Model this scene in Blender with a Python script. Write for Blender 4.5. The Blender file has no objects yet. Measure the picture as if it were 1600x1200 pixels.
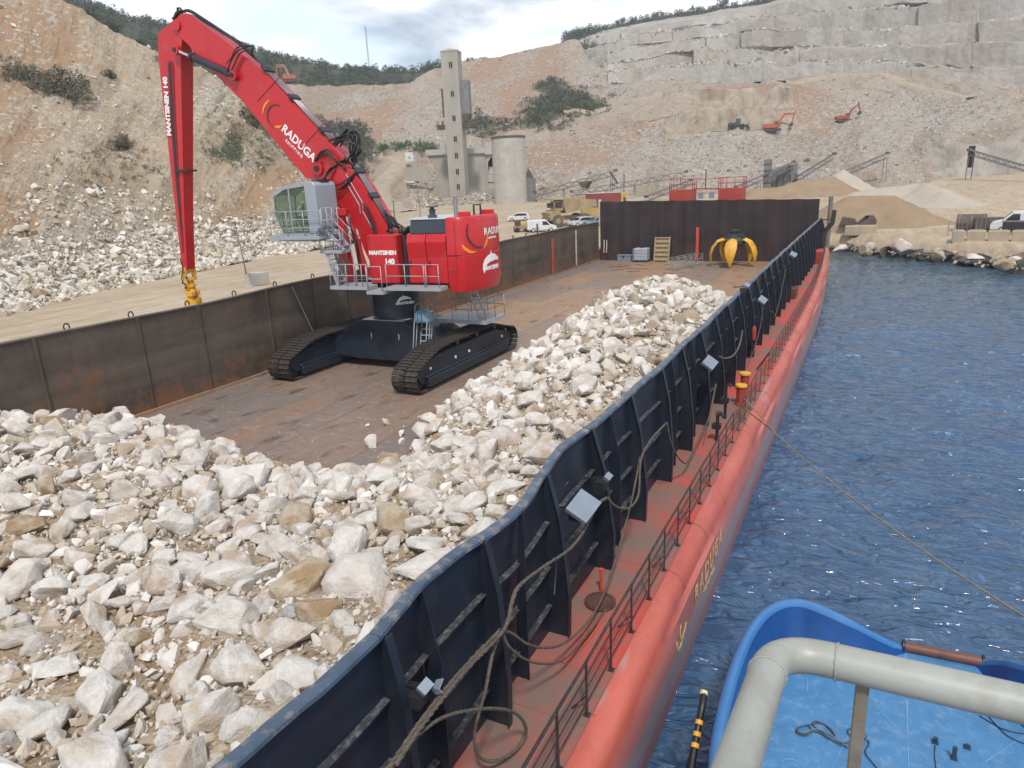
import bpy, bmesh, math, random
import numpy as np
from mathutils import Vector, Matrix
random.seed(7); RS = np.random.RandomState(11)
SC = bpy.context.scene
COL = SC.collection
rad = math.radians

# ------------------------------------------------------------------ camera
FPX = 1100.0; CAMH = 10.1
_Y = np.array([577., -344., FPX]); _Y /= np.linalg.norm(_Y)
_D = np.array([180., 3819., FPX]); _D -= _D.dot(_Y)*_Y; _D /= np.linalg.norm(_D)
_X = np.cross(_D, _Y)
cam = bpy.data.objects.new('camera', bpy.data.cameras.new('camera')); COL.objects.link(cam)
cam.data.sensor_width = 36; cam.data.lens = FPX/1600*36
cam.data.clip_start = 0.05; cam.data.clip_end = 4000
def _w(i): return Vector((_X[i], _Y[i], -_D[i]))
r_, u_, f_ = _w(0), -_w(1), _w(2)
cam.matrix_world = Matrix(((r_.x, u_.x, -f_.x, 0), (r_.y, u_.y, -f_.y, 0), (r_.z, u_.z, -f_.z, CAMH), (0, 0, 0, 1)))
SC.camera = cam
SC.view_settings.view_transform = 'Standard'; SC.view_settings.look = 'None'
SC.view_settings.exposure = 0.08; SC.view_settings.gamma = 1.0; SC.view_settings.use_curve_mapping = False

# ------------------------------------------------------------------ sky and sun
SUN_EL, SUN_AZ = 56, 150      # azimuth clockwise from +Y: behind the camera, to the right
world = bpy.data.worlds.new('World'); SC.world = world; world.use_nodes = True
wt = world.node_tree; wt.nodes.clear()
def wn(t, **k):
    n = wt.nodes.new(t)
    for a, b in k.items(): setattr(n, a, b)
    return n
wo = wn('ShaderNodeOutputWorld'); mixs = wn('ShaderNodeMixShader')
b1 = wn('ShaderNodeBackground'); b2 = wn('ShaderNodeBackground')
sky = wn('ShaderNodeTexSky', sky_type='NISHITA'); sky.sun_disc = False
sky.sun_elevation = rad(SUN_EL); sky.sun_rotation = rad(SUN_AZ); sky.altitude = 50; sky.air_density = 1.0; sky.dust_density = 1.5
b1.inputs[1].default_value = 0.10
wt.links.new(sky.outputs[0], b1.inputs[0])
tc = wn('ShaderNodeTexCoord'); sp = wn('ShaderNodeSeparateXYZ'); wt.links.new(tc.outputs['Generated'], sp.inputs[0])
ad = wn('ShaderNodeMath', operation='ADD'); ad.inputs[1].default_value = 0.22; wt.links.new(sp.outputs[2], ad.inputs[0])
mx = wn('ShaderNodeMath', operation='MAXIMUM'); mx.inputs[1].default_value = 0.05; wt.links.new(ad.outputs[0], mx.inputs[0])
dv = wn('ShaderNodeVectorMath', operation='DIVIDE'); cb = wn('ShaderNodeCombineXYZ')
for i in range(3): wt.links.new(mx.outputs[0], cb.inputs[i])
wt.links.new(tc.outputs['Generated'], dv.inputs[0]); wt.links.new(cb.outputs[0], dv.inputs[1])
n1 = wn('ShaderNodeTexNoise'); n1.inputs['Scale'].default_value = 1.15; n1.inputs['Detail'].default_value = 9; n1.inputs['Roughness'].default_value = 0.52
n1.inputs['Distortion'].default_value = 0.25
off = wn('ShaderNodeVectorMath', operation='ADD'); off.inputs[1].default_value = (3.1, 1.7, 0.4)
wt.links.new(dv.outputs[0], off.inputs[0]); wt.links.new(off.outputs[0], n1.inputs['Vector'])
rp = wn('ShaderNodeValToRGB'); rp.color_ramp.elements[0].position = 0.40; rp.color_ramp.elements[1].position = 0.50
rp.color_ramp.elements[0].color = (0.25, 0.25, 0.25, 1); rp.color_ramp.elements[1].color = (1, 1, 1, 1)
wt.links.new(n1.outputs[0], rp.inputs[0])
# more broken cloud overhead: factor falls a little with height
hz = wn('ShaderNodeMapRange'); hz.inputs[1].default_value = 0.25; hz.inputs[2].default_value = 0.7; hz.inputs[3].default_value = 1.0; hz.inputs[4].default_value = 0.45
wt.links.new(sp.outputs[2], hz.inputs[0])
mu = wn('ShaderNodeMath', operation='MULTIPLY'); wt.links.new(rp.outputs[0], mu.inputs[0]); wt.links.new(hz.outputs[0], mu.inputs[1])
n2 = wn('ShaderNodeTexNoise'); n2.inputs['Scale'].default_value = 2.3; n2.inputs['Detail'].default_value = 7
wt.links.new(off.outputs[0], n2.inputs['Vector'])
rc = wn('ShaderNodeValToRGB'); rc.color_ramp.elements[0].position = 0.38; rc.color_ramp.elements[0].color = (0.74, 0.85, 0.96, 1)
rc.color_ramp.elements[1].position = 0.60; rc.color_ramp.elements[1].color = (0.99, 0.99, 1.0, 1)
wt.links.new(n2.outputs[0], rc.inputs[0]); wt.links.new(rc.outputs[0], b2.inputs[0]); b2.inputs[1].default_value = 1.28
wt.links.new(mu.outputs[0], mixs.inputs[0]); wt.links.new(b1.outputs[0], mixs.inputs[1]); wt.links.new(b2.outputs[0], mixs.inputs[2])
wt.links.new(mixs.outputs[0], wo.inputs[0])
sl = bpy.data.lights.new('sun', 'SUN'); sl.energy = 3.0; sl.angle = rad(6); sl.color = (1.0, 0.95, 0.88)
so = bpy.data.objects.new('sun', sl); COL.objects.link(so)
sd = Vector((math.sin(rad(SUN_AZ))*math.cos(rad(SUN_EL)), math.cos(rad(SUN_AZ))*math.cos(rad(SUN_EL)), math.sin(rad(SUN_EL))))
so.rotation_euler = sd.to_track_quat('Z', 'Y').to_euler(); so.location = (0, 0, 60)

# ------------------------------------------------------------------ pixel of the photograph -> point of the place
def ray(u, v):
    d = np.array([u-800., v-600., FPX]); return np.array([d@_X, d@_Y, -(d@_D)])
def onZ(u, v, z):
    r = ray(u, v); t = (z-CAMH)/r[2]; return Vector((r[0]*t, r[1]*t, z))
def onX(u, v, x):
    r = ray(u, v); t = x/r[0]; return Vector((x, r[1]*t, CAMH+r[2]*t))
def onY(u, v, y):
    r = ray(u, v); t = y/r[1]; return Vector((r[0]*t, y, CAMH+r[2]*t))
def atD(u, v, d):
    r = ray(u, v); t = d/math.hypot(r[0], r[1]); return Vector((r[0]*t, r[1]*t, CAMH+r[2]*t))

# ------------------------------------------------------------------ numpy noise
_T = np.random.RandomState(3).rand(64, 64, 64).astype(np.float32)
def vnoise(P):
    P = np.asarray(P, dtype=np.float64); i = np.floor(P).astype(int); f = P-i; f = f*f*(3-2*f)
    x0, y0, z0 = (i[..., 0] & 63), (i[..., 1] & 63), (i[..., 2] & 63); x1, y1, z1 = (x0+1) & 63, (y0+1) & 63, (z0+1) & 63
    fx, fy, fz = f[..., 0], f[..., 1], f[..., 2]
    a = _T[x0, y0, z0]*(1-fx)+_T[x1, y0, z0]*fx; b = _T[x0, y1, z0]*(1-fx)+_T[x1, y1, z0]*fx
    c = _T[x0, y0, z1]*(1-fx)+_T[x1, y0, z1]*fx; d = _T[x0, y1, z1]*(1-fx)+_T[x1, y1, z1]*fx
    return ((a*(1-fy)+b*fy)*(1-fz)+(c*(1-fy)+d*fy)*fz)*2-1
def fbm(P, s=1.0, o=4, g=0.5):
    P = np.asarray(P)*s; r = 0; a = 1.0; t = 0
    for k in range(o):
        r = r+a*vnoise(P+k*17.3); t += a; a *= g; P = P*2.03
    return r/t

# ------------------------------------------------------------------ mesh building
class MB:
    def __init__(s, M=None): s.v = []; s.f = []; s.M = M
    def add(s, vs, fs):
        n = len(s.v); s.v += [tuple(x) for x in vs]; s.f += [tuple(i+n for i in f) for f in fs]; return s
    def bx(s, x0, x1, y0, y1, z0, z1):
        return s.add([(x0,y0,z0),(x1,y0,z0),(x1,y1,z0),(x0,y1,z0),(x0,y0,z1),(x1,y0,z1),(x1,y1,z1),(x0,y1,z1)],
                     [(0,3,2,1),(4,5,6,7),(0,1,5,4),(1,2,6,5),(2,3,7,6),(3,0,4,7)])
    def box(s, c, size, R=None):
        h = [x/2 for x in size]; pts = []
        for z in (-1, 1):
            for x, y in ((-1,-1),(1,-1),(1,1),(-1,1)):
                p = Vector((x*h[0], y*h[1], z*h[2])); p = (R @ p if R is not None else p)+Vector(c); pts.append(p)
        return s.add(pts, [(0,3,2,1),(4,5,6,7),(0,1,5,4),(1,2,6,5),(2,3,7,6),(3,0,4,7)])
    def bar(s, p, q, w, h=None, up=(0, 0, 1)):
        p, q = Vector(p), Vector(q); h = h or w; d = (q-p).normalized(); u = Vector(up)
        if abs(d.dot(u)) > 0.98: u = Vector((0, 1, 0))
        r = d.cross(u).normalized(); u = r.cross(d); a = r*(w/2); b = u*(h/2)
        return s.add([p-a-b, p+a-b, p+a+b, p-a+b, q-a-b, q+a-b, q+a+b, q-a+b],
                     [(0,1,2,3),(7,6,5,4),(0,4,5,1),(1,5,6,2),(2,6,7,3),(3,7,4,0)])
    def tube(s, pts, r, n=6, cap=True):
        pts = [Vector(p) for p in pts]; rs = r if hasattr(r, '__len__') else [r]*len(pts)
        rings = []; prev = None
        for i, p in enumerate(pts):
            d = (pts[min(i+1, len(pts)-1)]-pts[max(i-1, 0)]).normalized()
            if prev is None:
                a = Vector((0, 0, 1)) if abs(d.z) < 0.9 else Vector((1, 0, 0)); a = d.cross(a).normalized()
            else: a = (prev-d*prev.dot(d)).normalized()
            prev = a; b = d.cross(a)
            rings.append([p+(a*math.cos(t)+b*math.sin(t))*rs[i] for t in [2*math.pi*k/n for k in range(n)]])
        vs = [x for r_ in rings for x in r_]; fs = []
        for i in range(len(pts)-1):
            for k in range(n): fs.append((i*n+k, i*n+(k+1) % n, (i+1)*n+(k+1) % n, (i+1)*n+k))
        if cap: fs += [tuple(range(n))[::-1], tuple((len(pts)-1)*n+k for k in range(n))]
        return s.add(vs, fs)
    def cyl(s, p, q, r, n=16, r2=None): return s.tube([p, q], [r, r if r2 is None else r2], n)
    def prism(s, poly, vec):
        n = len(poly); v = Vector(vec); P = [Vector(p) for p in poly]
        return s.add(P+[p+v for p in P], [tuple(range(n))[::-1], tuple(range(n, 2*n))]+[(i, (i+1) % n, n+(i+1) % n, n+i) for i in range(n)])
    def lathe(s, prof, c, n=20, cap=True):
        vs = []; fs = []
        for r, z in prof: vs += [(c[0]+r*math.cos(2*math.pi*k/n), c[1]+r*math.sin(2*math.pi*k/n), c[2]+z) for k in range(n)]
        for i in range(len(prof)-1):
            for k in range(n): fs.append((i*n+k, i*n+(k+1) % n, (i+1)*n+(k+1) % n, (i+1)*n+k))
        if cap: fs += [tuple(range(n))[::-1], tuple((len(prof)-1)*n+k for k in range(n))]
        return s.add(vs, fs)
    def loft(s, secs, closed=False, cap=False):
        n = len(secs[0]); vs = [p for c in secs for p in c]; fs = []
        for i in range(len(secs)-1):
            for k in range(n if closed else n-1): fs.append((i*n+k, i*n+(k+1) % n, (i+1)*n+(k+1) % n, (i+1)*n+k))
        if cap: fs += [tuple(range(n))[::-1], tuple((len(secs)-1)*n+k for k in range(n))]
        return s.add(vs, fs)
    def build(s, name, mat, parent=None, smooth=False, bevel=0, seg=1):
        me = bpy.data.meshes.new(name)
        vs = [tuple(s.M @ Vector(v)) for v in s.v] if s.M is not None else s.v
        me.from_pydata(vs, [], s.f)
        bm = bmesh.new(); bm.from_mesh(me); bmesh.ops.recalc_face_normals(bm, faces=bm.faces); bm.to_mesh(me); bm.free()
        if smooth is True: me.shade_smooth()
        elif smooth: me.set_sharp_from_angle(angle=rad(smooth)) if False else None
        if smooth and smooth is not True:
            me.shade_smooth(); me.set_sharp_from_angle(angle=rad(smooth))
        me.materials.append(mat)
        o = link(name, me, parent)
        if bevel:
            b = o.modifiers.new('bevel', 'BEVEL'); b.width = bevel; b.segments = seg; b.limit_method = 'ANGLE'; b.angle_limit = rad(35)
        return o
def link(name, me, parent=None):
    o = bpy.data.objects.new(name, me); COL.objects.link(o)
    if parent is not None:
        o.parent = parent
        if parent.type == 'EMPTY' and not parent.get('_local'):
            o.matrix_parent_inverse = Matrix.Translation(-parent.location)
    return o
def thing(name, label, cat, loc=(0, 0, 0), group=None, local=False):
    o = bpy.data.objects.new(name, None); COL.objects.link(o); o.location = loc; o.empty_display_size = 0.2
    o['label'] = label; o['category'] = cat
    if group: o['group'] = group
    if local: o['_local'] = 1
    return o
def tag(o, label=None, cat=None, group=None, kind=None):
    for k, v in (('label', label), ('category', cat), ('group', group), ('kind', kind)):
        if v: o[k] = v
    return o
def copy_tree(o, parent=None):
    c = o.copy(); COL.objects.link(c)
    if parent is not None: c.parent = parent
    for ch in [x for x in KIDS.get(o.name, [])] if False else [x for x in bpy.data.objects if x.parent == o]: copy_tree(ch, c)
    return c
def np_mesh(name, V, F, mat, attrs=None, smooth=False, parent=None):
    """V (n,3), F (m,k) arrays"""
    me = bpy.data.meshes.new(name); m, k = F.shape
    me.vertices.add(len(V)); me.vertices.foreach_set('co', np.asarray(V, dtype=np.float32).ravel())
    me.loops.add(m*k); me.loops.foreach_set('vertex_index', F.astype(np.int32).ravel())
    me.polygons.add(m); me.polygons.foreach_set('loop_start', (np.arange(m)*k).astype(np.int32)); me.polygons.foreach_set('loop_total', np.full(m, k, dtype=np.int32))
    me.polygons.foreach_set('use_smooth', np.full(m, bool(smooth)))
    me.update(calc_edges=True)
    for nm, a in (attrs or {}).items():
        a = np.asarray(a, dtype=np.float32)
        if a.ndim == 1: at = me.attributes.new(nm, 'FLOAT', 'POINT'); at.data.foreach_set('value', a)
        else:
            at = me.attributes.new(nm, 'FLOAT_COLOR', 'POINT'); at.data.foreach_set('color', np.c_[a, np.ones(len(a))].astype(np.float32).ravel() if a.shape[1] == 3 else a.ravel())
    if mat is not None: me.materials.append(mat)
    return link(name, me, parent)

# ------------------------------------------------------------------ materials
def ramp(nt, fac, stops, interp='LINEAR'):
    r = nt.nodes.new('ShaderNodeValToRGB'); r.color_ramp.interpolation = interp; cr = r.color_ramp
    while len(cr.elements) < len(stops): cr.elements.new(0.5)
    for e, (p, c) in zip(cr.elements, stops): e.position = p; e.color = tuple(c)+(1,) if len(c) == 3 else c
    nt.links.new(fac, r.inputs[0]); return r.outputs[0]
def noise(nt, co, scale, detail=5, rough=0.55, stretch=None, dist=0):
    if stretch:
        m = nt.nodes.new('ShaderNodeMapping'); m.inputs['Scale'].default_value = stretch; nt.links.new(co, m.inputs[0]); co = m.outputs[0]
    n = nt.nodes.new('ShaderNodeTexNoise'); n.inputs['Scale'].default_value = scale; n.inputs['Detail'].default_value = detail
    n.inputs['Roughness'].default_value = rough; n.inputs['Distortion'].default_value = dist; nt.links.new(co, n.inputs['Vector']); return n.outputs[0]
def mixc(nt, fac, a, b, mode='MIX'):
    m = nt.nodes.new('ShaderNodeMix'); m.data_type = 'RGBA'; m.blend_type = mode
    for s, x in ((m.inputs[0], fac), (m.inputs[6], a), (m.inputs[7], b)):
        if isinstance(x, (int, float)): s.default_value = x
        elif isinstance(x, (tuple, list)): s.default_value = tuple(x)+(1,) if len(x) == 3 else x
        else: nt.links.new(x, s)
    return m.outputs[2]
def math_(nt, op, a, b=None, clamp=False):
    m = nt.nodes.new('ShaderNodeMath'); m.operation = op; m.use_clamp = clamp
    for s, x in zip(m.inputs, (a, b)):
        if x is None: continue
        if isinstance(x, (int, float)): s.default_value = x
        else: nt.links.new(x, s)
    return m.outputs[0]
def bump(nt, h, strength=0.4, dist=0.05, prev=None):
    b = nt.nodes.new('ShaderNodeBump'); b.inputs['Strength'].default_value = strength; b.inputs['Distance'].default_value = dist
    nt.links.new(h, b.inputs['Height'])
    if prev: nt.links.new(prev, b.inputs['Normal'])
    return b.outputs[0]
def newmat(name):
    m = bpy.data.materials.new(name); m.use_nodes = True; nt = m.node_tree; p = nt.nodes['Principled BSDF']
    t = nt.nodes.new('ShaderNodeTexCoord'); return m, nt, p, t.outputs['Object']
def setc(nt, p, c):
    if isinstance(c, (tuple, list)): p.inputs['Base Color'].default_value = tuple(c)+(1,)
    else: nt.links.new(c, p.inputs['Base Color'])
def paint(name, c, rough=0.5, metal=0.0, var=0.25, scale=1.2, bmp=0.1, dirt=None, dirt_amt=0.5, spec=0.5, stretch=None):
    """worn paint or plain surface: colour varied by noise, optional dirt or rust showing in patches"""
    m, nt, p, co = newmat(name)
    n = noise(nt, co, scale, 6, 0.6, stretch)
    lo = tuple(x*(1-var) for x in c); hi = tuple(min(1, x*(1+var*0.6)) for x in c)
    col = ramp(nt, n, [(0.3, lo), (0.7, hi)])
    if dirt:
        n2 = noise(nt, co, scale*2.3, 8, 0.65, stretch)
        f = ramp(nt, n2, [(0.62-0.25*dirt_amt, (0, 0, 0)), (0.72-0.15*dirt_amt, (1, 1, 1))])
        col = mixc(nt, math_(nt, 'MULTIPLY', f, min(1.0, dirt_amt+0.2)), col, dirt)
    setc(nt, p, col); p.inputs['Roughness'].default_value = rough; p.inputs['Metallic'].default_value = metal
    p.inputs['Specular IOR Level'].default_value = spec
    if bmp: nt.links.new(bump(nt, noise(nt, co, scale*8, 4), bmp, 0.02), p.inputs['Normal'])
    return m
# ================================================================== SETTING: terrain, water
def rock_ground_mat(name, dirt=(0.38, 0.27, 0.17), dirt2=(0.27, 0.17, 0.10), stone=(0.50, 0.46, 0.40), stone2=(0.30, 0.27, 0.24), green=(0.060, 0.070, 0.040), sc=1.0, bstr=0.6, bd=0.6):
    """mask attribute: r = broken stone, g = red-brown dirt, b = scrub"""
    m, nt, p, co = newmat(name)
    at = nt.nodes.new('ShaderNodeAttribute'); at.attribute_name = 'mk'
    stk = math_(nt, 'SUBTRACT', at.outputs['Alpha'], 0.5)
    s = nt.nodes.new('ShaderNodeSeparateColor'); nt.links.new(at.outputs['Color'], s.inputs[0])
    v = nt.nodes.new('ShaderNodeTexVoronoi'); v.inputs['Scale'].default_value = 0.9*sc; nt.links.new(co, v.inputs['Vector']); v.inputs['Randomness'].default_value = 1
    v2 = nt.nodes.new('ShaderNodeTexVoronoi'); v2.inputs['Scale'].default_value = 0.28*sc; nt.links.new(co, v2.inputs['Vector'])
    sv = nt.nodes.new('ShaderNodeSeparateColor'); nt.links.new(v.outputs['Color'], sv.inputs[0])
    sv2 = nt.nodes.new('ShaderNodeSeparateColor'); nt.links.new(v2.outputs['Color'], sv2.inputs[0])
    stn = mixc(nt, sv.outputs[0], stone2, stone); stn = mixc(nt, math_(nt, 'MULTIPLY', sv2.outputs[0], 0.5), stn, stone)
    n1 = noise(nt, co, 0.05*sc, 7, 0.6); n2 = noise(nt, co, 0.6*sc, 8, 0.7)
    dc = ramp(nt, n2, [(0.3, tuple(x*0.75 for x in dirt)), (0.7, tuple(min(1, x*1.2) for x in dirt))])
    dc = mixc(nt, 0.35, dc, ramp(nt, math_(nt, 'ADD', stk, 0.5), [(0.3, tuple(x*0.62 for x in dirt)), (0.5, dirt), (0.72, tuple(min(1, x*1.35) for x in dirt))]))
    dc = mixc(nt, ramp(nt, math_(nt, 'ADD', s.outputs[1], math_(nt, 'MULTIPLY', math_(nt, 'SUBTRACT', n1, 0.5), 1.3)), [(0.35, (0, 0, 0)), (0.75, (1, 1, 1))]), dc, dirt2)
    f = math_(nt, 'ADD', s.outputs[0], math_(nt, 'MULTIPLY', math_(nt, 'SUBTRACT', sv.outputs[1], 0.5), 0.9))
    f = math_(nt, 'ADD', f, math_(nt, 'MULTIPLY', math_(nt, 'SUBTRACT', n2, 0.5), 0.6)); f = math_(nt, 'ADD', f, math_(nt, 'MULTIPLY', stk, 0.55))
    f = ramp(nt, f, [(0.42, (0, 0, 0)), (0.58, (1, 1, 1))])
    col = mixc(nt, f, dc, stn)
    g = math_(nt, 'ADD', s.outputs[2], math_(nt, 'MULTIPLY', math_(nt, 'SUBTRACT', n2, 0.5), 1.0))
    col = mixc(nt, ramp(nt, g, [(0.4, (0, 0, 0)), (0.6, (1, 1, 1))]), col, green)
    setc(nt, p, col); p.inputs['Roughness'].default_value = 0.95; p.inputs['Specular IOR Level'].default_value = 0.15
    h = math_(nt, 'ADD', math_(nt, 'MULTIPLY', math_(nt, 'MULTIPLY', sv.outputs[2], f), 0.6), n2)
    nt.links.new(bump(nt, h, bstr, bd), p.inputs['Normal'])
    return m
M_hill = rock_ground_mat('spoil_slope', dirt=(0.33, 0.26, 0.185), dirt2=(0.30, 0.20, 0.125), stone=(0.42, 0.385, 0.32), stone2=(0.28, 0.24, 0.19), sc=2.2, bd=.4)
M_scree = rock_ground_mat('scree_slope', dirt=(0.315, 0.25, 0.19), dirt2=(0.30, 0.20, 0.135), stone=(0.38, 0.345, 0.30), stone2=(0.24, 0.21, 0.18), sc=1.3, bd=0.7)

def layer(name, cols, nu, subs, mat, amp=1.0, nsc=0.12, blobs=(), fine=0.25, seed=0.0, base=(0.35, 0.35, 0.0), post=None, gully=0.0, vjit=0.0):
    """a real surface from profiles: each column lists (height line, distance) pairs from its foot to its top"""
    us = np.array([c[0] for c in cols], float); K = len(cols[0][1])
    U = np.linspace(us[0], us[-1], nu)
    vk = np.stack([np.interp(U, us, [c[1][k][0] for c in cols]) for k in range(K)]); dk = np.stack([np.interp(U, us, [c[1][k][1] for c in cols]) for k in range(K)])
    V = []; Dd = []
    for k in range(K-1):
        for t in np.arange(subs[k])/subs[k]: V.append(vk[k]*(1-t)+vk[k+1]*t); Dd.append(dk[k]*(1-t)+dk[k+1]*t)
    V.append(vk[-1]); Dd.append(dk[-1]); V = np.array(V); Dd = np.array(Dd); UU = np.broadcast_to(U, V.shape)
    if vjit:
        J = fbm(np.stack([UU/34., np.repeat(np.arange(V.shape[0])//14, V.shape[1]).reshape(V.shape)*7.7, UU*0], -1), 1, 3)*vjit; V = V+J*np.clip((V.shape[0]-1-np.arange(V.shape[0]))/20, 0, 1)[:, None]
    if post is not None: Dd = post(UU, V, Dd)
    R = np.stack([UU-800, V-600, np.full(V.shape, FPX)], -1)
    W = np.stack([R@_X, R@_Y, -(R@_D)], -1); W = W/np.hypot(W[..., 0], W[..., 1])[..., None]*Dd[..., None]; W[..., 2] += CAMH
    du = np.gradient(W, axis=1); dv = np.gradient(W, axis=0); N = np.cross(du, dv); N /= np.linalg.norm(N, axis=-1)[..., None]+1e-9
    dist = Dd/150.
    A = fbm(W, nsc/1.0, 5, 0.55)*amp + fbm(W+seed+50, nsc*6, 3, 0.6)*fine
    SP = np.stack([UU/26.+fbm(W, .02, 3)*3.5+V/60., V/75., UU*0+seed], -1); ST_ = fbm(SP, 1.0, 5, .55)
    if gully: A = A+ST_*gully
    W = W+N*A[..., None]*np.sign(N[..., 2:3]+1e-6)
    mk = np.zeros(V.shape+(3,)); mk[...] = base
    wu = UU+fbm(W, 0.05, 4)*60; wv = V+fbm(W+99, 0.05, 4)*40
    for (bu, bv, ru, rv, ch, st) in blobs:
        d = ((wu-bu)/ru)**2+((wv-bv)/rv)**2
        mk[..., ch] += st*np.clip(1.25-d, 0, 1)
    mk = np.clip(mk, 0, 1); mk4 = np.concatenate([mk, np.clip(.5+ST_*1.1, 0, 1)[..., None]], -1)
    n, m = V.shape; idx = np.arange(n*m).reshape(n, m)
    F = np.stack([idx[:-1, :-1], idx[:-1, 1:], idx[1:, 1:], idx[1:, :-1]], -1).reshape(-1, 4)
    o = np_mesh(name, W.reshape(-1, 3), F, mat, {'mk': mk4.reshape(-1, 4)}, smooth=False)
    o['kind'] = 'structure'
    return o, W, UU, V, mk

# --- land and quay: flat ground cut by the shoreline
SHORE = np.array([(-31.0, -80), (-31.0, 79), (-22, 82), (-12, 92), (-6.0, 96.5), (-4.2, 97.5), (-1.6, 94.7), (2.4, 91.4), (8, 84.7), (12.5, 78.8), (22, 70), (40, 60), (90, 40), (260, 20), (700, 20), (700, 700), (-500, 700), (-500, -80)], float)
def sdist(x, y):
    """signed distance to the shoreline, positive on land"""
    P = np.stack([x, y], -1); best = np.full(x.shape, 1e9); inside = np.zeros(x.shape, bool); n = len(SHORE)
    for i in range(n):
        a, b = SHORE[i], SHORE[(i+1) % n]; ab = b-a; t = np.clip(((P-a)@ab)/(ab@ab), 0, 1)
        best = np.minimum(best, np.linalg.norm(P-(a+t[..., None]*ab), axis=-1))
        c = (a[1] > y) != (b[1] > y)
        with np.errstate(divide='ignore', invalid='ignore'): xi = (b[0]-a[0])*(y-a[1])/(b[1]-a[1])+a[0]
        inside ^= c & (x < xi)
    return np.where(inside, best, -best)
def ground_z(x, y):
    x = np.asarray(x, float); y = np.asarray(y, float); s = sdist(x, y); d = np.hypot(x, y)
    z = 2.0+np.maximum(0, d-105)*0.030
    P = np.stack([x, y, x*0], -1)
    z = z+fbm(P, 0.15, 3)*0.12*np.clip(s/5, 0, 1)+fbm(P, 1.1, 2)*0.04
    f = np.clip((s+1.2)/3.2, 0, 1); f = f*f*(3-2*f)
    return -1.6+(z+1.6)*f
gx = np.concatenate([np.arange(-500, -150, 12), np.arange(-150, 60, 0.9), np.arange(60, 300, 12), [400, 520, 700]])
gy = np.concatenate([np.arange(-80, -10, 8), np.arange(-10, 130, 0.9), np.arange(130, 320, 3), np.arange(320, 700, 30)])
GX, GY = np.meshgrid(gx, gy); GZ = ground_z(GX, GY)
m, nt, p, co = newmat('packed_limestone_dust')
nA = noise(nt, co, 0.09, 7, 0.6); nB = noise(nt, co, 1.3, 8, 0.7); nC = noise(nt, co, 0.9, 7, 0.65, stretch=(1.0, 0.16, 1.0), dist=0.5)
c = ramp(nt, nA, [(0.32, (0.30, 0.225, 0.15)), (0.52, (0.385, 0.305, 0.215)), (0.72, (0.46, 0.395, 0.31))])
c = mixc(nt, 0.5, c, ramp(nt, nC, [(0.38, (0.26, 0.19, 0.125)), (0.6, (0.50, 0.42, 0.31))]))
c = mixc(nt, 0.30, c, ramp(nt, nB, [(0.3, (0.28, 0.21, 0.14)), (0.7, (0.54, 0.46, 0.36))]))
# wet and weedy edge at the waterline
sx = nt.nodes.new('ShaderNodeSeparateXYZ'); nt.links.new(co, sx.inputs[0])
wet = ramp(nt, math_(nt, 'ADD', sx.outputs[2], math_(nt, 'MULTIPLY', nB, 0.5)), [(0.45, (0.07, 0.06, 0.045)), (0.95, (1, 1, 1))])
c = mixc(nt, 1.0, c, wet, 'MULTIPLY')
setc(nt, p, c); p.inputs['Roughness'].default_value = 0.95; p.inputs['Specular IOR Level'].default_value = 0.15
nt.links.new(bump(nt, nB, 0.5, 0.15, bump(nt, nC, 0.5, 0.3)), p.inputs['Normal'])
M_ground = m
idx = np.arange(GX.size).reshape(GX.shape)
F = np.stack([idx[:-1, :-1], idx[:-1, 1:], idx[1:, 1:], idx[1:, :-1]], -1).reshape(-1, 4)
o = np_mesh('ground', np.stack([GX, GY, GZ], -1).reshape(-1, 3), F, M_ground, smooth=True); o['kind'] = 'structure'

# --- water: wave relief in the near water as geometry, fine ripples in the material
m, nt, p, co = newmat('sea_water')
p.inputs['Base Color'].default_value = (0.010, 0.040, 0.085, 1); p.inputs['Roughness'].default_value = 0.07; p.inputs['IOR'].default_value = 1.33
p.inputs['Specular IOR Level'].default_value = 1.0
w1 = noise(nt, co, 1.9, 2.5, 0.5, stretch=(0.6, 1.35, 1), dist=0.7); w2 = noise(nt, co, 6.0, 3, 0.5, stretch=(0.6, 1.3, 1), dist=0.5); w3 = noise(nt, co, 0.16, 3, 0.5)
nt.links.new(bump(nt, w2, 0.7, 0.030, bump(nt, math_(nt, 'MULTIPLY', w1, ramp(nt, w3, [(.35, (.55, .55, .55)), (.6, (1, 1, 1))])), 1.0, 0.42)), p.inputs['Normal'])
setc(nt, p, ramp(nt, w3, [(0.35, (0.026, 0.070, 0.148)), (0.7, (0.050, 0.116, 0.215))]))
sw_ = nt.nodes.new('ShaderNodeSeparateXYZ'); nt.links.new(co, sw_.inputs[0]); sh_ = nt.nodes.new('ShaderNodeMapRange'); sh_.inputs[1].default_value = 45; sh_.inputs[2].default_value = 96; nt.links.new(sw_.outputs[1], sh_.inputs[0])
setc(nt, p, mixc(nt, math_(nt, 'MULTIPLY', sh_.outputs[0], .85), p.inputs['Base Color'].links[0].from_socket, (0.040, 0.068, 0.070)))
M_water = m
wx = np.concatenate([np.arange(-60, -4, 4), np.arange(-4, 26, 0.16), np.geomspace(26, 700, 60)])
wy = np.concatenate([np.arange(-60, 5, 4), np.arange(5, 52, 0.16), np.arange(52, 102, 0.5), [120, 140]])
WX, WY = np.meshgrid(wx, wy); PW = np.stack([WX*0.8, WY*1.35, WX*0], -1)
WZ = fbm(PW, 0.75, 3, 0.55)*0.17*np.clip((120-np.hypot(WX, WY))/60, 0, 1)
idx = np.arange(WX.size).reshape(WX.shape); F = np.stack([idx[:-1, :-1], idx[:-1, 1:], idx[1:, 1:], idx[1:, :-1]], -1).reshape(-1, 4)
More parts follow.
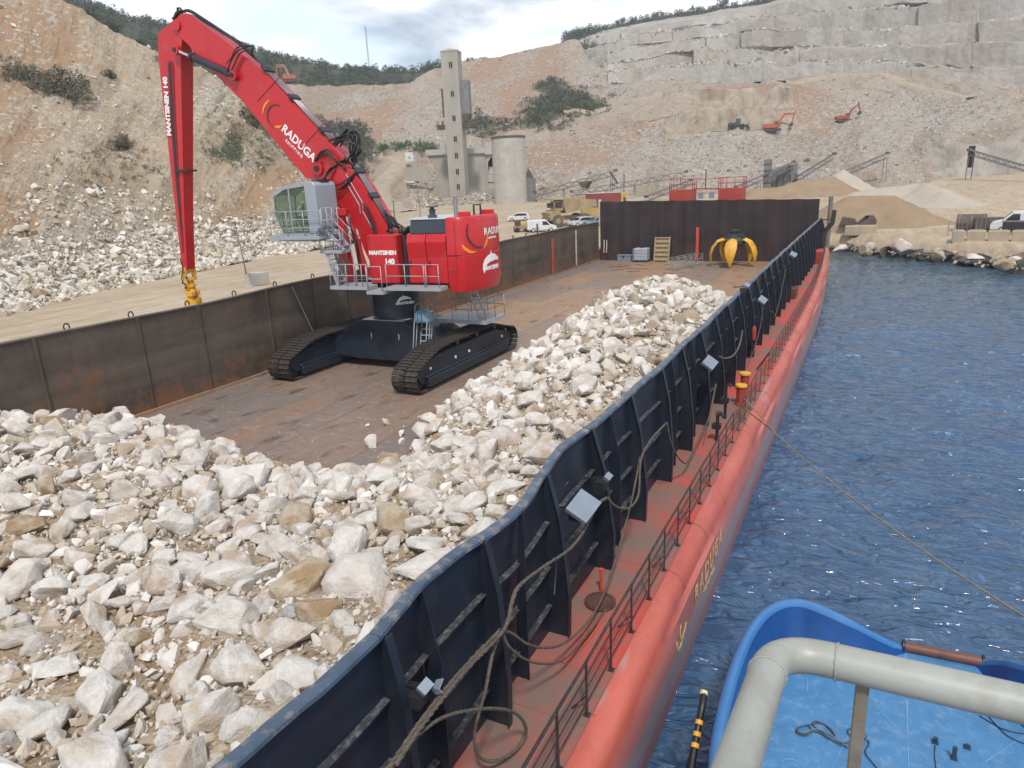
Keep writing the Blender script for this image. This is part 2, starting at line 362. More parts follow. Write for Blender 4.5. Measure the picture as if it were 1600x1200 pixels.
o = np_mesh('water', np.stack([WX, WY, WZ], -1).reshape(-1, 3), F, M_water, smooth=True); o['kind'] = 'structure'

# --- spoil hill on the left, above the quay road
colsL = [
 (-420, [(560, 62), (520, 66), (400, 80), (200, 100), (190, 108), (-60, 135), (-260, 160), (-250, 190)]),
 (0,   [(502, 65), (470, 70), (365, 82), (252, 98), (244, 106), (120, 125), (-52, 152), (-40, 190)]),
 (80,  [(484, 70), (458, 75), (352, 87), (250, 101), (243, 109), (120, 127), (2, 148), (12, 185)]),
 (180, [(461, 77), (438, 82), (335, 94), (250, 107), (242, 113), (150, 126), (52, 146), (66, 180)]),
 (250, [(443, 82), (422, 87), (335, 97), (270, 107), (255, 113), (160, 128), (88, 144), (100, 175)]),
 (320, [(428, 87), (408, 92), (335, 101), (290, 108), (265, 115), (190, 127), (112, 142), (126, 170)]),
 (400, [(411, 95), (394, 100), (345, 107), (315, 112), (285, 118), (230, 128), (180, 138), (196, 165)]),
 (450, [(400, 100), (385, 104), (355, 109), (335, 113), (310, 118), (275, 126), (245, 134), (262, 160)]),
 (520, [(386, 107), (374, 111), (362, 114), (352, 117), (345, 121), (338, 126), (330, 131), (345, 155)]),
 (600, [(368, 114), (366, 116), (364, 119), (363, 122), (362, 125), (361, 128), (360, 132), (368, 150)])]
blobsL = [(60, 420, 260, 62, 0, 0.9), (300, 400, 220, 45, 0, 0.75), (160, 340, 150, 60, 0, 0.45), (420, 370, 120, 26, 0, 0.5), (40, 60, 130, 90, 1, 0.7), (0, 220, 90, 110, 1, 0.5),
          (30, 350, 70, 60, 1, 0.9), (330, 320, 90, 60, 1, 0.4), (430, 290, 70, 40, 1, 0.9), (380, 230, 60, 60, 2, 0.38), (180, 250, 120, 45, 2, 0.25), (330, 200, 40, 60, 2, 0.3), (330, 140, 50, 30, 0, 0.6), (150, 165, 200, 60, 0, 0.15)]
oL, WL, UL, VL, MKL = layer('spoil_hill', colsL, 520, [6, 40, 34, 8, 30, 34, 6], M_hill, amp=1.8, nsc=0.10, blobs=blobsL, fine=0.35, base=(0.16, 0.10, 0.05), gully=0.45)

# --- amphitheatre of scree behind
colsS = [
 (300, [(345, 165), (300, 205), (260, 255), (215, 290), (190, 320), (160, 350), (133, 385), (150, 430)]),
 (560, [(338, 165), (290, 205), (245, 255), (215, 290), (190, 320), (160, 350), (133, 385), (150, 430)]),
 (640, [(343, 167), (304, 216), (246, 250), (212, 286), (188, 320), (158, 350), (129, 388), (146, 430)]),
 (700, [(345, 165), (306, 226), (238, 252), (205, 280), (170, 320), (140, 355), (102, 400), (118, 440)]),
 (770, [(345, 168), (300, 228), (240, 250), (203, 280), (168, 320), (132, 360), (91, 408), (106, 450)]),
 (850, [(340, 170), (296, 205), (240, 240), (200, 275), (165, 315), (120, 365), (72, 420), (90, 460)]),
 (900, [(335, 170), (285, 205), (230, 240), (190, 275), (150, 315), (110, 365), (60, 430), (78, 470)]),
 (950, [(330, 175), (280, 210), (225, 245), (190, 280), (170, 300), (150, 330), (124, 358), (122, 372)]),
 (1000, [(327, 178), (270, 215), (215, 255), (186, 260), (168, 285), (150, 300), (124, 358), (122, 372)]),
 (1100, [(318, 180), (262, 220), (208, 262), (170, 264), (166, 285), (140, 287), (124, 358), (122, 372)]),
 (1215, [(310, 182), (255, 222), (205, 262), (170, 266), (168, 285), (140, 290), (123, 358), (121, 372)]),
 (1300, [(306, 185), (248, 225), (198, 262), (180, 280), (160, 300), (138, 325), (116, 358), (114, 372)]),
 (1400, [(306, 185), (240, 228), (195, 265), (175, 285), (155, 310), (135, 335), (114, 358), (112, 372)]),
 (1440, [(306, 188), (262, 225), (232, 236), (200, 265), (165, 305), (135, 335), (122, 358), (120, 372)]),
 (1480, [(308, 200), (297, 230), (224, 233), (195, 262), (160, 300), (140, 335), (132, 358), (130, 372)]),
 (1600, [(312, 195), (304, 235), (222, 238), (190, 268), (160, 300), (140, 335), (130, 358), (128, 372)]),
 (1900, [(312, 190), (310, 235), (225, 238), (190, 268), (160, 300), (150, 335), (140, 358), (138, 372)])]
blobsS = [(520, 180, 90, 40, 1, 0.4), (600, 200, 60, 50, 1, 0.7), (640, 220, 60, 30, 0, 0.5), (760, 150, 110, 60, 1, 0.75), (860, 95, 90, 35, 1, 0.7), (560, 145, 60, 14, 0, 0.5), (700, 180, 60, 60, 0, 0.4),
          (868, 162, 62, 40, 2, 0.62), (800, 195, 45, 16, 2, 0.42), (935, 160, 40, 22, 2, 0.25), (740, 205, 40, 18, 2, 0.5), (930, 100, 50, 40, 0, 0.6), (985, 135, 45, 14, 0, 0.8),
          (980, 225, 110, 38, 1, 0.55), (870, 245, 60, 40, 1, 0.8), (1010, 190, 40, 20, 1, 0.3), (1040, 240, 120, 60, 0, 0.35), (1170, 240, 160, 50, 0, 0.6), (1260, 165, 40, 30, 1, 0.8), (1170, 150, 50, 14, 1, 0.9),
          (1370, 200, 160, 70, 0, 0.35), (1500, 180, 100, 40, 0, 0.5), (1290, 150, 60, 40, 1, 0.3), (900, 285, 120, 20, 0, 0.3), (600, 300, 34, 30, 0, -1), (600, 300, 34, 30, 1, -1), (620, 262, 40, 14, 0, -1), (620, 262, 40, 14, 1, -1), (600, 335, 60, 16, 0, -1), (600, 335, 60, 16, 1, -1), (960, 172, 60, 7, 0, -.8), (940, 180, 60, 8, 1, -.7), (1160, 190, 120, 10, 1, -.3)]
oS, WS, US, VS, MKS = layer('scree_slope', colsS, 620, [14, 22, 22, 24, 24, 30, 4], M_scree, amp=2.4, nsc=0.045, blobs=blobsS, fine=0.45, seed=7, base=(0.24, 0.18, 0.0), gully=1.5)

# --- sawn quarry terraces
m, nt, p, co = newmat('sawn_limestone_face')
ns = noise(nt, co, 0.30, 7, 0.65, stretch=(1, 1, 0.07)); nl = noise(nt, co, 0.035, 5, 0.5); nf = noise(nt, co, 1.6, 6, 0.6, stretch=(1, 1, 0.25))
c = ramp(nt, ns, [(0.30, (0.17, 0.15, 0.125)), (0.42, (0.31, 0.28, 0.24)), (0.58, (0.375, 0.345, 0.305)), (0.8, (0.46, 0.435, 0.40))])
c = mixc(nt, ramp(nt, nl, [(0.4, (0, 0, 0)), (0.62, (0.75, 0.75, 0.75))]), c, (0.40, 0.345, 0.275))
c = mixc(nt, 0.25, c, ramp(nt, nf, [(0.3, (0.16, 0.145, 0.13)), (0.7, (0.52, 0.50, 0.47))]))
vs_ = noise(nt, co, 0.10, 4, 0.5, stretch=(1, 1, 0.02)); c = mixc(nt, ramp(nt, vs_, [(0.48, (0, 0, 0)), (0.56, (0.6, 0.6, 0.6)), (0.66, (0.1, 0.1, 0.1))]), c, (0.19, 0.17, 0.15)); vs2_ = noise(nt, co, 0.04, 4, 0.5, stretch=(1, 1, 0.10)); c = mixc(nt, ramp(nt, vs2_, [(0.48, (0, 0, 0)), (0.60, (0.5, 0.5, 0.5))]), c, (0.28, 0.245, 0.205))
bl = nt.nodes.new('ShaderNodeTexVoronoi'); bl.inputs['Scale'].default_value = 0.035; nt.links.new(co, bl.inputs['Vector']); bs_ = nt.nodes.new('ShaderNodeSeparateColor'); nt.links.new(bl.outputs['Color'], bs_.inputs[0]); c = mixc(nt, 0.35, c, ramp(nt, bs_.outputs[0], [(0, (0.27, 0.235, 0.19)), (0.5, (0.37, 0.35, 0.325)), (1, (0.46, 0.455, 0.44))]))
setc(nt, p, c); p.inputs['Roughness'].default_value = 0.9; p.inputs['Specular IOR Level'].default_value = 0.2
nt.links.new(bump(nt, ns, 0.5, 0.8, bump(nt, nf, 0.4, 0.4)), p.inputs['Normal'])
M_quarry = m
M_tanface = heap_mat_('tan_sawn_face') if False else None
TV = {  # height lines of each bench at several columns
 'u': [880, 950, 1000, 1100, 1200, 1300, 1400, 1500, 1600, 2000],
 'r': [[(146,132,134,133,132,130,126,136,138,146), 358], [(132,118,110,100,102,102,100,108,108,110), 360], [(130,115,107,98,98,99,97,106,106,108), 383],
       [(120,104,92,78,78,76,76,72,68,60), 385], [(118,102,90,76,75,73,73,70,66,58), 408], [(104,84,72,60,50,48,46,38,28,10), 410], [(102,82,70,58,48,46,44,36,26,8), 438],
       [(86,68,55,42,28,18,10,0,-15,-60), 440], [(85,67,54,40,26,16,8,-2,-17,-62), 464], [(72,58,46,30,10,-10,-25,-40,-60,-100), 467], [(60,47,37,21,4,-18,-35,-50,-70,-110), 520], [(75,62,52,36,20,0,-20,-30,-50,-90), 600]]}
colsT = [(u, [(r[0][i], r[1]+(18 if u < 900 else 0)) for r in TV['r']]) for i, u in enumerate(TV['u'])]
def saw(U, V, D):
    """each bench is cut in straight runs with corners: step the face in and out in long blocks"""
    n = V.shape[0]; out = D.copy(); edges = np.cumsum([0, 10, 4, 10, 4, 10, 4, 10, 4, 10, 10, 4]); rs = np.random.RandomState(5)
    for b in range(5):
        x = 860; off = np.zeros(V.shape[1])
        while x < 2100:
            w = rs.uniform(40, 260); o_ = rs.choice([-6, -3, 0, 0, 2, 4]); sl = rs.uniform(-0.06, 0.06)
            k = (U[0] >= x) & (U[0] < x+w); off[k] = o_+(U[0][k]-x)*sl; x += w
        out[edges[2*b]:edges[2*b+2]-2] += off[None, :]
    return out
oT, WT, UT, VT, MKT = layer('quarry_face', colsT, 640, [10, 4, 10, 4, 10, 4, 10, 4, 10, 10, 4], M_quarry, amp=0.8, nsc=0.08, fine=0.35, seed=3, post=saw, vjit=7.0)
# the lower sawn walls inside the scree get the sawn material: tall steps of the scree sheet
m, nt, p, co = newmat('tan_sawn_face'); ns = noise(nt, co, 0.35, 7, 0.65, stretch=(1, 1, 0.08)); nf = noise(nt, co, .12, 5, .6)
c = ramp(nt, ns, [(0.3, (0.20, 0.165, 0.125)), (0.5, (0.32, 0.27, 0.21)), (0.75, (0.40, 0.36, 0.30))]); c = mixc(nt, ramp(nt, nf, [(0.5, (0, 0, 0)), (0.7, (0.6, 0.6, 0.6))]), c, (0.30, 0.19, 0.115))
setc(nt, p, c); p.inputs['Roughness'].default_value = 0.95; nt.links.new(bump(nt, ns, 0.4, 0.5), p.inputs['Normal']); M_tanface = m
fm = oS.data; fm.materials.append(M_quarry); fm.materials.append(M_tanface)
nrm = np.empty(len(fm.polygons)*3, np.float32); fm.polygons.foreach_get('normal', nrm); nrm = np.abs(nrm.reshape(-1, 3)[:, 2])
cu = US[:-1, :-1].ravel(); rowi = np.repeat(np.arange(US.shape[0]-1), US.shape[1]-1)
mi = np.zeros(len(fm.polygons), np.int32)
mi[(cu > 1040) & (cu < 1245) & (rowi >= 36) & (rowi < 58)] = 2
mi[(cu > 1060) & (cu < 1240) & (rowi >= 82) & (rowi < 106)] = 2
mi[(cu > 1452) & (rowi >= 14) & (rowi < 36)] = 1
fm.polygons.foreach_set('material_index', mi)

# --- wooded hill far left
M_wood_ground = paint('woodland_floor', (0.055, 0.060, 0.035), 0.95, var=0.4, scale=0.1, bmp=0.3)
rW = [(-300, -70), (60, -22), (110, -2), (150, 12), (200, 34), (245, 40), (300, 52), (350, 64), (430, 90), (500, 102), (577, 110), (640, 114), (700, 105), (760, 100)]
colsW = [(u, [(v+150, 330), (v+60, 400), (v+2, 470), (v+20, 560)]) for u, v in rW]
oW, WW, UW, VW, MKW = layer('wooded_hill', colsW, 160, [14, 14, 8], M_wood_ground, amp=3, nsc=0.03, fine=0.8, seed=21)
oFar, WF, UF, VF, MKF = layer('far_ridge', [(880, [(100, 440), (60, 500), (56, 520), (80, 600)]), (950, [(80, 450), (50, 520), (42, 540), (80, 620)]), (1000, [(70, 470), (38, 530), (32, 550), (70, 630)]), (1130, [(50, 490), (18, 550), (12, 570), (60, 650)]), (1250, [(20, 500), (0, 560), (-8, 580), (40, 660)]), (1400, [(0, 500), (-40, 560), (-50, 580), (0, 660)])], 80, [8, 4, 6], M_wood_ground, amp=1.5, nsc=0.03, fine=0.5, seed=31)

# ------------------------------------------------------------------ templates for scattered stones and leaves
def hull_rock(n, seed, flat=0.75, sub=False):
    rs = np.random.RandomState(seed); bm = bmesh.new()
    P = rs.normal(size=(n, 3)); P /= np.linalg.norm(P, axis=1)[:, None]; P *= rs.uniform(0.75, 1.0, (n, 1)); P *= np.array([1, rs.uniform(.65, .95), rs.uniform(flat-.15, flat+.1)])
    for q in P: bm.verts.new(q)
    bmesh.ops.convex_hull(bm, input=bm.verts)
    bmesh.ops.delete(bm, geom=[v for v in bm.verts if not v.link_faces], context='VERTS')
    return bm
TPL = []
for k in range(10):
    bm = hull_rock(13, 100+k); bmesh.ops.triangulate(bm, faces=bm.faces); bm.verts.ensure_lookup_table()
    for i, v in enumerate(bm.verts): v.index = i
    TPL.append((np.array([v.co[:] for v in bm.verts]), np.array([[v.index for v in f.verts] for f in bm.faces]))); bm.free()
def rand_rot(n, rs, tilt=1.0):
    q = rs.normal(size=(n, 4)); q /= np.linalg.norm(q, axis=1)[:, None]; w, x, y, z = q.T
    return np.stack([1-2*(y*y+z*z), 2*(x*y-z*w), 2*(x*z+y*w), 2*(x*y+z*w), 1-2*(x*x+z*z), 2*(y*z-x*w), 2*(x*z-y*w), 2*(y*z+x*w), 1-2*(x*x+y*y)], -1).reshape(n, 3, 3)
def scatter(name, P, R, mat, tpl=TPL, seed=1, tint=None, squash=None, smooth=False, parent=None):
    rs = np.random.RandomState(seed); n = len(P); R = np.asarray(R); M = rand_rot(n, rs); which = rs.randint(0, len(tpl), n); VV = []; FF = []; TT = []; o_ = 0
    tn = rs.rand(n) if tint is None else tint
    sc = np.stack([R, R*rs.uniform(.7, 1.1, n), R*rs.uniform(.6, 1.0, n)], -1)
    for k, (tv, tf) in enumerate(tpl):
        i = np.where(which == k)[0]
        if not len(i): continue
        v = np.einsum('nij,nkj->nki', M[i], tv[None]*sc[i][:, None, :])
        if squash: v[..., 2] *= squash
        v = v+P[i][:, None, :]; VV.append(v.reshape(-1, 3)); FF.append((tf[None]+(np.arange(len(i))*len(tv))[:, None, None]+o_).reshape(-1, tf.shape[1])); o_ += len(i)*len(tv)
        TT.append(np.repeat(tn[i], len(tv)))
    o = np_mesh(name, np.concatenate(VV), np.concatenate(FF), mat, {'tint': np.concatenate(TT)}, smooth=smooth, parent=parent); o['kind'] = 'stuff'
    return o
def tint_mat(name, stops, rough=0.9, bs=0.4, scale=6, attr='tint', stain=None):
    m, nt, p, co = newmat(name); a = nt.nodes.new('ShaderNodeAttribute'); a.attribute_name = attr
    c = ramp(nt, a.outputs['Fac'], stops); n = noise(nt, co, scale, 5, 0.6)
    c = mixc(nt, 0.35, c, ramp(nt, n, [(0.3, (0.25, 0.22, 0.18)), (0.7, (0.75, 0.72, 0.68))]), 'SOFT_LIGHT')
    if stain: c = mixc(nt, ramp(nt, noise(nt, co, scale*0.25, 5, 0.6), [(0.52, (0, 0, 0)), (0.66, (0.7, 0.7, 0.7))]), c, stain)
    setc(nt, p, c); p.inputs['Roughness'].default_value = rough; p.inputs['Specular IOR Level'].default_value = 0.2
    nt.links.new(bump(nt, noise(nt, co, scale*2, 5, 0.6), bs, 0.05), p.inputs['Normal']); return m
M_stone = tint_mat('broken_limestone', [(0.0, (0.30, 0.24, 0.17)), (0.2, (0.42, 0.36, 0.28)), (0.55, (0.54, 0.50, 0.44)), (1.0, (0.66, 0.64, 0.60))], scale=3)
M_scree_stone = tint_mat('scree_stone', [(0.0, (0.20, 0.165, 0.13)), (0.5, (0.34, 0.30, 0.255)), (1.0, (0.54, 0.51, 0.46))], scale=1)
def sample_grid(W, weight, n, rs):
    """random points on a grid surface, by weight per cell and cell area"""
    a, b, c, d = W[:-1, :-1], W[:-1, 1:], W[1:, 1:], W[1:, :-1]
    area = np.linalg.norm(np.cross(c-a, d-b), axis=-1)/2*weight[:-1, :-1]; pr = (area/area.sum()).ravel()
    k = rs.choice(len(pr), n, p=pr); i, j = np.unravel_index(k, area.shape); s, t = rs.rand(2, n, 1)
    return (a[i, j]*(1-s)+b[i, j]*s)*(1-t)+(d[i, j]*(1-s)+c[i, j]*s)*t, i, j
rs = np.random.RandomState(4)
# white rubble at the foot of the spoil hill: dense band of blocks, thinning upward
wgt = np.clip(1-np.abs(VL-(455-UL*0.16))/62, 0.0, 1)**0.8*(UL > -400)+0.04*MKL[..., 0]+0.09*((VL > 285+UL*.05) & (UL > -60) & (UL < 360) & (UL > 40+(300-VL)*.4))
P, i, j = sample_grid(WL, wgt, 15000, rs); R = np.exp(rs.normal(math.log(0.30), 0.42, len(P))); R = np.clip(R, 0.12, 0.95)
scatter('rubble_bank', P+np.c_[R*0, R*0, R*0.25], R, M_stone, seed=5)['label'] = 'bank of broken white limestone at the foot of the spoil hill'
P, i, j = sample_grid(WL, 0.12+MKL[..., 0], 12000, rs); R = np.clip(np.exp(rs.normal(math.log(0.11), 0.5, len(P))), 0.05, 0.6)
scatter('loose_stone', P, R, M_stone, seed=6, tint=rs.rand(len(P))*0.5)['label'] = 'loose stones over the spoil hill'
# scree over the amphitheatre
wS = (0.12+MKS[..., 0])*(1-MKS[..., 2])*(260/np.maximum(np.hypot(WS[..., 0], WS[..., 1]), 60))**1.5
wS[36:58][:, (US[0] > 1030)] = 0; wS[82:106][:, (US[0] > 1050) & (US[0] < 1245)] = 0; wS[10:37][:, US[0] > 1440] = 0; wS[34:60][:, US[0] > 1240] = (0.12+MKS[..., 0])[34:60][:, US[0] > 1240]
P, i, j = sample_grid(WS, wS, 26000, rs); dd = np.hypot(P[:, 0], P[:, 1]); R = np.clip(np.exp(rs.normal(math.log(0.25), 0.5, len(P))), 0.1, 1.7)*(0.6+dd/600)
scatter('scree', P, R, M_scree_stone, seed=8)['label'] = 'broken rock lying over the quarry scree slopes'
wT = np.zeros(VT.shape); 
for r0 in (12, 26, 40, 54): wT[r0-2:r0+2] = 1
wT[:2] = 0.6
P, i, j = sample_grid(WT, wT*(UT < 1420)+wT*0.15, 3500, rs); R = np.clip(np.exp(rs.normal(math.log(0.7), 0.5, len(P))), 0.3, 2.5)
scatter('bench_rubble', P, R, M_scree_stone, seed=9)['label'] = 'rubble lying on the quarry benches'

# ------------------------------------------------------------------ foliage
def leaf_tpl(seed, n=16, spread=1.0):
    rs = np.random.RandomState(seed); V = []; F = []
    for k in range(n):
        c = rs.normal(size=3); c = c/np.linalg.norm(c)*rs.uniform(0.45, 1.0)*spread; a, b = rs.normal(size=(2, 3)); a = a/np.linalg.norm(a)*rs.uniform(.25, .5); b = b/np.linalg.norm(b)*rs.uniform(.2, .4)
        V += [c-a-b*.3, c+a-b*.3, c+b]; F.append([3*k, 3*k+1, 3*k+2])
    return np.array(V), np.array(F)
LEAF = [leaf_tpl(300+k) for k in range(6)]
def leaf_mat(name, stops):
    m, nt, p, co = newmat(name); a = nt.nodes.new('ShaderNodeAttribute'); a.attribute_name = 'tint'
    setc(nt, p, ramp(nt, a.outputs['Fac'], stops)); p.inputs['Roughness'].default_value = 0.8; p.inputs['Specular IOR Level'].default_value = 0.2; return m
M_leaf = leaf_mat('maquis_leaves', [(0, (0.040, 0.055, 0.028)), (0.5, (0.070, 0.092, 0.045)), (1, (0.115, 0.135, 0.07))])
M_leaf_dry = leaf_mat('dry_scrub_leaves', [(0, (0.09, 0.09, 0.06)), (0.5, (0.15, 0.145, 0.10)), (1, (0.22, 0.20, 0.15))])
M_bark = paint('bark', (0.10, 0.08, 0.06), 0.9, var=0.3)
def crowns(name, C, R, mat, per, seed, leaf=0.32, label=None, parent=None):
    """many leaf clumps in ellipsoid crowns centred at C with radius R"""
    rs = np.random.RandomState(seed); n = len(C); q = rs.normal(size=(n, per, 3)); q /= np.linalg.norm(q, axis=-1)[..., None]; q *= rs.uniform(0.35, 1.0, (n, per, 1))**0.6; q[..., 2] *= 0.75
    P = (C[:, None, :]+q*R[:, None, None]).reshape(-1, 3); RR = np.repeat(R*leaf, per)*rs.uniform(.7, 1.3, n*per)
    t = np.clip(np.repeat(rs.rand(n), per)*0.5+rs.rand(n*per)*0.5, 0, 1)
    o = scatter(name, P, RR, mat, tpl=LEAF, seed=seed, tint=t, parent=parent)
    if label: o['label'] = label
    return o
P, i, j = sample_grid(WW, np.ones(VW.shape)*(VW < 330), 3000, rs); R = rs.uniform(2.0, 4.2, len(P))
crowns('woodland', P+np.c_[R*0, R*0, R*0.5], R, M_leaf, 9, 41, 0.42, 'dark green woodland covering the hill behind the spoil')
P, i, j = sample_grid(WF, np.ones(VF.shape), 1300, rs); R = rs.uniform(1.8, 3.4, len(P))
crowns('ridge_woodland', P+np.c_[R*0, R*0, R*0.5], R, M_leaf, 9, 42, 0.42, 'low dark woodland along the ridge above the quarry')
wv = np.clip(MKS[..., 2]*1.6-0.45, 0, 1)
P, i, j = sample_grid(WS, wv+.02*(MKS[..., 2] > .1), 520, rs); R = np.exp(rs.normal(math.log(1.1), .45, len(P))); M_scrub = leaf_mat('grey_green_scrub_leaves', [(0, (0.05, 0.06, 0.04)), (0.5, (0.085, 0.095, 0.06)), (1, (0.14, 0.14, 0.095))])
crowns('slope_scrub', P+np.c_[R*0, R*0, R*0.4], R, M_scrub, 12, 43, 0.34, 'dark scrub on the scree slope behind the tower')
# grey green wood in the hollow behind the spoil hill
P, i, j = sample_grid(WS, ((US > 455) & (US < 580) & (VS > 175+(US-455)*0.25) & (VS < 292)).astype(float), 260, rs); R = rs.uniform(2.0, 4.0, len(P))
crowns('hollow_wood', P+np.c_[R*0, R*0, R*0.6], R*.8, M_scrub, 16, 44, 0.28, 'grey green wood in the hollow behind the spoil hill')
P, i, j = sample_grid(WS, ((US > 590) & (US < 690) & (VS > 232) & (VS < 250)).astype(float), 60, rs); R = rs.uniform(1.0, 1.8, len(P))
crowns('roadside_scrub', P+np.c_[R*0, R*0, R*0.5], R, leaf_mat('fresh_green_leaves', [(0, (0.04, 0.09, 0.03)), (1, (0.09, 0.16, 0.05))]), 10, 45, 0.4, 'fresh green bushes beside the quarry road')
P, i, j = sample_grid(WL, np.clip(MKL[..., 2]*1.5-0.2, 0, 1), 420, rs); R = rs.uniform(0.25, 0.7, len(P))
crowns('hill_scrub', P+np.c_[R*0, R*0, R*0.3], R, M_leaf_dry, 5, 46, 0.45, 'sparse dry scrub scattered on the spoil hill')
# ridge edge of the spoil hill: bushes and trees that stand out one by one
def hill_point(W, U, V, u, v):
    k = np.argmin((U-u)**2+(V-v)**2); return W.reshape(-1, 3)[k]
def bush(u, v, r, label, mat=M_leaf, W=(None,), name='bush', group=None, per=60, trunk=False, cat='bush'):
    c = hill_point(*W, u, v); c = Vector(c)
    t = thing(name, label, cat, c-Vector((0, 0, 0.3)), group)
    n = 7; rr = np.random.RandomState(int(u*7+v)); C = np.array([[c.x, c.y, c.z+(r*1.1 if trunk else r*0.5)]])+rr.normal(size=(n, 3))*np.array([r*.45, r*.45, r*.25])
    k = crowns('crown', C, np.full(n, r*0.62), mat, per//2, int(u+v), 0.26, parent=t); del k['kind']
    b = MB()
    for q in C: b.tube([c-Vector((0, 0, .4)), (c+Vector(q))/2+Vector((0, 0, .1)), Vector(q)], [r*.07, r*.045, r*.015], 5)
    b.build('trunk', M_bark, t, smooth=True)
    return t
LW = (WL, UL, VL)
bush(42, 130, 2.6, 'grey green bush on the left edge of the spoil slope', M_leaf_dry, LW)
bush(103, 150, 3.2, 'largest grey green bush halfway up the spoil slope', M_leaf_dry, LW, per=80)
bush(172, 121, 1.0, 'small round green bush high on the spoil slope', M_leaf, LW)
bush(200, 232, 1.6, 'low dry bush by the ledge across the spoil hill', M_leaf_dry, LW)
for u, v, r, l in [(150, 45, 1.9, 'dark tree on the spoil hill ridge, highest up the slope'), (182, 66, 2.0, 'dark tree on the ridge just below the highest one'),
                   (262, 108, 1.6, 'dark tree on the ridge behind the stick of the crane'), (345, 140, 1.5, 'dark tree on the ridge under the red boom'), (404, 196, 2.0, 'dark green tree below the boom at the end of the ridge'),
                   (216, 84, 1.6, 'round dark tree on the ridge left of the stick')]:
    bush(u, v, r, l, M_leaf, LW, name='tree', cat='tree', trunk=True)
FWc = (WF, UF, VF)
bush(1131, 14, 3.4, 'pine standing alone above the ridge woodland', M_leaf, FWc, name='pine_tree', cat='tree', trunk=True)
bush(975, 37, 2.2, 'round tree on the skyline where the scree ridge meets the wood', M_leaf, FWc, name='tree', cat='tree', trunk=True)

# ------------------------------------------------------------------ haul roads laid on the scree
M_haul = paint('haul_road_dust', (0.345, 0.285, 0.215), .95, var=.2, scale=.4, bmp=.3)
SX = WS[::2, ::2].reshape(-1, 3); SXU = US[::2, ::2].ravel()
def drape(x, y, keep):
    d = (SX[keep, 0]-x)**2+(SX[keep, 1]-y)**2; k = np.argsort(d)[:6]; w = 1/(d[k]+.5); return float((SX[keep][k, 2]*w).sum()/w.sum())
def haul_road(px_pts, w, name='haul_road'):
    C = [Vector(hill_point(WS, US, VS, u, v)) for u, v in px_pts]; n_ = len(C); out = []; pts = []
    for i_ in range(n_-1):
        p0, p1, p2, p3 = C[max(i_-1, 0)], C[i_], C[i_+1], C[min(i_+2, n_-1)]
        for k in range(10):
            t = k/10; pts.append(0.5*((2*p1)+(p2-p0)*t+(2*p0-5*p1+4*p2-p3)*t*t+(3*p1-p0-3*p2+p3)*t**3))
    keep = (SXU > min(u for u, v in px_pts)-60) & (SXU < max(u for u, v in px_pts)+60)
    G_ = []
    for i_, q in enumerate(pts):
        d = pts[min(i_+1, len(pts)-1)]-pts[max(i_-1, 0)]; d.z = 0; d.normalize(); s_ = Vector((d.y, -d.x, 0)); row = []
        zc = drape(q.x, q.y, keep)
        for f in (-1.25, -1, -.5, 0, .5, 1, 1.25):
            x, y = q.x+s_.x*f*w, q.y+s_.y*f*w; z = drape(x, y, keep); z = zc*.6+z*.4+.55 if abs(f) <= 1 else z-.4; row.append((x, y, max(z, gz0(x, y)+.05)))
        G_.append(row)
    o = MB().loft(G_).build(name, M_haul, None, smooth=True); o['kind'] = 'structure'; return o
def gz0(x, y): return float(ground_z(np.array([x]), np.array([y]))[0])
haul_road([(640, 336), (612, 326), (594, 308), (598, 288), (618, 270), (628, 259), (606, 250), (590, 246)], 2.8)
haul_road([(1035, 147), (1000, 156), (960, 167), (915, 173), (880, 177)], 2.6)
haul_road([(1520, 150), (1440, 136), (1370, 122), (1290, 121), (1215, 129)], 2.6)
# fallen blocks around the foot of the tower
P, i, j = sample_grid(WS, ((US > 635) & (US < 850) & (VS > 268) & (VS < 336)).astype(float), 1500, rs); R = np.clip(np.exp(rs.normal(math.log(.45), .6, len(P))), .15, 2.0)
scatter('fallen_blocks', P, R, M_scree_stone, seed=14)['label'] = 'fallen blocks and rubble around the foot of the tower'
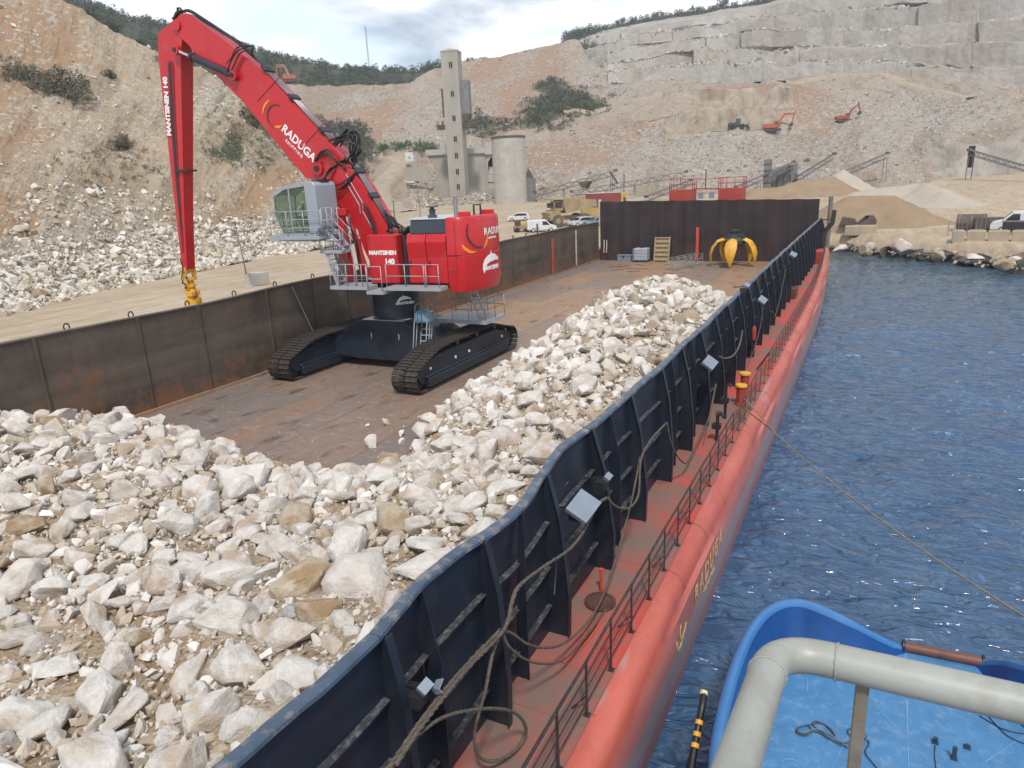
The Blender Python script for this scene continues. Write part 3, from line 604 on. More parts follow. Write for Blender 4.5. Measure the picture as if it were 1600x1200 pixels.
# ------------------------------------------------------------------ sand and gravel heaps
def heap_mat(name, a, b):
    m, nt, p, co = newmat(name); n = noise(nt, co, 0.35, 6, 0.6); n2 = noise(nt, co, 5, 5, 0.7)
    c = ramp(nt, n, [(0.3, a), (0.7, b)]); c = mixc(nt, 0.3, c, ramp(nt, n2, [(0.3, tuple(x*.6 for x in a)), (0.7, tuple(min(1, x*1.3) for x in b))]))
    setc(nt, p, c); p.inputs['Roughness'].default_value = 1; p.inputs['Specular IOR Level'].default_value = 0.1
    nt.links.new(bump(nt, n2, 0.6, 0.2), p.inputs['Normal']); return m
M_sand = heap_mat('tan_sand', (0.25, 0.18, 0.115), (0.34, 0.25, 0.165)); M_gravel = heap_mat('grey_gravel', (0.38, 0.335, 0.27), (0.47, 0.42, 0.35))
def heap(name, label, peaks, mat, step=0.7, slope=0.62):
    xs = [p_[0] for p_ in peaks]; ys = [p_[1] for p_ in peaks]; hm = max(p_[2] for p_ in peaks)/slope+3
    X_, Y_ = np.meshgrid(np.arange(min(xs)-hm, max(xs)+hm, step), np.arange(min(ys)-hm, max(ys)+hm, step))
    P_ = np.stack([X_, Y_, X_*0], -1); gz = ground_z(X_, Y_); h = np.full(X_.shape, -1.0)
    for a, b in zip(peaks, peaks[1:]+[peaks[-1]]):
        ab = np.array([b[0]-a[0], b[1]-a[1]]); L = max(ab@ab, 1e-6); t = np.clip(((X_-a[0])*ab[0]+(Y_-a[1])*ab[1])/L, 0, 1)
        d = np.hypot(X_-a[0]-t*ab[0], Y_-a[1]-t*ab[1]); h = np.maximum(h, a[2]*(1-t)+b[2]*t-d*slope)
    h = h+fbm(P_, 0.25, 4)*0.7+fbm(P_, 1.2, 2)*0.12
    h = np.where(h > -0.6, 0.5*(h+np.sqrt(h*h+0.3)), -0.6); Z = gz+h-0.12
    id_ = np.arange(X_.size).reshape(X_.shape); F_ = np.stack([id_[:-1, :-1], id_[:-1, 1:], id_[1:, 1:], id_[1:, :-1]], -1).reshape(-1, 4)
    keep = (h > 0.02); kf = keep[:-1, :-1] | keep[1:, 1:] | keep[:-1, 1:] | keep[1:, :-1]
    V_ = np.stack([X_, Y_, Z], -1).reshape(-1, 3); F_ = F_[kf.ravel()]; us_, inv = np.unique(F_, return_inverse=True)
    o = np_mesh(name, V_[us_], inv.reshape(F_.shape), mat, smooth=True); tag(o, label, 'heap'); return o
a1 = atD(1325, 309, 112); a2 = atD(1400, 309, 112); a3 = atD(1475, 350, 110)
heap('sand_heap', 'long heap of tan sand nearest the shore', [(a1.x, a1.y, a1.z-1.7), (a2.x, a2.y, a2.z-1.7), (a3.x, a3.y, 0.9)], M_sand)
a1 = atD(1340, 330, 150); a2 = atD(1440, 284, 150); a3 = atD(1480, 320, 140)
heap('gravel_heap', 'pale grey gravel heap behind the tan sand', [(a1.x, a1.y, 2.5), (a2.x, a2.y, a2.z-3.3), (a3.x, a3.y, 2.6)], M_gravel, slope=0.5)
a1 = atD(1170, 318, 170); a2 = atD(1300, 296, 175)
heap('sand_heap', 'flat topped tan heap in front of the conveyors', [(a1.x, a1.y, 2.0), (a2.x, a2.y, 4.0)], M_sand)
a1 = atD(1316, 285, 185)
heap('gravel_heap', 'small grey gravel cone under the middle conveyor', [(a1.x, a1.y, 5.0)], M_gravel)

# ------------------------------------------------------------------ shore boulders
# ================================================================== boulders: detailed stones, one object each
def detailed_rock(seed, n=15, flat=0.75, cuts=2):
    bm = hull_rock(n, seed, flat)
    bmesh.ops.dissolve_limit(bm, angle_limit=rad(13), verts=bm.verts, edges=bm.edges)
    bmesh.ops.bevel(bm, geom=list(bm.edges), offset=0.055, segments=2, profile=0.55, affect='EDGES')
    bmesh.ops.triangulate(bm, faces=bm.faces)
    long = [e for e in bm.edges if e.calc_length() > 0.20]
    bmesh.ops.subdivide_edges(bm, edges=long, cuts=cuts, use_grid_fill=True)
    bmesh.ops.triangulate(bm, faces=bm.faces)
    V = np.array([v.co[:] for v in bm.verts]); d = fbm(V+seed*3.1, 1.9, 3)*0.09+np.abs(fbm(V+seed, 4.5, 3))*0.07
    r = np.linalg.norm(V, axis=1)[:, None]; V = V+V/r*d[:, None]; r = np.linalg.norm(V, axis=1)[:, None]; V = V*np.minimum(1, 1.08/r)
    for v, c in zip(bm.verts, V): v.co = c
    me = bpy.data.meshes.new('boulder'); bm.to_mesh(me); bm.free(); me.shade_smooth(); me.set_sharp_from_angle(angle=rad(24)); me.materials.append(None)
    return me
ROCKS = [('flat', detailed_rock(500+k, 16, 0.55)) for k in range(7)]+[('blocky', detailed_rock(520+k, 14, 0.85)) for k in range(9)]+[('rounded', detailed_rock(540+k, 24, 0.8)) for k in range(8)]
def boulder_mat(name, a, b, stain, amt):
    m, nt, p, co = newmat(name)
    oi = nt.nodes.new('ShaderNodeObjectInfo'); sh = nt.nodes.new('ShaderNodeVectorMath'); sh.operation = 'ADD'; nt.links.new(co, sh.inputs[0])
    rc_ = nt.nodes.new('ShaderNodeMath'); rc_.operation = 'MULTIPLY'; rc_.inputs[1].default_value = 40; nt.links.new(oi.outputs['Random'], rc_.inputs[0])
    cx = nt.nodes.new('ShaderNodeCombineXYZ'); 
    for i_ in range(3): nt.links.new(rc_.outputs[0], cx.inputs[i_])
    nt.links.new(cx.outputs[0], sh.inputs[1]); co = sh.outputs[0]
    n = noise(nt, co, 1.6, 7, 0.62); n2 = noise(nt, co, 1.0, 5, 0.55); n3 = noise(nt, co, 9, 6, 0.7)
    c = ramp(nt, n, [(0.32, a), (0.62, b)]); c = mixc(nt, ramp(nt, n2, [(0.56-amt*0.12, (0, 0, 0)), (0.68-amt*0.08, (0.85, 0.85, 0.85))]), c, stain)
    c = mixc(nt, 0.3, c, ramp(nt, n3, [(0.3, (0.3, 0.28, 0.25)), (0.7, (0.72, 0.7, 0.67))]), 'SOFT_LIGHT')
    setc(nt, p, c); p.inputs['Roughness'].default_value = 0.88; p.inputs['Specular IOR Level'].default_value = 0.25
    nt.links.new(bump(nt, n3, 0.55, 0.06, bump(nt, n, 0.5, 0.18)), p.inputs['Normal']); return m
TINTS = [('white', boulder_mat('white_boulder', (0.51, 0.48, 0.44), (0.67, 0.645, 0.61), (0.46, 0.375, 0.29), 0.35)),
         ('cream', boulder_mat('cream_boulder', (0.48, 0.435, 0.39), (0.62, 0.585, 0.545), (0.41, 0.31, 0.235), 0.5)),
         ('tan stained', boulder_mat('tan_boulder', (0.36, 0.295, 0.22), (0.50, 0.43, 0.34), (0.30, 0.20, 0.11), 0.9)),
         ('grey', boulder_mat('grey_boulder', (0.33, 0.33, 0.325), (0.46, 0.455, 0.445), (0.26, 0.25, 0.24), 0.3))]
M_wet = boulder_mat('wet_boulder', (0.075, 0.07, 0.06), (0.16, 0.145, 0.12), (0.03, 0.03, 0.022), 0.9)
def boulder(kind, me, tint_mat_, loc, r, sq, rot, label, group, cat='boulder', name='boulder'):
    o = bpy.data.objects.new(name, me); COL.objects.link(o); o.location = loc; o.scale = (r, r*sq[0], r*sq[1]); o.rotation_euler = rot
    o.material_slots[0].link = 'OBJECT'; o.material_slots[0].material = tint_mat_
    tag(o, label, cat, group); return o
# shore boulders
shore_px = [(1312,388,1.0,0),(1338,386,.9,2),(1352,392,1.1,1),(1372,390,1.0,2),(1388,394,1.2,2),(1405,388,1.5,0),(1418,393,1.0,1),(1432,396,1.3,2),(1450,400,1.2,2),(1466,399,.8,1),(1478,402,1.3,2),(1500,388,1.4,0),(1508,406,1.3,2),(1522,402,.9,0),(1535,408,1.2,2),(1552,411,1.0,2),(1570,412,.9,1),(1584,408,.7,0),(1604,416,2.4,2),(1640,424,1.5,2),(1325,381,.6,1),(1362,384,.6,0),(1398,381,.6,1),(1446,387,.7,0),(1462,391,.6,1),(1490,394,.6,1),(1545,398,.6,0),(1562,402,.5,1),(1580,402,.6,1)]
names_ = ['pale', 'tan', 'dark wet']; rk = random.Random(3)
for n_, (u, v, r, w_) in enumerate(shore_px):
    q = onZ(u, v+(2 if w_ == 2 else 0), 0.35 if w_ == 2 else 1.0); kd, me = ROCKS[rk.randrange(len(ROCKS))]
    where = 'by the pile at the barge bow' if u < 1345 else 'below the low wall with the digger buckets' if u < 1410 else 'below the tan sand heap' if u < 1495 else 'below the row of concrete blocks' if u < 1570 else 'at the right end of the shore'
    same = [x for x in shore_px if x[3] == w_]; same.sort(); k_ = same.index((u, v, r, w_))
    boulder(kd, me, M_wet if w_ == 2 else TINTS[2 if w_ else 1][1], q, r*1.25, (rk.uniform(.7, 1), rk.uniform(.6, .8)), (rk.uniform(-.3, .3), rk.uniform(-.3, .3), rk.uniform(0, 6)),
            f"{names_[w_]} shore boulder, {['leftmost','second','third','fourth','fifth','sixth','seventh','eighth','ninth','tenth','eleventh','twelfth','thirteenth','fourteenth','fifteenth'][k_]} {names_[w_]} one from the left", 'boulders along the shore', name='shore_boulder')
P = np.array([onZ(u+rs.uniform(-8, 8), v-rs.uniform(2, 14), 1.2) for u in np.arange(1290, 1680, 3.2) for v in [384+(u-1300)*0.105]])
scatter('shore_rubble', P-np.array([0, 0, .5]), rs.uniform(.10, .28, len(P)), M_stone, seed=12, tint=rs.rand(len(P))*0.3)['label'] = 'small stones and earth along the shore bank'

# ================================================================== THE BARGE
XC, XP = -4.58, -27.2            # starboard coaming plate, port coaming plate
ZD, ZF, ZT = 2.35, 1.2, 5.4      # side deck, hold floor, coaming top
YB = 75.0                        # end wall of the hold
M_navy = paint('navy_coaming_paint', (0.012, 0.017, 0.029), 0.42, var=0.35, scale=1.1, bmp=0.12, dirt=(0.030, 0.034, 0.042), dirt_amt=0.4, stretch=(1, 1, .35))
M_navy_rim = paint('worn_blue_rim_paint', (0.058, 0.088, 0.135), 0.45, var=0.3, scale=2.0, bmp=0.15, dirt=(0.30, 0.26, 0.22), dirt_amt=0.45)
M_stiff = paint('scraped_stiffener_paint', (0.040, 0.045, 0.053), 0.5, var=0.4, scale=5.0, bmp=0.2, dirt=(0.19, 0.18, 0.17), dirt_amt=0.5)
M_sheet = paint('pale_sheet_steel', (0.20, 0.24, 0.29), 0.45, var=0.15, scale=2.0)
def red_deck():
    m, nt, p, co = newmat('worn_red_deck_paint')
    n = noise(nt, co, 0.55, 6, 0.6); n2 = noise(nt, co, 3.5, 8, 0.7)
    c = ramp(nt, n, [(0.38, (0.19, 0.12, 0.10)), (0.50, (0.33, 0.09, 0.07)), (0.60, (0.52, 0.06, 0.045))])
    c = mixc(nt, ramp(nt, n2, [(0.45, (0, 0, 0)), (0.7, (0.65, 0.65, 0.65))]), c, (0.17, 0.13, 0.105))
    setc(nt, p, c); p.inputs['Roughness'].default_value = 0.75; nt.links.new(bump(nt, n2, 0.25, 0.02), p.inputs['Normal']); return m
M_reddeck = red_deck()
def red_hull():
    m, nt, p, co = newmat('orange_red_hull_paint')
    s = nt.nodes.new('ShaderNodeSeparateXYZ'); nt.links.new(co, s.inputs[0])
    n = noise(nt, co, 1.2, 6, 0.6, stretch=(1, .3, 1)); n2 = noise(nt, co, 5, 7, 0.65, stretch=(1, .4, 1)); n3 = noise(nt, co, 0.8, 7, 0.65, stretch=(1, .25, 2.2))
    c = ramp(nt, n, [(0.3, (0.37, 0.065, 0.048)), (0.7, (0.53, 0.125, 0.085))])
    c = mixc(nt, ramp(nt, n2, [(0.55, (0, 0, 0)), (0.8, (0.5, 0.5, 0.5))]), c, (0.42, 0.17, 0.13))
    n7 = noise(nt, co, 2.2, 6, 0.65, stretch=(1, 1, 0.10)); c = mixc(nt, ramp(nt, n7, [(0.55, (0, 0, 0)), (0.75, (0.55, 0.55, 0.55))]), c, (0.20, 0.07, 0.045)); n8 = noise(nt, co, 0.9, 8, 0.75, stretch=(1, .15, 1)); c = mixc(nt, ramp(nt, n8, [(0.57, (0, 0, 0)), (0.63, (0.5, 0.5, 0.5))]), c, (0.30, 0.30, 0.31))
    # scraped blue grey swath low on the side: the paint is worn to primer there
    zz = math_(nt, 'ADD', s.outputs[2], math_(nt, 'MULTIPLY', math_(nt, 'SUBTRACT', n3, 0.5), 0.9))
    sw = ramp(nt, zz, [(0.35, (0, 0, 0)), (0.52, (1, 1, 1)), (1.28, (1, 1, 1)), (1.36, (0, 0, 0))])
    z2 = nt.nodes.new('ShaderNodeMapRange'); z2.inputs[1].default_value = 0; z2.inputs[2].default_value = 2.0; nt.links.new(zz, z2.inputs[0])
    sw = ramp(nt, z2.outputs[0], [(0.24, (0, 0, 0)), (0.30, (1, 1, 1)), (0.64, (1, 1, 1)), (0.68, (0, 0, 0))])
    c = mixc(nt, math_(nt, 'MULTIPLY', sw, 0.9), c, ramp(nt, n2, [(0.3, (0.13, 0.18, 0.21)), (0.7, (0.27, 0.31, 0.32))]))
    z3 = nt.nodes.new('ShaderNodeMapRange'); z3.inputs[1].default_value = -.3; z3.inputs[2].default_value = 0.62; nt.links.new(zz, z3.inputs[0])
    c = mixc(nt, ramp(nt, z3.outputs[0], [(0.0, (0.8, 0.8, 0.8)), (0.9, (0.45, 0.45, 0.45)), (1.0, (0, 0, 0))]), c, (0.20, 0.055, 0.05))
    z4 = nt.nodes.new('ShaderNodeMapRange'); z4.inputs[1].default_value = 1.95; z4.inputs[2].default_value = 1.75; z4.inputs[4].default_value = 0.45; nt.links.new(s.outputs[2], z4.inputs[0]); c = mixc(nt, math_(nt, 'MULTIPLY', z4.outputs[0], math_(nt, 'ADD', n, .45)), c, (0.36, 0.20, 0.20))
    setc(nt, p, c); p.inputs['Roughness'].default_value = 0.42; nt.links.new(bump(nt, n2, 0.12, 0.02), p.inputs['Normal']); return m
M_redhull = red_hull()
def rust_wall(name, base, rust, pale):
    m, nt, p, co = newmat(name)
    n = noise(nt, co, 0.45, 8, 0.68); n2 = noise(nt, co, 2.2, 8, 0.7); n3 = noise(nt, co, 0.30, 5, 0.6, stretch=(1, 0.25, 3.2)); n4 = noise(nt, co, 2.5, 6, 0.6, stretch=(1, 1, 0.12))
    c = ramp(nt, n, [(0.3, tuple(x*.6 for x in base)), (0.7, tuple(x*1.35 for x in base))])
    c = mixc(nt, ramp(nt, n3, [(0.42, (0, 0, 0)), (0.65, (0.55, 0.55, 0.55))]), c, pale)
    c = mixc(nt, ramp(nt, n4, [(0.5, (0, 0, 0)), (0.75, (0.35, 0.35, 0.35))]), c, tuple(x*.5 for x in base))
    s = nt.nodes.new('ShaderNodeSeparateXYZ'); nt.links.new(co, s.inputs[0])
    lowr = nt.nodes.new('ShaderNodeMapRange'); lowr.inputs[1].default_value = 4.2; lowr.inputs[2].default_value = 1.2; lowr.inputs[3].default_value = 0; lowr.inputs[4].default_value = 0.16; nt.links.new(s.outputs[2], lowr.inputs[0])
    f = math_(nt, 'ADD', math_(nt, 'MULTIPLY', math_(nt, 'ADD', n2, n), 0.5), lowr.outputs[0])
    c = mixc(nt, ramp(nt, f, [(0.58, (0, 0, 0)), (0.66, (0.75, 0.75, 0.75))]), c, rust)
    setc(nt, p, c); p.inputs['Roughness'].default_value = 0.7; p.inputs['Specular IOR Level'].default_value = 0.35
    nt.links.new(bump(nt, n2, 0.25, 0.03), p.inputs['Normal']); return m
M_wallrust = rust_wall('rusty_brown_hold_wall', (0.080, 0.062, 0.050), (0.185, 0.085, 0.042), (0.155, 0.128, 0.10))
M_endwall = rust_wall('dark_purple_brown_end_wall', (0.033, 0.022, 0.024), (0.060, 0.036, 0.030), (0.048, 0.036, 0.036))
def floor_mat(name, k):
    m, nt, p, co = newmat(name)
    n = noise(nt, co, 0.35, 7, 0.65, stretch=(1.3, 0.22, 1)); n2 = noise(nt, co, 1.6, 8, 0.7, stretch=(1.3, 0.5, 1)); n3 = noise(nt, co, 0.9, 5, 0.55, stretch=(1.4, 0.6, 1)); n5 = noise(nt, co, 6, 6, 0.7)
    a, b, c_ = [((0.160, 0.135, 0.125), (0.205, 0.160, 0.135), (0.27, 0.225, 0.19)), ((0.185, 0.135, 0.110), (0.250, 0.165, 0.115), (0.32, 0.25, 0.20)), ((0.27, 0.155, 0.085), (0.36, 0.20, 0.095), (0.33, 0.24, 0.18))][k]
    c = ramp(nt, n, [(0.3, a), (0.62, b), (0.8, c_)])
    c = mixc(nt, ramp(nt, n2, [(0.5, (0, 0, 0)), (0.72, (0.7, 0.7, 0.7))]), c, (0.30, 0.24, 0.20) if k else (0.20, 0.175, 0.165))
    c = mixc(nt, ramp(nt, n3, [(0.31, (0.9, 0.9, 0.9)), (0.42, (0, 0, 0))]), c, (0.055, 0.038, 0.03)); n9 = noise(nt, co, 2.8, 7, 0.7, stretch=(.5, 1.6, 1)); c = mixc(nt, ramp(nt, n9, [(0.57, (0, 0, 0)), (0.66, (0.7, 0.7, 0.7))]), c, (0.42, 0.35, 0.30)); n10 = noise(nt, co, .5, 4, 0.5, stretch=(1.2, .3, 1)); c = mixc(nt, ramp(nt, n10, [(0.52, (0, 0, 0)), (0.68, (0.6, 0.6, 0.6))]), c, (0.30, 0.155, 0.075) if k else (0.22, 0.15, 0.12))
    c = mixc(nt, 0.25, c, ramp(nt, n5, [(0.3, (0.05, 0.04, 0.035)), (0.7, (0.28, 0.23, 0.2))]))
    setc(nt, p, c); p.inputs['Roughness'].default_value = 0.55; p.inputs['Specular IOR Level'].default_value = 0.5
    nt.links.new(bump(nt, n2, 0.3, 0.03), p.inputs['Normal']); return m
M_floor = [floor_mat('grey_hold_plate', 0), floor_mat('worn_brown_hold_plate', 1), floor_mat('rusty_orange_hold_plate', 2)]
M_dark = paint('black_rubber', (0.02, 0.02, 0.022), 0.6, var=0.3)
M_railred = paint('rusty_rail_paint', (0.105, 0.045, 0.035), 0.7, var=0.4, scale=4)
M_raildark = paint('black_rail_paint', (0.030, 0.026, 0.028), 0.5, var=0.4, scale=4, dirt=(0.12, 0.06, 0.045), dirt_amt=.4)
M_bright_red = paint('red_gantry_paint', (0.36, 0.045, 0.030), 0.5, var=0.25)
M_yel = paint('yellow_paint', (0.68, 0.36, 0.03), 0.55, var=0.15, dirt=(0.34, 0.19, 0.06), dirt_amt=.4)

barge = thing('barge', 'orange red hopper barge with navy coaming, its open hold part filled with stone', 'barge', (-16, 32, 0))
# hull: rounded gunwale, vertical side, tapering inward towards the bow; sections along Y
def side_dx(y): return -0.0 if y < 46 else -1.25*min(1, (y-46)/34)**1.5
prof = [(-30.2, ZD), (-4.9, ZD), (-3.16, ZD)] + [(-3.16+0.36*math.sin(a), ZD-0.36+0.42*math.cos(a)-0.04) for a in [k*math.pi/2/7 for k in range(0, 8)]] + [(-2.74, 1.86), (-2.72, 1.2), (-2.74, 0.66), (-2.80, 0.0), (-3.1, -1.6), (-29.8, -1.6), (-30.3, 1.0)]
ys = sorted(set(list(np.arange(-14, 78.1, 1.0))+[78]))
secs = []
for y in ys:
    s_ = []
    for (x, z) in prof:
        if x > -4.8:
            bulge = 0.035*math.sin(y*5.7) if (z > 1.9 and x > -3.1) else 0
            x = x+side_dx(y)+bulge
        if z < 1 and y > 66: z = z+(y-66)/12*1.8 if z < 0.5 else z
        s_.append((x, y, z))
    secs.append(s_)
mb = MB(); mb.loft(secs[:], closed=True, cap=True)
hull = mb.build('hull', M_redhull, barge, smooth=35)
# side deck plates laid on the hull top: one sheet per frame bay
for k, y in enumerate(np.arange(-6, 76, 2.33*2)):
    y1 = min(y+2.33*2-0.012, 76.5); mb = MB(); x1 = -3.17+side_dx((y+y1)/2)
    mb.bx(-4.75, x1, y, y1, ZD+0.001, ZD+0.007); mb.build('side_deck_plate', M_reddeck, barge)
for y in np.arange(-5, 74, 2.2):
    x0 = side_dx(y); MB().tube([(x+x0+(.004 if z < ZD-.05 else 0), y+.03*math.sin(z*9), z+.003) for x, z in prof[3:10]], .007, 5).build('weld_seam', M_redhull, barge, smooth=True)
# hold floor
mb = MB(); mb.bx(XP-0.1, XC+0.1, -8, YB+1, ZF-0.25, ZF-0.004); 
hf = mb.build('hold_floor', M_floor[0], barge)
rr_ = random.Random(8); xe = [XP, -25.6, -22.2, -18.8, -15.4, -12.0, -8.6, XC]
for i_ in range(7):
    for j_, y in enumerate(np.arange(-2 if i_ > 2 else 4, YB, 8.5)):
        y0 = y+(1.7 if i_ % 2 else 0); y1 = min(y0+8.5, YB-0.02)
        if y0 > YB-1: continue
        k = 0 if (i_ == 0 or (y < 30 and rr_.random() < .6)) else (2 if (y > 36 and i_ < 6 and rr_.random() < .6+.3*(i_ in (1, 2))) else 1)
        mb = MB(); mb.bx(xe[i_]+.012, xe[i_+1]-.012, y0+.012, y1-.012, ZF-.003, ZF+0.012+rr_.uniform(0, .004)); mb.build('hold_plate', M_floor[k], barge)
# the hull sheet must not cross the hold: cut it out of the hull
bmc = MB(); bmc.bx(XP-0.7, XC-0.001, -8.2, YB+0.6, ZF-0.2, 3.0)
cut = bmc.build('cut', M_dark); md = hull.modifiers.new('hold', 'BOOLEAN'); md.operation = 'DIFFERENCE'; md.object = cut; md.solver = 'EXACT'
dg = bpy.context.evaluated_depsgraph_get(); dg.update(); me2 = bpy.data.meshes.new_from_object(hull.evaluated_get(dg)); hull.modifiers.clear(); hull.data = me2
bpy.data.objects.remove(cut)

# coaming, starboard: battered top edge follows measured offsets
TY = [0, 3.2, 4.0, 4.7, 5.2, 5.6, 6.2, 6.9, 7.5, 7.9, 8.8, 9.7, 10.9, 12.4, 14.7, 16.9, 19.5, 22, 24.2, 27, 30.4, 38.7, 51, 67, 78]
TX = [-4.58, -4.58, -4.54, -4.5, -4.49, -4.52, -4.63, -4.61, -4.51, -4.44, -4.43, -4.56, -4.76, -4.67, -4.62, -4.57, -4.63, -4.6, -4.64, -4.64, -4.66, -4.70, -4.72, -4.72, -4.72]
def topdx(y): return float(np.interp(y, TY, TX))-XC+0.012*math.sin(y*3.1)+0.008*math.sin(y*7.7)
def cx_(y, z):
    t = max(0, (z-ZD)/(ZT-ZD)); return XC+topdx(y)*t**2+0.02*math.sin(y*2.7)*math.sin(t*3.1)
RIB0, RIBS = 5.22, 2.33
rj_ = random.Random(12); ribs_y = [RIB0+RIBS*k+rj_.uniform(-.05, .05) for k in range(-2, 31)]
for k, y in enumerate(ribs_y[:-1]):
    y1 = ribs_y[k+1]; n_y = 10; zs = [ZF, ZD, 3.1, 3.9, 4.6, 5.1, ZT-.02]
    mb = MB(); G = [[(cx_(yy, z)+0.035*math.sin(math.pi*(yy-y)/RIBS)*math.sin(math.pi*min(1, max(0, (z-ZD)/3.05)))*(-1), yy, z) for z in zs] for yy in np.linspace(y+0.004, y1-0.004, n_y)]
    mb.loft(G); mb.loft([[(p_[0]-0.02, p_[1], p_[2]) for p_ in g] for g in G][::-1])
    pn = mb.build('coaming_panel', M_navy, barge, smooth=40)
    # three sagging stiffener bars between the ribs
    for zz in (4.55, 3.70, 2.95):
        sag = rr_.uniform(0.0, 0.05); yy = np.linspace(y+0.05, y1-0.02, 6); 
        if k in (2, 3, 4): sag += 0.06
        sec = []
        for q in yy:
            s_ = sag*math.sin(math.pi*(q-y)/RIBS); x0 = cx_(q, zz)+0.0; dz = -s_*1.2; sec.append([(x0-.01, q, zz+dz-.006), (x0+.085, q, zz+dz-.016-.02*s_), (x0+.085, q, zz+dz), (x0-.01, q, zz+dz+.008)])
        MB().loft(sec, closed=True, cap=True).build('stiffener_bar', M_stiff, barge)
for k, y in enumerate(ribs_y):
    dx = topdx(y); w = 0.012
    mb = MB(); poly = [(XC-.02, y, ZD+.01), (-4.20, y, ZD+.01), (-4.17, y, 3.2), (-4.30+dx*.6, y, 4.6), (-4.48+dx, y, ZT-.03), (XC+dx, y, ZT-.03), (XC+dx*.3, y, 4.2)]
    mb.prism(poly, (0, w, 0))
    for a, b in ((1, 2), (2, 3), (3, 4)):
        p_, q_ = Vector(poly[a]), Vector(poly[b]); mb.bar(p_+Vector((0, w/2, 0)), q_+Vector((0, w/2, 0)), 0.13, 0.014, up=(1, 0, 0)) if False else mb.add([(p_.x, y-.055, p_.z), (p_.x, y+.075, p_.z), (q_.x, y+.075, q_.z), (q_.x, y-.055, q_.z), (p_.x+.014, y-.055, p_.z), (p_.x+.014, y+.075, p_.z), (q_.x+.014, y+.075, q_.z), (q_.x+.014, y-.055, q_.z)], [(0,1,2,3),(7,6,5,4),(0,4,5,1),(1,5,6,2),(2,6,7,3),(3,7,4,0)])
    mb.build('rib', M_navy_rim if False else M_navy, barge)
for y in (6.15, 8.55, 13.2, 18.0, 20.4, 25.2, 29.7):
    dx = topdx(y); mb = MB(); mb.prism([(XC-.02, y, ZD+.01), (-4.36, y, ZD+.01), (-4.36, y, 4.4), (-4.50+dx, y, ZT-.05), (XC+dx, y, ZT-.05)], (0, .02, 0)); mb.build('rib', M_navy, barge)
# rim: bent cap plates, one per two bays, lapped at the joints
ry = list(np.arange(0.5, YB+0.2, 2.33)); ry[-1] = YB
for k in range(len(ry)-1):
    a, b = ry[k], ry[k+1]-0.015; sec = []; lift = rr_.uniform(0, .012)
    for q in np.linspace(a, b, 9):
        x = XC+topdx(q); z = ZT+0.02*math.sin(q*1.3)+lift
        sec.append([(x-.09, q, z-.014), (x+.025, q, z-.012), (x+.045, q, z-.025), (x+.052, q, z-.065), (x+.062, q, z-.063), (x+.056, q, z-.018), (x+.03, q, z+.004), (x-.09, q, z+.002)])
    MB().loft(sec, closed=True, cap=True).build('rim_plate', M_navy_rim, barge)
# port wall: dished plates with seams and lifting eyes
py = [-2.0]
while py[-1] < YB-1: py.append(py[-1]+rr_.choice([3.0, 3.4, 4.2]))
py[-1] = YB-0.02
def ptop(y): return ZT+0.03*math.sin(y*.5)+0.05*math.sin(y*.21+1)
def px_(y): return XP+0.05*math.sin(y*.33)+0.03*math.sin(y*.9)
for k in range(len(py)-1):
    a, b = py[k], py[k+1]; G = []
    for q in np.linspace(a+.01, b-.01, 9):
        t = (q-a)/(b-a); row = []
        for j_ in range(15):
            z = ZF+(ptop(q)-ZF)*j_/14; h = 0.035*abs(math.sin(math.pi*j_/14*4))+0.02*math.sin(math.pi*t*3)**2
            row.append((px_(q)-h, q, z))
        G.append(row)
    mb = MB(); mb.loft(G); mb.build('port_wall_panel', M_wallrust, barge, smooth=50)
    mb = MB(); mb.bx(px_(b)-.02, px_(b)+0.05, b-.05, b+.05, ZF, ptop(b)-.03); mb.build('wall_seam', M_wallrust, barge)
mb = MB(); mb.loft([[(px_(q)-.32, q, ptop(q)-.10), (px_(q)+.02, q, ptop(q)-.04), (px_(q)+.03, q, ptop(q)+.01), (px_(q)-.32, q, ptop(q)+.01)] for q in np.arange(-2, YB+.5, 1.0)], closed=True, cap=True)
mb.bx(XP-.75, XP-.33, -2, YB, ZF, ZT-.4); mb.build('port_coaming_top', M_wallrust, barge)
mb = MB(); mb.bx(XP-.02, XP+.14, -2, YB, ZF, ZF+.16); mb.build('floor_fillet', M_floor[2], barge)
for u, v in [(105, 516), (205, 496), (293, 478), (366, 462), (430, 449), (489, 437), (528, 430), (802, 374), (822, 370), (890, 356), (913, 351)]:
    q = onX(u, v, XP-.15); mb = MB(); c0 = Vector((XP-.15, q.y, ptop(q.y)+.13)); mb.tube([c0+Vector((0, .11*math.cos(a), .13*math.sin(a))) for a in np.linspace(-.6, math.pi+.6, 12)], .03, 6); mb.build('lifting_eye', M_dark, barge, smooth=True)
# end wall
mb = MB(); zt = lambda x: 7.15+(-5-x)*0.017
nx = 44; G = []
for i_ in range(nx+1):
    x = -27.0+(22.05)*i_/nx; G.append([(x, YB+0.05*math.sin(i_*1.9), ZF+(zt(x)-ZF)*j_/8+(0.04*math.sin(i_*1.3) if j_ == 8 else 0)) for j_ in range(9)])
mb.loft(G); mb.loft([[(p_[0], YB+.3, p_[2]) for p_ in g] for g in G][::-1]); mb.add([G[0][0], G[0][-1], (G[0][-1][0], YB+.3, G[0][-1][2]), (G[0][0][0], YB+.3, ZF)], [(0,1,2,3)]); mb.add([G[-1][0], G[-1][-1], (G[-1][-1][0], YB+.3, G[-1][-1][2]), (G[-1][0][0], YB+.3, ZF)], [(3,2,1,0)])
mb.add([G[0][-1]]+[G[k][-1] for k in range(1, nx+1)]+[(G[k][-1][0], YB+.3, G[k][-1][2]) for k in range(nx, -1, -1)], [tuple(range(2*nx+2))])
mb.build('end_wall', M_endwall, barge)
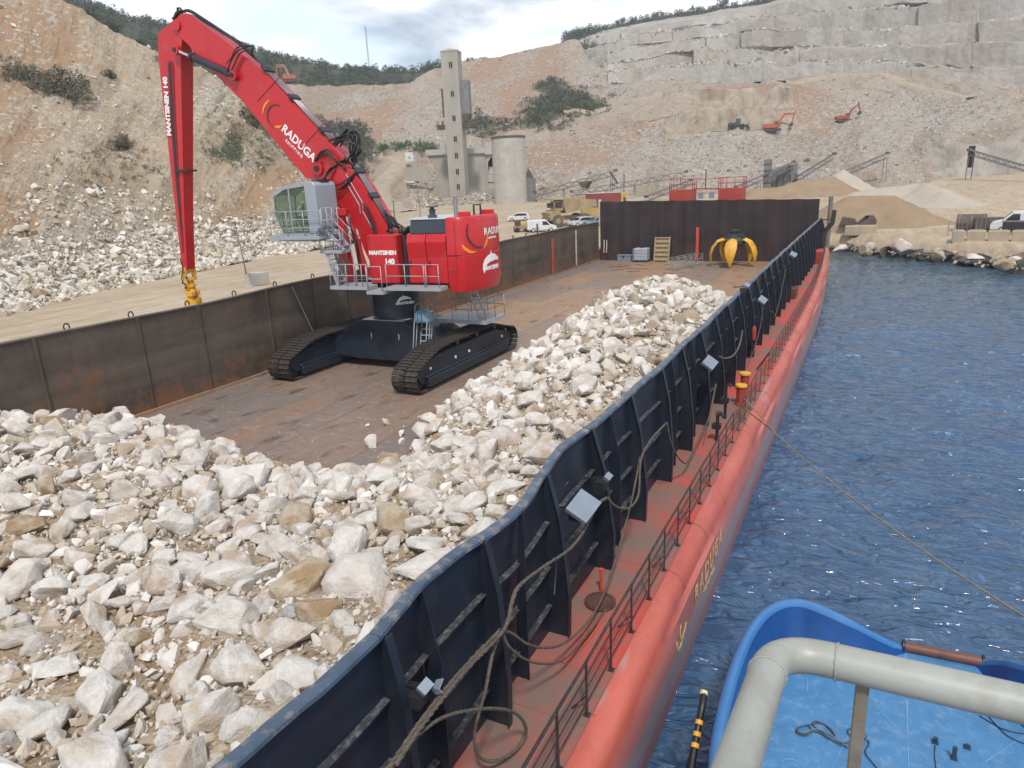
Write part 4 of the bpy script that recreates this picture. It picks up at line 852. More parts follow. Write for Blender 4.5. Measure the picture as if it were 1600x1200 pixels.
for x in (-24.5, -20.5, -17.8, -14.2, -10.8, -7.6):
    mb = MB(); mb.bx(x-.04, x+.04, YB-.11, YB-.02, ZF, zt(x)-.1); mb.build('wall_seam', M_endwall, barge)
# red warning strips and white strip
M_or = paint('orange_red_mark_paint', (0.52, 0.07, 0.035), 0.6, var=0.25, dirt=(0.1, 0.05, 0.04), dirt_amt=.3); M_wh = paint('dull_white_paint', (0.55, 0.54, 0.5), 0.6, var=.2, dirt=(0.2, .17, .13), dirt_amt=.4)
a = onY(1090, 355, 74.8); b = onY(1090, 405, 74.8); mb = MB(); mb.bx(a.x-.15, a.x+.15, 74.80, 74.93, 1.35, a.z); mb.build('red_ladder_guard', M_or, barge)
a = onX(863, 373, XP+.1); mb = MB(); mb.bx(XP+.05, XP+.13, a.y-.17, a.y+.17, 1.3, a.z); mb.build('red_ladder_guard', M_or, barge)
a = onX(900, 360, XP+.1); mb = MB(); mb.bx(XP+.05, XP+.12, a.y-.10, a.y+.10, 1.5, a.z); mb.build('white_pipe', M_wh, barge)
for x in (-26.55, -26.25):
    mb = MB(); mb.tube([(x, YB-.1, 3.45), (x+.03, YB-.14, 2.8), (x-.02, YB-.12, 2.05)], .06, 6); mb.build('white_hose', M_wh, barge)
a = onY(938, 313, 75.1); mb = MB(); mb.tube([(-27.05, 75.2, 5.0), (-27.1, 75.2, 7.75)], .16, 8); mb.build('corner_post', M_wh, barge)
# red platforms with rails above the end wall
def rails(parent, pts, h, mat, r=.02, mids=(0.5,), name='handrail', post=1.0, posts=True, post_name='rail_post'):
    """hand rail with its posts: rails one part, each post a part"""
    pts = [Vector(p_) for p_ in pts]; mb = MB()
    for f in list(mids)+[1.0]: mb.tube([p_+Vector((0, 0, h*f)) for p_ in pts], r, 5)
    o = mb.build(name, mat, parent, smooth=True)
    if posts:
        pm = MB(); 
        for a, b in zip(pts, pts[1:]):
            n = max(1, round((b-a).length/post))
            for k in range(n+(1 if b is pts[-1] else 0)):
                p_ = a.lerp(b, k/n); q = MB(); q.tube([p_, p_+Vector((0, 0, h))], r*1.05, 5); q.build(post_name, mat, parent, smooth=True)
    return o
for x0, x1 in ((-19.5, -17.1), (-14.5, -12.1)):
    mb = MB(); mb.bx(x0, x1, 75.35, 77.3, 6.6, 8.45); mb.build('red_platform', M_bright_red, barge)
    rails(barge, [(x0, 77.2, 8.45), (x0, 75.4, 8.45), (x1, 75.4, 8.45), (x1, 77.2, 8.45)], 1.05, M_bright_red, .035, post=.8)
mb = MB(); mb.bar((-17.1, 76, 8.5), (-14.5, 76, 8.4), .15, .12); mb.bar((-17.1, 76, 9.5), (-14.5, 76, 9.4), .05, .05); mb.build('cross_beam', M_bright_red, barge)
for x in (-16.4, -15.3):
    mb = MB(); mb.bx(x-.25, x+.25, 76.0, 76.2, 7.5, 8.1); mb.build('floodlight', M_sheet, barge)
mb = MB(); mb.tube([(-16, 76.4, 8.4), (-16, 76.4, 10.4)], .05, 6); mb.build('mast', M_dark, barge)
# fairlead frame and red locker at the starboard bow corner
a = onY(1284, 372, 74.0)
mb = MB(); x_ = -4.1
mb.bar((x_-.2, 72.5, ZD), (x_-.05, 72.7, 4.3), .35, .3); mb.bar((x_-.05, 72.7, 4.3), (x_+.5, 73.0, 5.0), .35, .3); mb.bar((x_+.5, 73, 4.9), (x_+.62, 73.1, 6.2), .38, .3); mb.bar((x_-.7, 73, 5.35), (x_+.6, 73.1, 5.35), .08, .08)
mb.build('bow_bracket', M_dark, barge)
mb = MB(); mb.bx(-4.72, -3.75, 64, 66.5, ZD+.01, 3.35); mb.build('red_locker', M_bright_red, barge, bevel=.03)
mb = MB(); mb.bx(-4.60, -4.0, 46, 47.4, ZD+.01, 3.0); mb.build('hatch_box', M_railred, barge, bevel=.03)
# side rail: flat posts, tubular top rail, three wires; a gap abreast of the bollards
X_R = -3.24; HR = 0.92
py_ = [3.8+1.1*k for k in range(0, 65)]
pmesh = None
for k, y in enumerate(py_):
    x = X_R+side_dx(y)*.9; mat = M_raildark if y < 21 else M_railred
    if 27.2 < y < 27.9: continue
    mb = MB(); mb.bx(x-.008, x+.008, y-.035, y+.035, ZD+.01, ZD+HR+.03); mb.bx(x-.05, x+.05, y-.05, y+.05, ZD+.008, ZD+.02)
    if k % 2 == 0: mb.bar((x, y, ZD+.35), (x-.25, y+.03, ZD+.03), .05, .015)
    mb.build('rail_post', mat, barge)
for (a, b, mat) in ((2.8, 21, M_raildark), (21, 26.8, M_railred), (28.2, 75, M_railred)):
    for n_, (z, r) in enumerate(((HR, .026), (.68, .012), (.45, .012), (.22, .012))):
        mb = MB(); yy = np.arange(a, b+.01, 1.1); mb.tube([(X_R-.012+side_dx(y)*.9, y, ZD+z+(0.01*math.sin(y*2.1))) for y in yy], r, 6); mb.build('top_rail' if n_ == 0 else 'rail_wire', mat, barge, smooth=True)
mb = MB(); mb.bar((X_R, 28.2, ZD+HR), (X_R-.5, 28.5, ZD+.1), .05, .05); mb.build('rail_brace', M_railred, barge)
# bollards
for (u, v) in ((1157, 622), (1163, 602)):
    q = onZ(u, v+8, ZD+.05); bo = MB(); bo.lathe([(.20, 0), (.20, .05), (.15, .07), (.15, .62), (.17, .64)], (q.x, q.y, ZD+.01), 18); b = bo.build('bollard', M_bright_red, barge, smooth=40)
    MB().lathe([(.20, .64), (.20, .70), (.18, .72)], (q.x, q.y, ZD+.01), 18).build('bollard_cap', M_yel, b, smooth=40)
# round valve cover, red pipe stub, vents
q = onZ(938, 943, ZD); mb = MB(); mb.lathe([(.30, 0), (.30, .05), (.22, .055), (.22, .04), (.05, .04)], (q.x, q.y, ZD+.01), 24)
for k in range(18):
    a = k*2*math.pi/18; mb.lathe([(.022, .05), (.022, .075)], (q.x+.26*math.cos(a), q.y+.26*math.sin(a), ZD+.01), 6)
mb.build('manhole_cover', M_railred, barge)
q = onZ(940, 925, ZD); MB().lathe([(.035, 0), (.035, .45), (.045, .46), (.045, .50)], (q.x, q.y, ZD+.01), 10).build('vent_pipe', M_or, barge)
for (u, v, h) in ((1140, 655, 1.1), (1128, 690, .8), (1178, 560, 1.0), (1205, 520, 1.0)):
    q = onZ(u, v, ZD); mb = MB(); mb.tube([(q.x-.15, q.y, ZD), (q.x-.15, q.y, ZD+h), (q.x-.05, q.y, ZD+h+.08), (q.x+.02, q.y, ZD+h)], .05, 8); mb.bx(q.x-.3, q.x-.05, q.y-.1, q.y+.1, ZD+h*.5, ZD+h*.5+.15); mb.build('vent_pipe', M_dark, barge, smooth=40)
q = onX(1172, 520, -4.3); mb = MB(); mb.lathe([(.07, 0), (.09, .05), (.09, .5), (.04, .6)], (q.x+.15, q.y, q.z-.3), 10); mb.build('fire_extinguisher', M_bright_red, barge, smooth=40)
# lamp covers: bent sheets hung outboard of the coaming
for (u, v, s_, tl) in ((912, 790, .34, .5), (1110, 566, .30, .6), (1192, 468, .28, .6), (1168, 445, .15, .4), (665, 1072, .10, .6), (684, 1070, .09, -.5), (951, 744, .10, .6), (1240, 397, .3, .5)):
    q = onX(u, v, -4.05); M_ = Matrix.Translation(q) @ Matrix.Rotation(tl, 4, 'Y') @ Matrix.Rotation(.35, 4, 'X')
    mb = MB(M_); mb.bx(-s_*.62, s_*.62, -s_*.8, s_*.8, -.008, .008); mb.bx(-s_*.62, s_*.62, -s_*.8, -s_*.8+.012, -.07, 0)
    lc = mb.build('lamp_cover', M_sheet, barge)
    mb = MB(); mb.bar((-4.55, q.y, q.z-.12), (q.x-.02, q.y, q.z-.03), .04, .03); mb.bx(-4.3, -4.1, q.y-.1, q.y+.12, q.z-.28, q.z-.12); mb.build('bracket', M_dark, barge)
# writing along the hull side
def text_mesh(s, size, ext, M, mat, parent, name='lettering', bold=0.0, spacing=1.0, align='CENTER'):
    cu = bpy.data.curves.new(name, 'FONT'); cu.body = s; cu.size = size; cu.extrude = ext; cu.align_x = align; cu.align_y = 'CENTER'; cu.offset = bold; cu.space_character = spacing; cu.resolution_u = 3
    o = bpy.data.objects.new('tmp', cu); COL.objects.link(o); dg_ = bpy.context.evaluated_depsgraph_get(); dg_.update()
    me = bpy.data.meshes.new_from_object(o.evaluated_get(dg_)); bpy.data.objects.remove(o); me.transform(M); me.materials.clear(); me.materials.append(mat); me.name = name
    return link(name, me, parent)
def frame(o_, xd, yd):
    xd = Vector(xd).normalized(); yd = Vector(yd); yd = (yd-xd*yd.dot(xd)).normalized(); n = xd.cross(yd)
    return Matrix(((xd.x, yd.x, n.x, o_[0]), (xd.y, yd.y, n.y, o_[1]), (xd.z, yd.z, n.z, o_[2]), (0, 0, 0, 1)))
def arc_strip(M, r0, r1, a0, a1, mat, parent, name, th=.006, n=20, sx=1.0, taper=False):
    mb = MB(M); S = []
    for k in range(n+1):
        t = k/n; a = rad(a0+(a1-a0)*t); q0, q1 = r0, r1
        if taper: m_ = (r0+r1)/2; w_ = (r1-r0)/2*math.sin(math.pi*min(1, .12+.88*t)); q0, q1 = m_-w_, m_+w_
        S.append([(q0*math.cos(a)*sx, q0*math.sin(a), -th), (q1*math.cos(a)*sx, q1*math.sin(a), -th), (q1*math.cos(a)*sx, q1*math.sin(a), th), (q0*math.cos(a)*sx, q0*math.sin(a), th)])
    mb.loft(S, closed=True, cap=True); return mb.build(name, mat, parent)
M_cream = paint('cream_lettering_paint', (0.60, 0.44, 0.22), 0.6, var=.25, dirt=(0.5, .13, .09), dirt_amt=.5)
q = Vector((-2.735, 14.8, 1.52)); F_ = frame((-2.715, 14.6, 1.52), (0, 1, 0), (0, 0, 1))
text_mesh('RADUGA', 0.62, .004, F_, M_cream, barge, 'lettering', .008, 1.25)
text_mesh('SHIPPING', 0.20, .004, frame((-2.712, 14.6, 1.10), (0, 1, 0), (0, 0, 1)), M_cream, barge, 'lettering', .004, 1.5)
F_ = frame((-2.715, 11.9, 1.45), (0, 1, 0), (0, 0, 1))
arc_strip(F_, .24, .32, 180, 300, M_cream, barge, 'emblem_arc'); arc_strip(F_ @ Matrix.Translation((.25, .08, 0)), .24, .32, 150, 330, M_cream, barge, 'emblem_arc'); arc_strip(F_ @ Matrix.Translation((.25, .02, 0)), .16, .23, 270, 350, M_cream, barge, 'emblem_arc')

# wire ropes along the coaming
M_rope = paint('old_wire_rope', (0.105, 0.085, 0.065), 0.7, var=.35, scale=9, bmp=.3); M_rope_y = paint('yellow_brown_mooring_rope', (0.26, 0.20, 0.11), 0.8, var=.3, scale=8)
def smooth_path(P_, n=8):
    P_ = [Vector(p_) for p_ in P_]; out = []
    for i_ in range(len(P_)-1):
        p0 = P_[max(i_-1, 0)]; p1 = P_[i_]; p2 = P_[i_+1]; p3 = P_[min(i_+2, len(P_)-1)]
        for k in range(n):
            t = k/n; out.append(0.5*((2*p1)+(p2-p0)*t+(2*p0-5*p1+4*p2-p3)*t*t+(3*p1-p0-3*p2+p3)*t**3))
    return out+[P_[-1]]
def laid_rope(name, P_, r, mat, strands=3, pitch=9.0, parent=None, n=8):
    c = smooth_path(P_, n); mb = MB(); L = 0
    if strands < 2: mb.tube(c, r, 6)
    else:
        fine = []
        for a, b in zip(c, c[1:]):
            m_ = max(1, int((b-a).length/(r*2.2)))
            for k in range(m_): fine.append(a.lerp(b, k/m_))
        fine.append(c[-1])
        for s in range(strands):
            pts = []; L = 0
            for i_, q in enumerate(fine):
                d = (fine[min(i_+1, len(fine)-1)]-fine[max(i_-1, 0)]).normalized(); a = d.cross(Vector((0, 0, 1))).normalized(); b = d.cross(a)
                if i_: L += (q-fine[i_-1]).length
                th = L/(r*pitch)*2*math.pi+s*2*math.pi/strands; pts.append(q+(a*math.cos(th)+b*math.sin(th))*r*.52)
            mb.tube(pts, r*.55, 5)
    return mb.build(name, mat, parent, smooth=True)
rx = -4.02
R1 = [onX(u, v, x) for u, v, x in ((560, 1250, rx), (612, 1195, rx), (660, 1125, rx), (720, 1050, rx), (782, 985, rx))]
o = laid_rope('wire_rope', R1, .040, M_rope); tag(o, 'thick doubled wire rope running up the coaming at the bottom of the picture', 'rope', 'ropes on the coaming')
R1b = [p_+Vector((.05, 0, .02)) for p_ in R1[1:]]+[onX(800, 940, rx), onX(812, 915, rx), onX(850, 885, rx), onX(890, 858, rx), onX(912, 830, rx), onX(933, 790, rx), onX(948, 778, rx)]
o = laid_rope('wire_rope', R1b, .032, M_rope); tag(o, 'wire rope led up past the square lamp cover to a hook on the coaming', 'rope', 'ropes on the coaming')
def rope_px(pts, r, label, mat=M_rope, strands=1, name='wire_rope', n=8):
    P_ = []
    for u, v, x in pts: P_.append(onX(u, v, x) if x < 0 else onZ(u, v, ZD+.03))
    o = laid_rope(name, P_, r, mat, strands, n=n); tag(o, label, 'rope', 'ropes on the coaming'); return o
rope_px([(640, 1160, rx), (690, 1122, -3.95), (750, 1108, -3.85), (800, 1112, -3.8), (821, 1135, -3.8), (815, 1160, -3.85), (795, 1180, -3.9), (765, 1190, -4.0), (745, 1175, -4.1), (742, 1140, -4.1), (758, 1080, rx), (770, 1020, rx), (784, 985, rx)], .027, 'big loop of wire rope hanging over the red side deck at the bottom', strands=3)
rope_px([(784, 985, rx), (800, 990, -3.98), (825, 1007, -3.95), (855, 1012, -3.95), (885, 1003, -3.95), (920, 970, -3.9), (940, 935, -3.9), (960, 880, -3.95), (985, 790, -4.05), (1000, 715, -4.1)], .026, 'wire rope hanging in a bight across the manhole cover', strands=3)
rope_px([(784, 988, rx), (795, 1010, -3.98), (820, 1030, -3.93), (850, 1037, -3.9), (882, 1030, -3.85), (915, 995, -3.85), (945, 955, -3.85), (953, 945, -3.9)], .024, 'lower of the two rope bights near the manhole cover', strands=3)
rope_px([(949, 778, rx), (960, 790, -3.97), (975, 795, -3.95), (988, 790, -3.95), (998, 770, -3.98), (1001, 720, -4.05), (1015, 690, rx), (1040, 662, rx)], .028, 'wire rope drooping between the second lamp cover and the hook above it', strands=3)
rope_px([(1042, 660, rx), (1048, 690, -3.98), (1058, 712, -3.95), (1070, 724, -3.92), (1078, 715, -3.9), (1095, 680, -3.95), (1108, 650, -4.0), (1118, 600, -4.1)], .022, 'rope hanging down to the deck below the third lamp cover')
rope_px([(1124, 557, rx), (1132, 560, -3.95), (1145, 556, -3.95), (1155, 540, -3.97), (1160, 517, rx)], .032, 'short pale rope bight hanging between two ribs by the fire extinguisher')
rope_px([(1192, 480, rx), (1188, 510, -4.05), (1180, 540, -4.0), (1172, 560, -4.0)], .016, 'rope hanging from the fourth lamp cover down a rib')
rope_px([(1228, 420, rx), (1222, 450, -4.05), (1216, 478, -4.0), (1210, 495, -3.95)], .018, 'rope hanging down the coaming near the bow')
rope_px([(1120, 600, rx), (1112, 640, -4.1), (1100, 690, -4.0), (1084, 740, -3.9), (1077, 745, -3.9)], .010, 'thin cable hanging down the ribs by the vent pipes')
rope_px([(870, 870, rx), (868, 900, -4.12), (866, 930, -4.12)], .010, 'thin cable end hanging below the square lamp cover')
o = laid_rope('hose', [onZ(945, 955, ZD+.03), onZ(930, 985, ZD+.03), onZ(905, 1015, ZD+.03), onZ(880, 1035, ZD+.03)], .022, M_or, 1); tag(o, 'red hose lying on the side deck below the manhole cover', 'hose')
# mooring rope from the bollards, two parts joining into one
def camd(u, v, d): r = ray(u, v); return Vector((r[0], r[1], r[2]))/FPX*d+Vector((0, 0, CAMH))
E0 = camd(1760, 1060, 9.5); J = onX(1207, 672, -2.2); B1 = onX(1168, 628, -3.1); B2 = onX(1168, 642, -3.1)
q0 = onZ(1157, 622, ZD+.5)
L_ = [J.lerp(E0, t)+Vector((0, 0, -1.1*4*t*(1-t)*.28)) for t in np.linspace(0, 1, 16)]
o = laid_rope('mooring_rope', [q0, B1, J]+L_[1:], .020, M_rope_y, 3, n=3); tag(o, 'long mooring rope stretching from the red bollards across the water', 'rope')
o = laid_rope('mooring_rope', [q0+Vector((.05, .1, -.2)), B2, J+Vector((.01, 0, -.02))], .017, M_rope_y, 1); tag(o, 'short lower part of the mooring rope at the barge side', 'rope')

# ================================================================== STONE CARGO
# height of the stone over the hold floor, from measured control points (x, y, z)
CP = [(-27, 17.6, 1.2), (-25, 17.4, 1.3), (-22, 16.6, 1.3), (-18.3, 16.0, 1.2), (-16, 15.9, 1.2), (-13.6, 17.2, 1.2), (-15.4, 23, 1.2), (-15.4, 28.4, 1.2), (-16.0, 35, 1.2), (-16.8, 42, 1.2), (-15.6, 49, 1.2), (-13, 53, 1.2), (-9.8, 50, 1.2), (-6.5, 46, 1.2), (-5, 43, 1.2),
      (-27, 14.0, 2.75), (-24, 13.8, 2.5), (-21, 13.5, 2.8), (-17, 13.0, 2.8), (-14, 13.0, 2.5), (-11.6, 14.0, 2.4),
      (-27, 8, 3.4), (-22, 8, 3.4), (-17, 8, 3.5), (-12, 8, 3.6), (-8, 8, 4.0), (-5, 8, 4.6), (-5, 4, 4.6), (-9, 3, 3.7), (-16, 2, 3.3), (-27, 2, 3.2), (-5, -3, 3.8), (-16, -4, 3.0),
      (-5, 12, 4.5), (-8, 12, 3.8), (-5, 17, 3.9), (-8.5, 18, 3.3), (-11.5, 20, 2.9), (-5, 23, 3.5), (-8.5, 24, 3.6), (-12, 25.5, 3.0), (-5, 30, 3.1), (-9, 31, 4.0), (-12.6, 31, 3.2), (-5, 36, 2.6), (-9, 37, 3.9), (-13, 38, 3.4), (-11.3, 43, 3.9), (-8, 42.5, 2.8), (-13.6, 44.5, 2.6)]
CP = np.array(CP)
def _k(r): return r*r*np.log(r+1e-9)
_n = len(CP); _d = np.linalg.norm(CP[:, None, :2]-CP[None, :, :2], axis=-1); _A = np.zeros((_n+3, _n+3)); _A[:_n, :_n] = _k(_d)+np.eye(_n)*2.0
_A[:_n, _n] = 1; _A[:_n, _n+1:] = CP[:, :2]; _A[_n, :_n] = 1; _A[_n+1:, :_n] = CP[:, :2].T
_s = np.linalg.solve(_A, np.r_[CP[:, 2], 0, 0, 0])
EDGE = np.array([(-27.3, -10), (-27.3, 17.3), (-24, 17.4), (-20, 16.3), (-17.2, 15.8), (-15.0, 16.0), (-13.4, 17.6), (-14.6, 20.8), (-15.6, 25), (-15.7, 30), (-16.2, 36), (-16.9, 42), (-16.2, 47.5), (-14.3, 51.5), (-11.5, 51.5), (-9.0, 49), (-6.6, 46.5), (-4.5, 43), (-4.5, -10)])
def in_poly(x, y, poly):
    s = np.zeros(x.shape, bool); best = np.full(x.shape, 1e9); P_ = np.stack([x, y], -1)
    for i_ in range(len(poly)):
        a, b = poly[i_], poly[(i_+1) % len(poly)]; c = (a[1] > y) != (b[1] > y)
        with np.errstate(divide='ignore', invalid='ignore'): s ^= c & (x < (b[0]-a[0])*(y-a[1])/(b[1]-a[1])+a[0])
        ab = b-a; t = np.clip(((P_-a)@ab)/(ab@ab), 0, 1); best = np.minimum(best, np.linalg.norm(P_-(a+t[..., None]*ab), axis=-1))
    return np.where(s, best, -best)
EDGE_OPEN = np.array([(-60, 17.3)]+[tuple(p_) for p_ in EDGE[1:-1]]+[(60, 43), (60, -60), (-60, -60)])
def pile_z(x, y):
    x = np.asarray(x, float); y = np.asarray(y, float); P_ = np.stack([x, y], -1); r = np.linalg.norm(P_[..., None, :]-CP[:, :2], axis=-1)
    z = _k(r)@_s[:_n]+_s[_n]+x*_s[_n+1]+y*_s[_n+2]
    e = in_poly(x, y, EDGE_OPEN); lim = ZF-0.1+np.maximum(e, 0)*0.95
    z = np.minimum(z, lim); z = np.where(e < 0, ZF-.4, z)
    Q = np.stack([x, y, x*0], -1); return np.minimum(z+fbm(Q, .5, 3)*0.25*np.clip(e/2, 0, 1), 4.75)
X_, Y_ = np.meshgrid(np.arange(-27.25, -4.65, .14), np.arange(-4, 53.2, .14)); Z_ = pile_z(X_, Y_)
Z_ = Z_+fbm(np.stack([X_, Y_, X_*0], -1), 2.2, 4, .6)*0.16
def soil_at(x, y): return np.clip(0.35+fbm(np.stack([x, y, x*0+5], -1), .30, 4, .55)*2.6, 0, 1)
m, nt, p, co = newmat('stony_tan_soil'); n2 = noise(nt, co, 3.5, 8, .7); n = noise(nt, co, .6, 5, .6)
v = nt.nodes.new('ShaderNodeTexVoronoi'); v.inputs['Scale'].default_value = 16; nt.links.new(co, v.inputs['Vector'])
sv = nt.nodes.new('ShaderNodeSeparateColor'); nt.links.new(v.outputs['Color'], sv.inputs[0])
c = ramp(nt, n, [(.38, (.29, .19, .11)), (.5, (.38, .28, .19)), (.68, (.48, .41, .32))]); c = mixc(nt, .5, c, ramp(nt, n2, [(.3, (.17, .115, .07)), (.7, (.47, .39, .29))])); c = mixc(nt, ramp(nt, sv.outputs[0], [(.6, (0, 0, 0)), (.95, (.6, .6, .6))]), c, (.50, .44, .36))
setc(nt, p, c); p.inputs['Roughness'].default_value = 1; p.inputs['Specular IOR Level'].default_value = .1
nt.links.new(bump(nt, v.outputs['Distance'], .6, .05, bump(nt, n2, .7, .12)), p.inputs['Normal']); M_soil = m
idx = np.arange(X_.size).reshape(X_.shape); F = np.stack([idx[:-1, :-1], idx[:-1, 1:], idx[1:, 1:], idx[1:, :-1]], -1).reshape(-1, 4)
kf = (Z_[:-1, :-1] > ZF-.3).ravel(); F = F[kf]; V_ = np.stack([X_, Y_, Z_], -1).reshape(-1, 3); us_, inv = np.unique(F, return_inverse=True)
o = np_mesh('stone_soil_bed', V_[us_], inv.reshape(F.shape), M_soil, smooth=True); tag(o, 'bed of tan soil and grit under the stone cargo', kind='stuff')
# candidate stones, largest first, kept apart from one another
rs = np.random.RandomState(23)
def project(P_):
    Q = np.asarray(P_)-np.array([0, 0, CAMH]); c0 = Q[:, :1]*_X[None]+Q[:, 1:2]*_Y[None]-Q[:, 2:3]*_D[None]; return 800+FPX*c0[:, 0]/c0[:, 2], 600+FPX*c0[:, 1]/c0[:, 2], c0[:, 2]
placed = []; grid = {}
def try_place(x, y, r, tight):
    gx_, gy_ = int(x//1), int(y//1); R_ = int(r+1.3)+1
    for i_ in range(gx_-R_, gx_+R_+1):
        for j_ in range(gy_-R_, gy_+R_+1):
            for (a, b, c0) in grid.get((i_, j_), ()):
                if (a-x)**2+(b-y)**2 < (tight*(r+c0))**2: return False
    grid.setdefault((gx_, gy_), []).append((x, y, r)); return True
def throw(n, rfun, tight, dens):
    xs_ = rs.uniform(-27.0, -4.75, n); ys_ = rs.uniform(-1, 52.5, n); zz = pile_z(xs_, ys_); e = in_poly(xs_, ys_, EDGE_OPEN); so_ = soil_at(xs_, ys_); r = np.sort(rfun(n))[::-1]; near = np.exp(-ys_/200)
    out = []
    for k in range(n):
        if e[k] < r[k]*.2 or rs.rand() > dens(so_[k], ys_[k]): continue
        if xs_[k]+r[k] > -4.66 or xs_[k]-r[k] < -27.2: continue
        if try_place(xs_[k], ys_[k], r[k], tight): out.append((xs_[k], ys_[k], zz[k], r[k]))
    return out
# hand placed landmark stones (pixel of centre, radius)
LM = [(380,745,.85,'blocky',0),(555,895,.72,'rounded',1),(180,1035,.35,'blocky',0),(480,1035,.50,'flat',0),(160,1160,.36,'flat',0),(95,1035,.40,'flat',0),(200,985,.30,'blocky',0),(290,1045,.42,'flat',1),(150,905,.33,'blocky',0),(430,790,.42,'blocky',0),(370,880,.42,'rounded',1),(270,740,.35,'blocky',0),(690,685,.45,'blocky',2),(735,785,.36,'rounded',0),(455,955,.24,'rounded',3),
      (415,985,.26,'blocky',0),(185,670,.62,'rounded',0),(133,650,.34,'blocky',0),(70,690,.5,'blocky',1),(370,690,.45,'flat',0),(300,870,.34,'flat',0),(345,935,.20,'blocky',0),(405,810,.36,'blocky',1),(190,760,.30,'blocky',1),(740,730,.42,'flat',1),(800,650,.4,'blocky',0),(820,590,.5,'rounded',0),(870,560,.45,'blocky',1),(1000,445,.5,'flat',0),(940,465,.45,'rounded',0),(770,615,.5,'rounded',0),(675,700,.42,'rounded',2),(385,1130,.35,'rounded',0),(235,1150,.2,'flat',2)]
stones = []
for (u, v, r, kd, tn) in LM:
    q = onZ(u, v, 3.4)
    for _ in range(6): q = onZ(u, v, float(pile_z(np.array([q.x]), np.array([q.y]))[0])+r*.3)
    if try_place(q.x, q.y, r, .6): stones.append((q.x, q.y, q.z-r*.15, r, kd, tn))
big = throw(18000, lambda n: np.clip(np.exp(rs.normal(math.log(.235), .42, n)), .15, .56), .66, lambda s, y: (1-.55*s) if y < 20 else (1-.15*s))
mid = throw(42000, lambda n: np.clip(np.exp(rs.normal(math.log(.14), .32, n)), .085, .24), .60, lambda s, y: 1-.45*s)
print('cargo stones', len(stones), len(big), len(mid))
# loose stones on the floor beside the heap
for (u, v, r) in ((581, 687, .40), (603, 658, .23), (627, 676, .19), (628, 689, .17), (574, 664, .11), (697, 577+10, .0)):
    if r: q = onZ(u, v+r*30, ZF); stones.append((q.x, q.y, ZF+r*.62, r, 'blocky', 0))
nfl = len(stones)
for (x, y, z, r) in big: stones.append((x, y, z+r*.28, r, None, None))
ST = np.array([s[:3] for s in stones]); rad_ = np.array([s[3] for s in stones]); U_, V2, DD = project(ST); app = rad_/DD*FPX; vis = (U_ > -15) & (U_ < 1615) & (V2 > 0) & (V2 < 1215) & (DD > 0)
# screened by the coaming? line from the camera passes the rim plane below its top
tt = np.where(ST[:, 0] < -4.6, (-4.6)/ST[:, 0], 0); zc = CAMH+(ST[:, 2]+rad_*.5-CAMH)*tt; vis &= zc > ZT
score = np.where(vis, app, -1); order = np.argsort(-score); top = order[:300]
print('smallest single boulder px', 2*score[top[-1]])
rr_ = random.Random(77); recs = []
by = {'flat': ROCKS[:7], 'blocky': ROCKS[7:16], 'rounded': ROCKS[16:]}
def where(x, y, z, r):
    if z-r*.65 <= ZF+.03: return 'alone on the hold floor'
    col = ('against the port wall' if x < -24.5 else 'left part' if x < -20.5 else 'left of centre' if x < -16 else 'centre' if x < -11.5 else 'right part' if x < -7.6 else 'beside the coaming')
    row = ('bottom of the picture' if y < 6 else 'front of near heap' if y < 8.6 else 'middle of near heap' if y < 11.5 else 'back of near heap' if y < 15 else 'far edge of near heap' if y < 19.5 else 'foot of far mound' if y < 25 else 'near slope of mound' if y < 32 else 'upper far mound' if y < 39 else 'top of far mound' if y < 44 else 'back of far mound')
    return row+', '+col
for i_ in top:
    x, y, z, r, kd, tn = stones[i_]; kd = kd or rr_.choice(['flat', 'blocky', 'blocky', 'blocky', 'rounded'])
    if tn is None: tn = rr_.choices([0, 1, 2, 3], [.54, .39, .07, 0])[0]
    recs.append([i_, x, y, z, r, kd, tn])
used_lab = {}
for rc in recs:
    _, x, y, z, r, kd, tn = rc; size = 'huge' if r > .6 else 'big' if r > .42 else 'medium' if r > .30 else 'small'
    rc.append(f"{size} {kd} {TINTS[tn][0]} boulder, {where(x, y, z, r)}"); used_lab.setdefault(rc[-1], []).append(rc)
nth = ['nearest', 'second nearest', 'third nearest', 'fourth nearest', 'fifth nearest', 'sixth nearest', 'seventh nearest', 'eighth nearest']
for lab, L in used_lab.items():
    L.sort(key=lambda a: math.hypot(a[1], a[2]))
    if len(L) > 1:
        for k, rc in enumerate(L): rc[-1] = lab+', '+(nth[k] if k < len(L)-1 or len(L) > 8 else 'farthest')+' such'
for i_, x, y, z, r, kd, tn, lab in recs:
    me = rr_.choice(by[kd])[1]; boulder(kd, me, TINTS[tn][1], (x, y, z), r*1.12, (rr_.uniform(.75, 1.0), rr_.uniform(.7, .95) if kd != 'flat' else rr_.uniform(.55, .7)), (rr_.uniform(-.45, .45), rr_.uniform(-.45, .45), rr_.uniform(0, 6.28)), lab, 'boulders of the stone cargo')
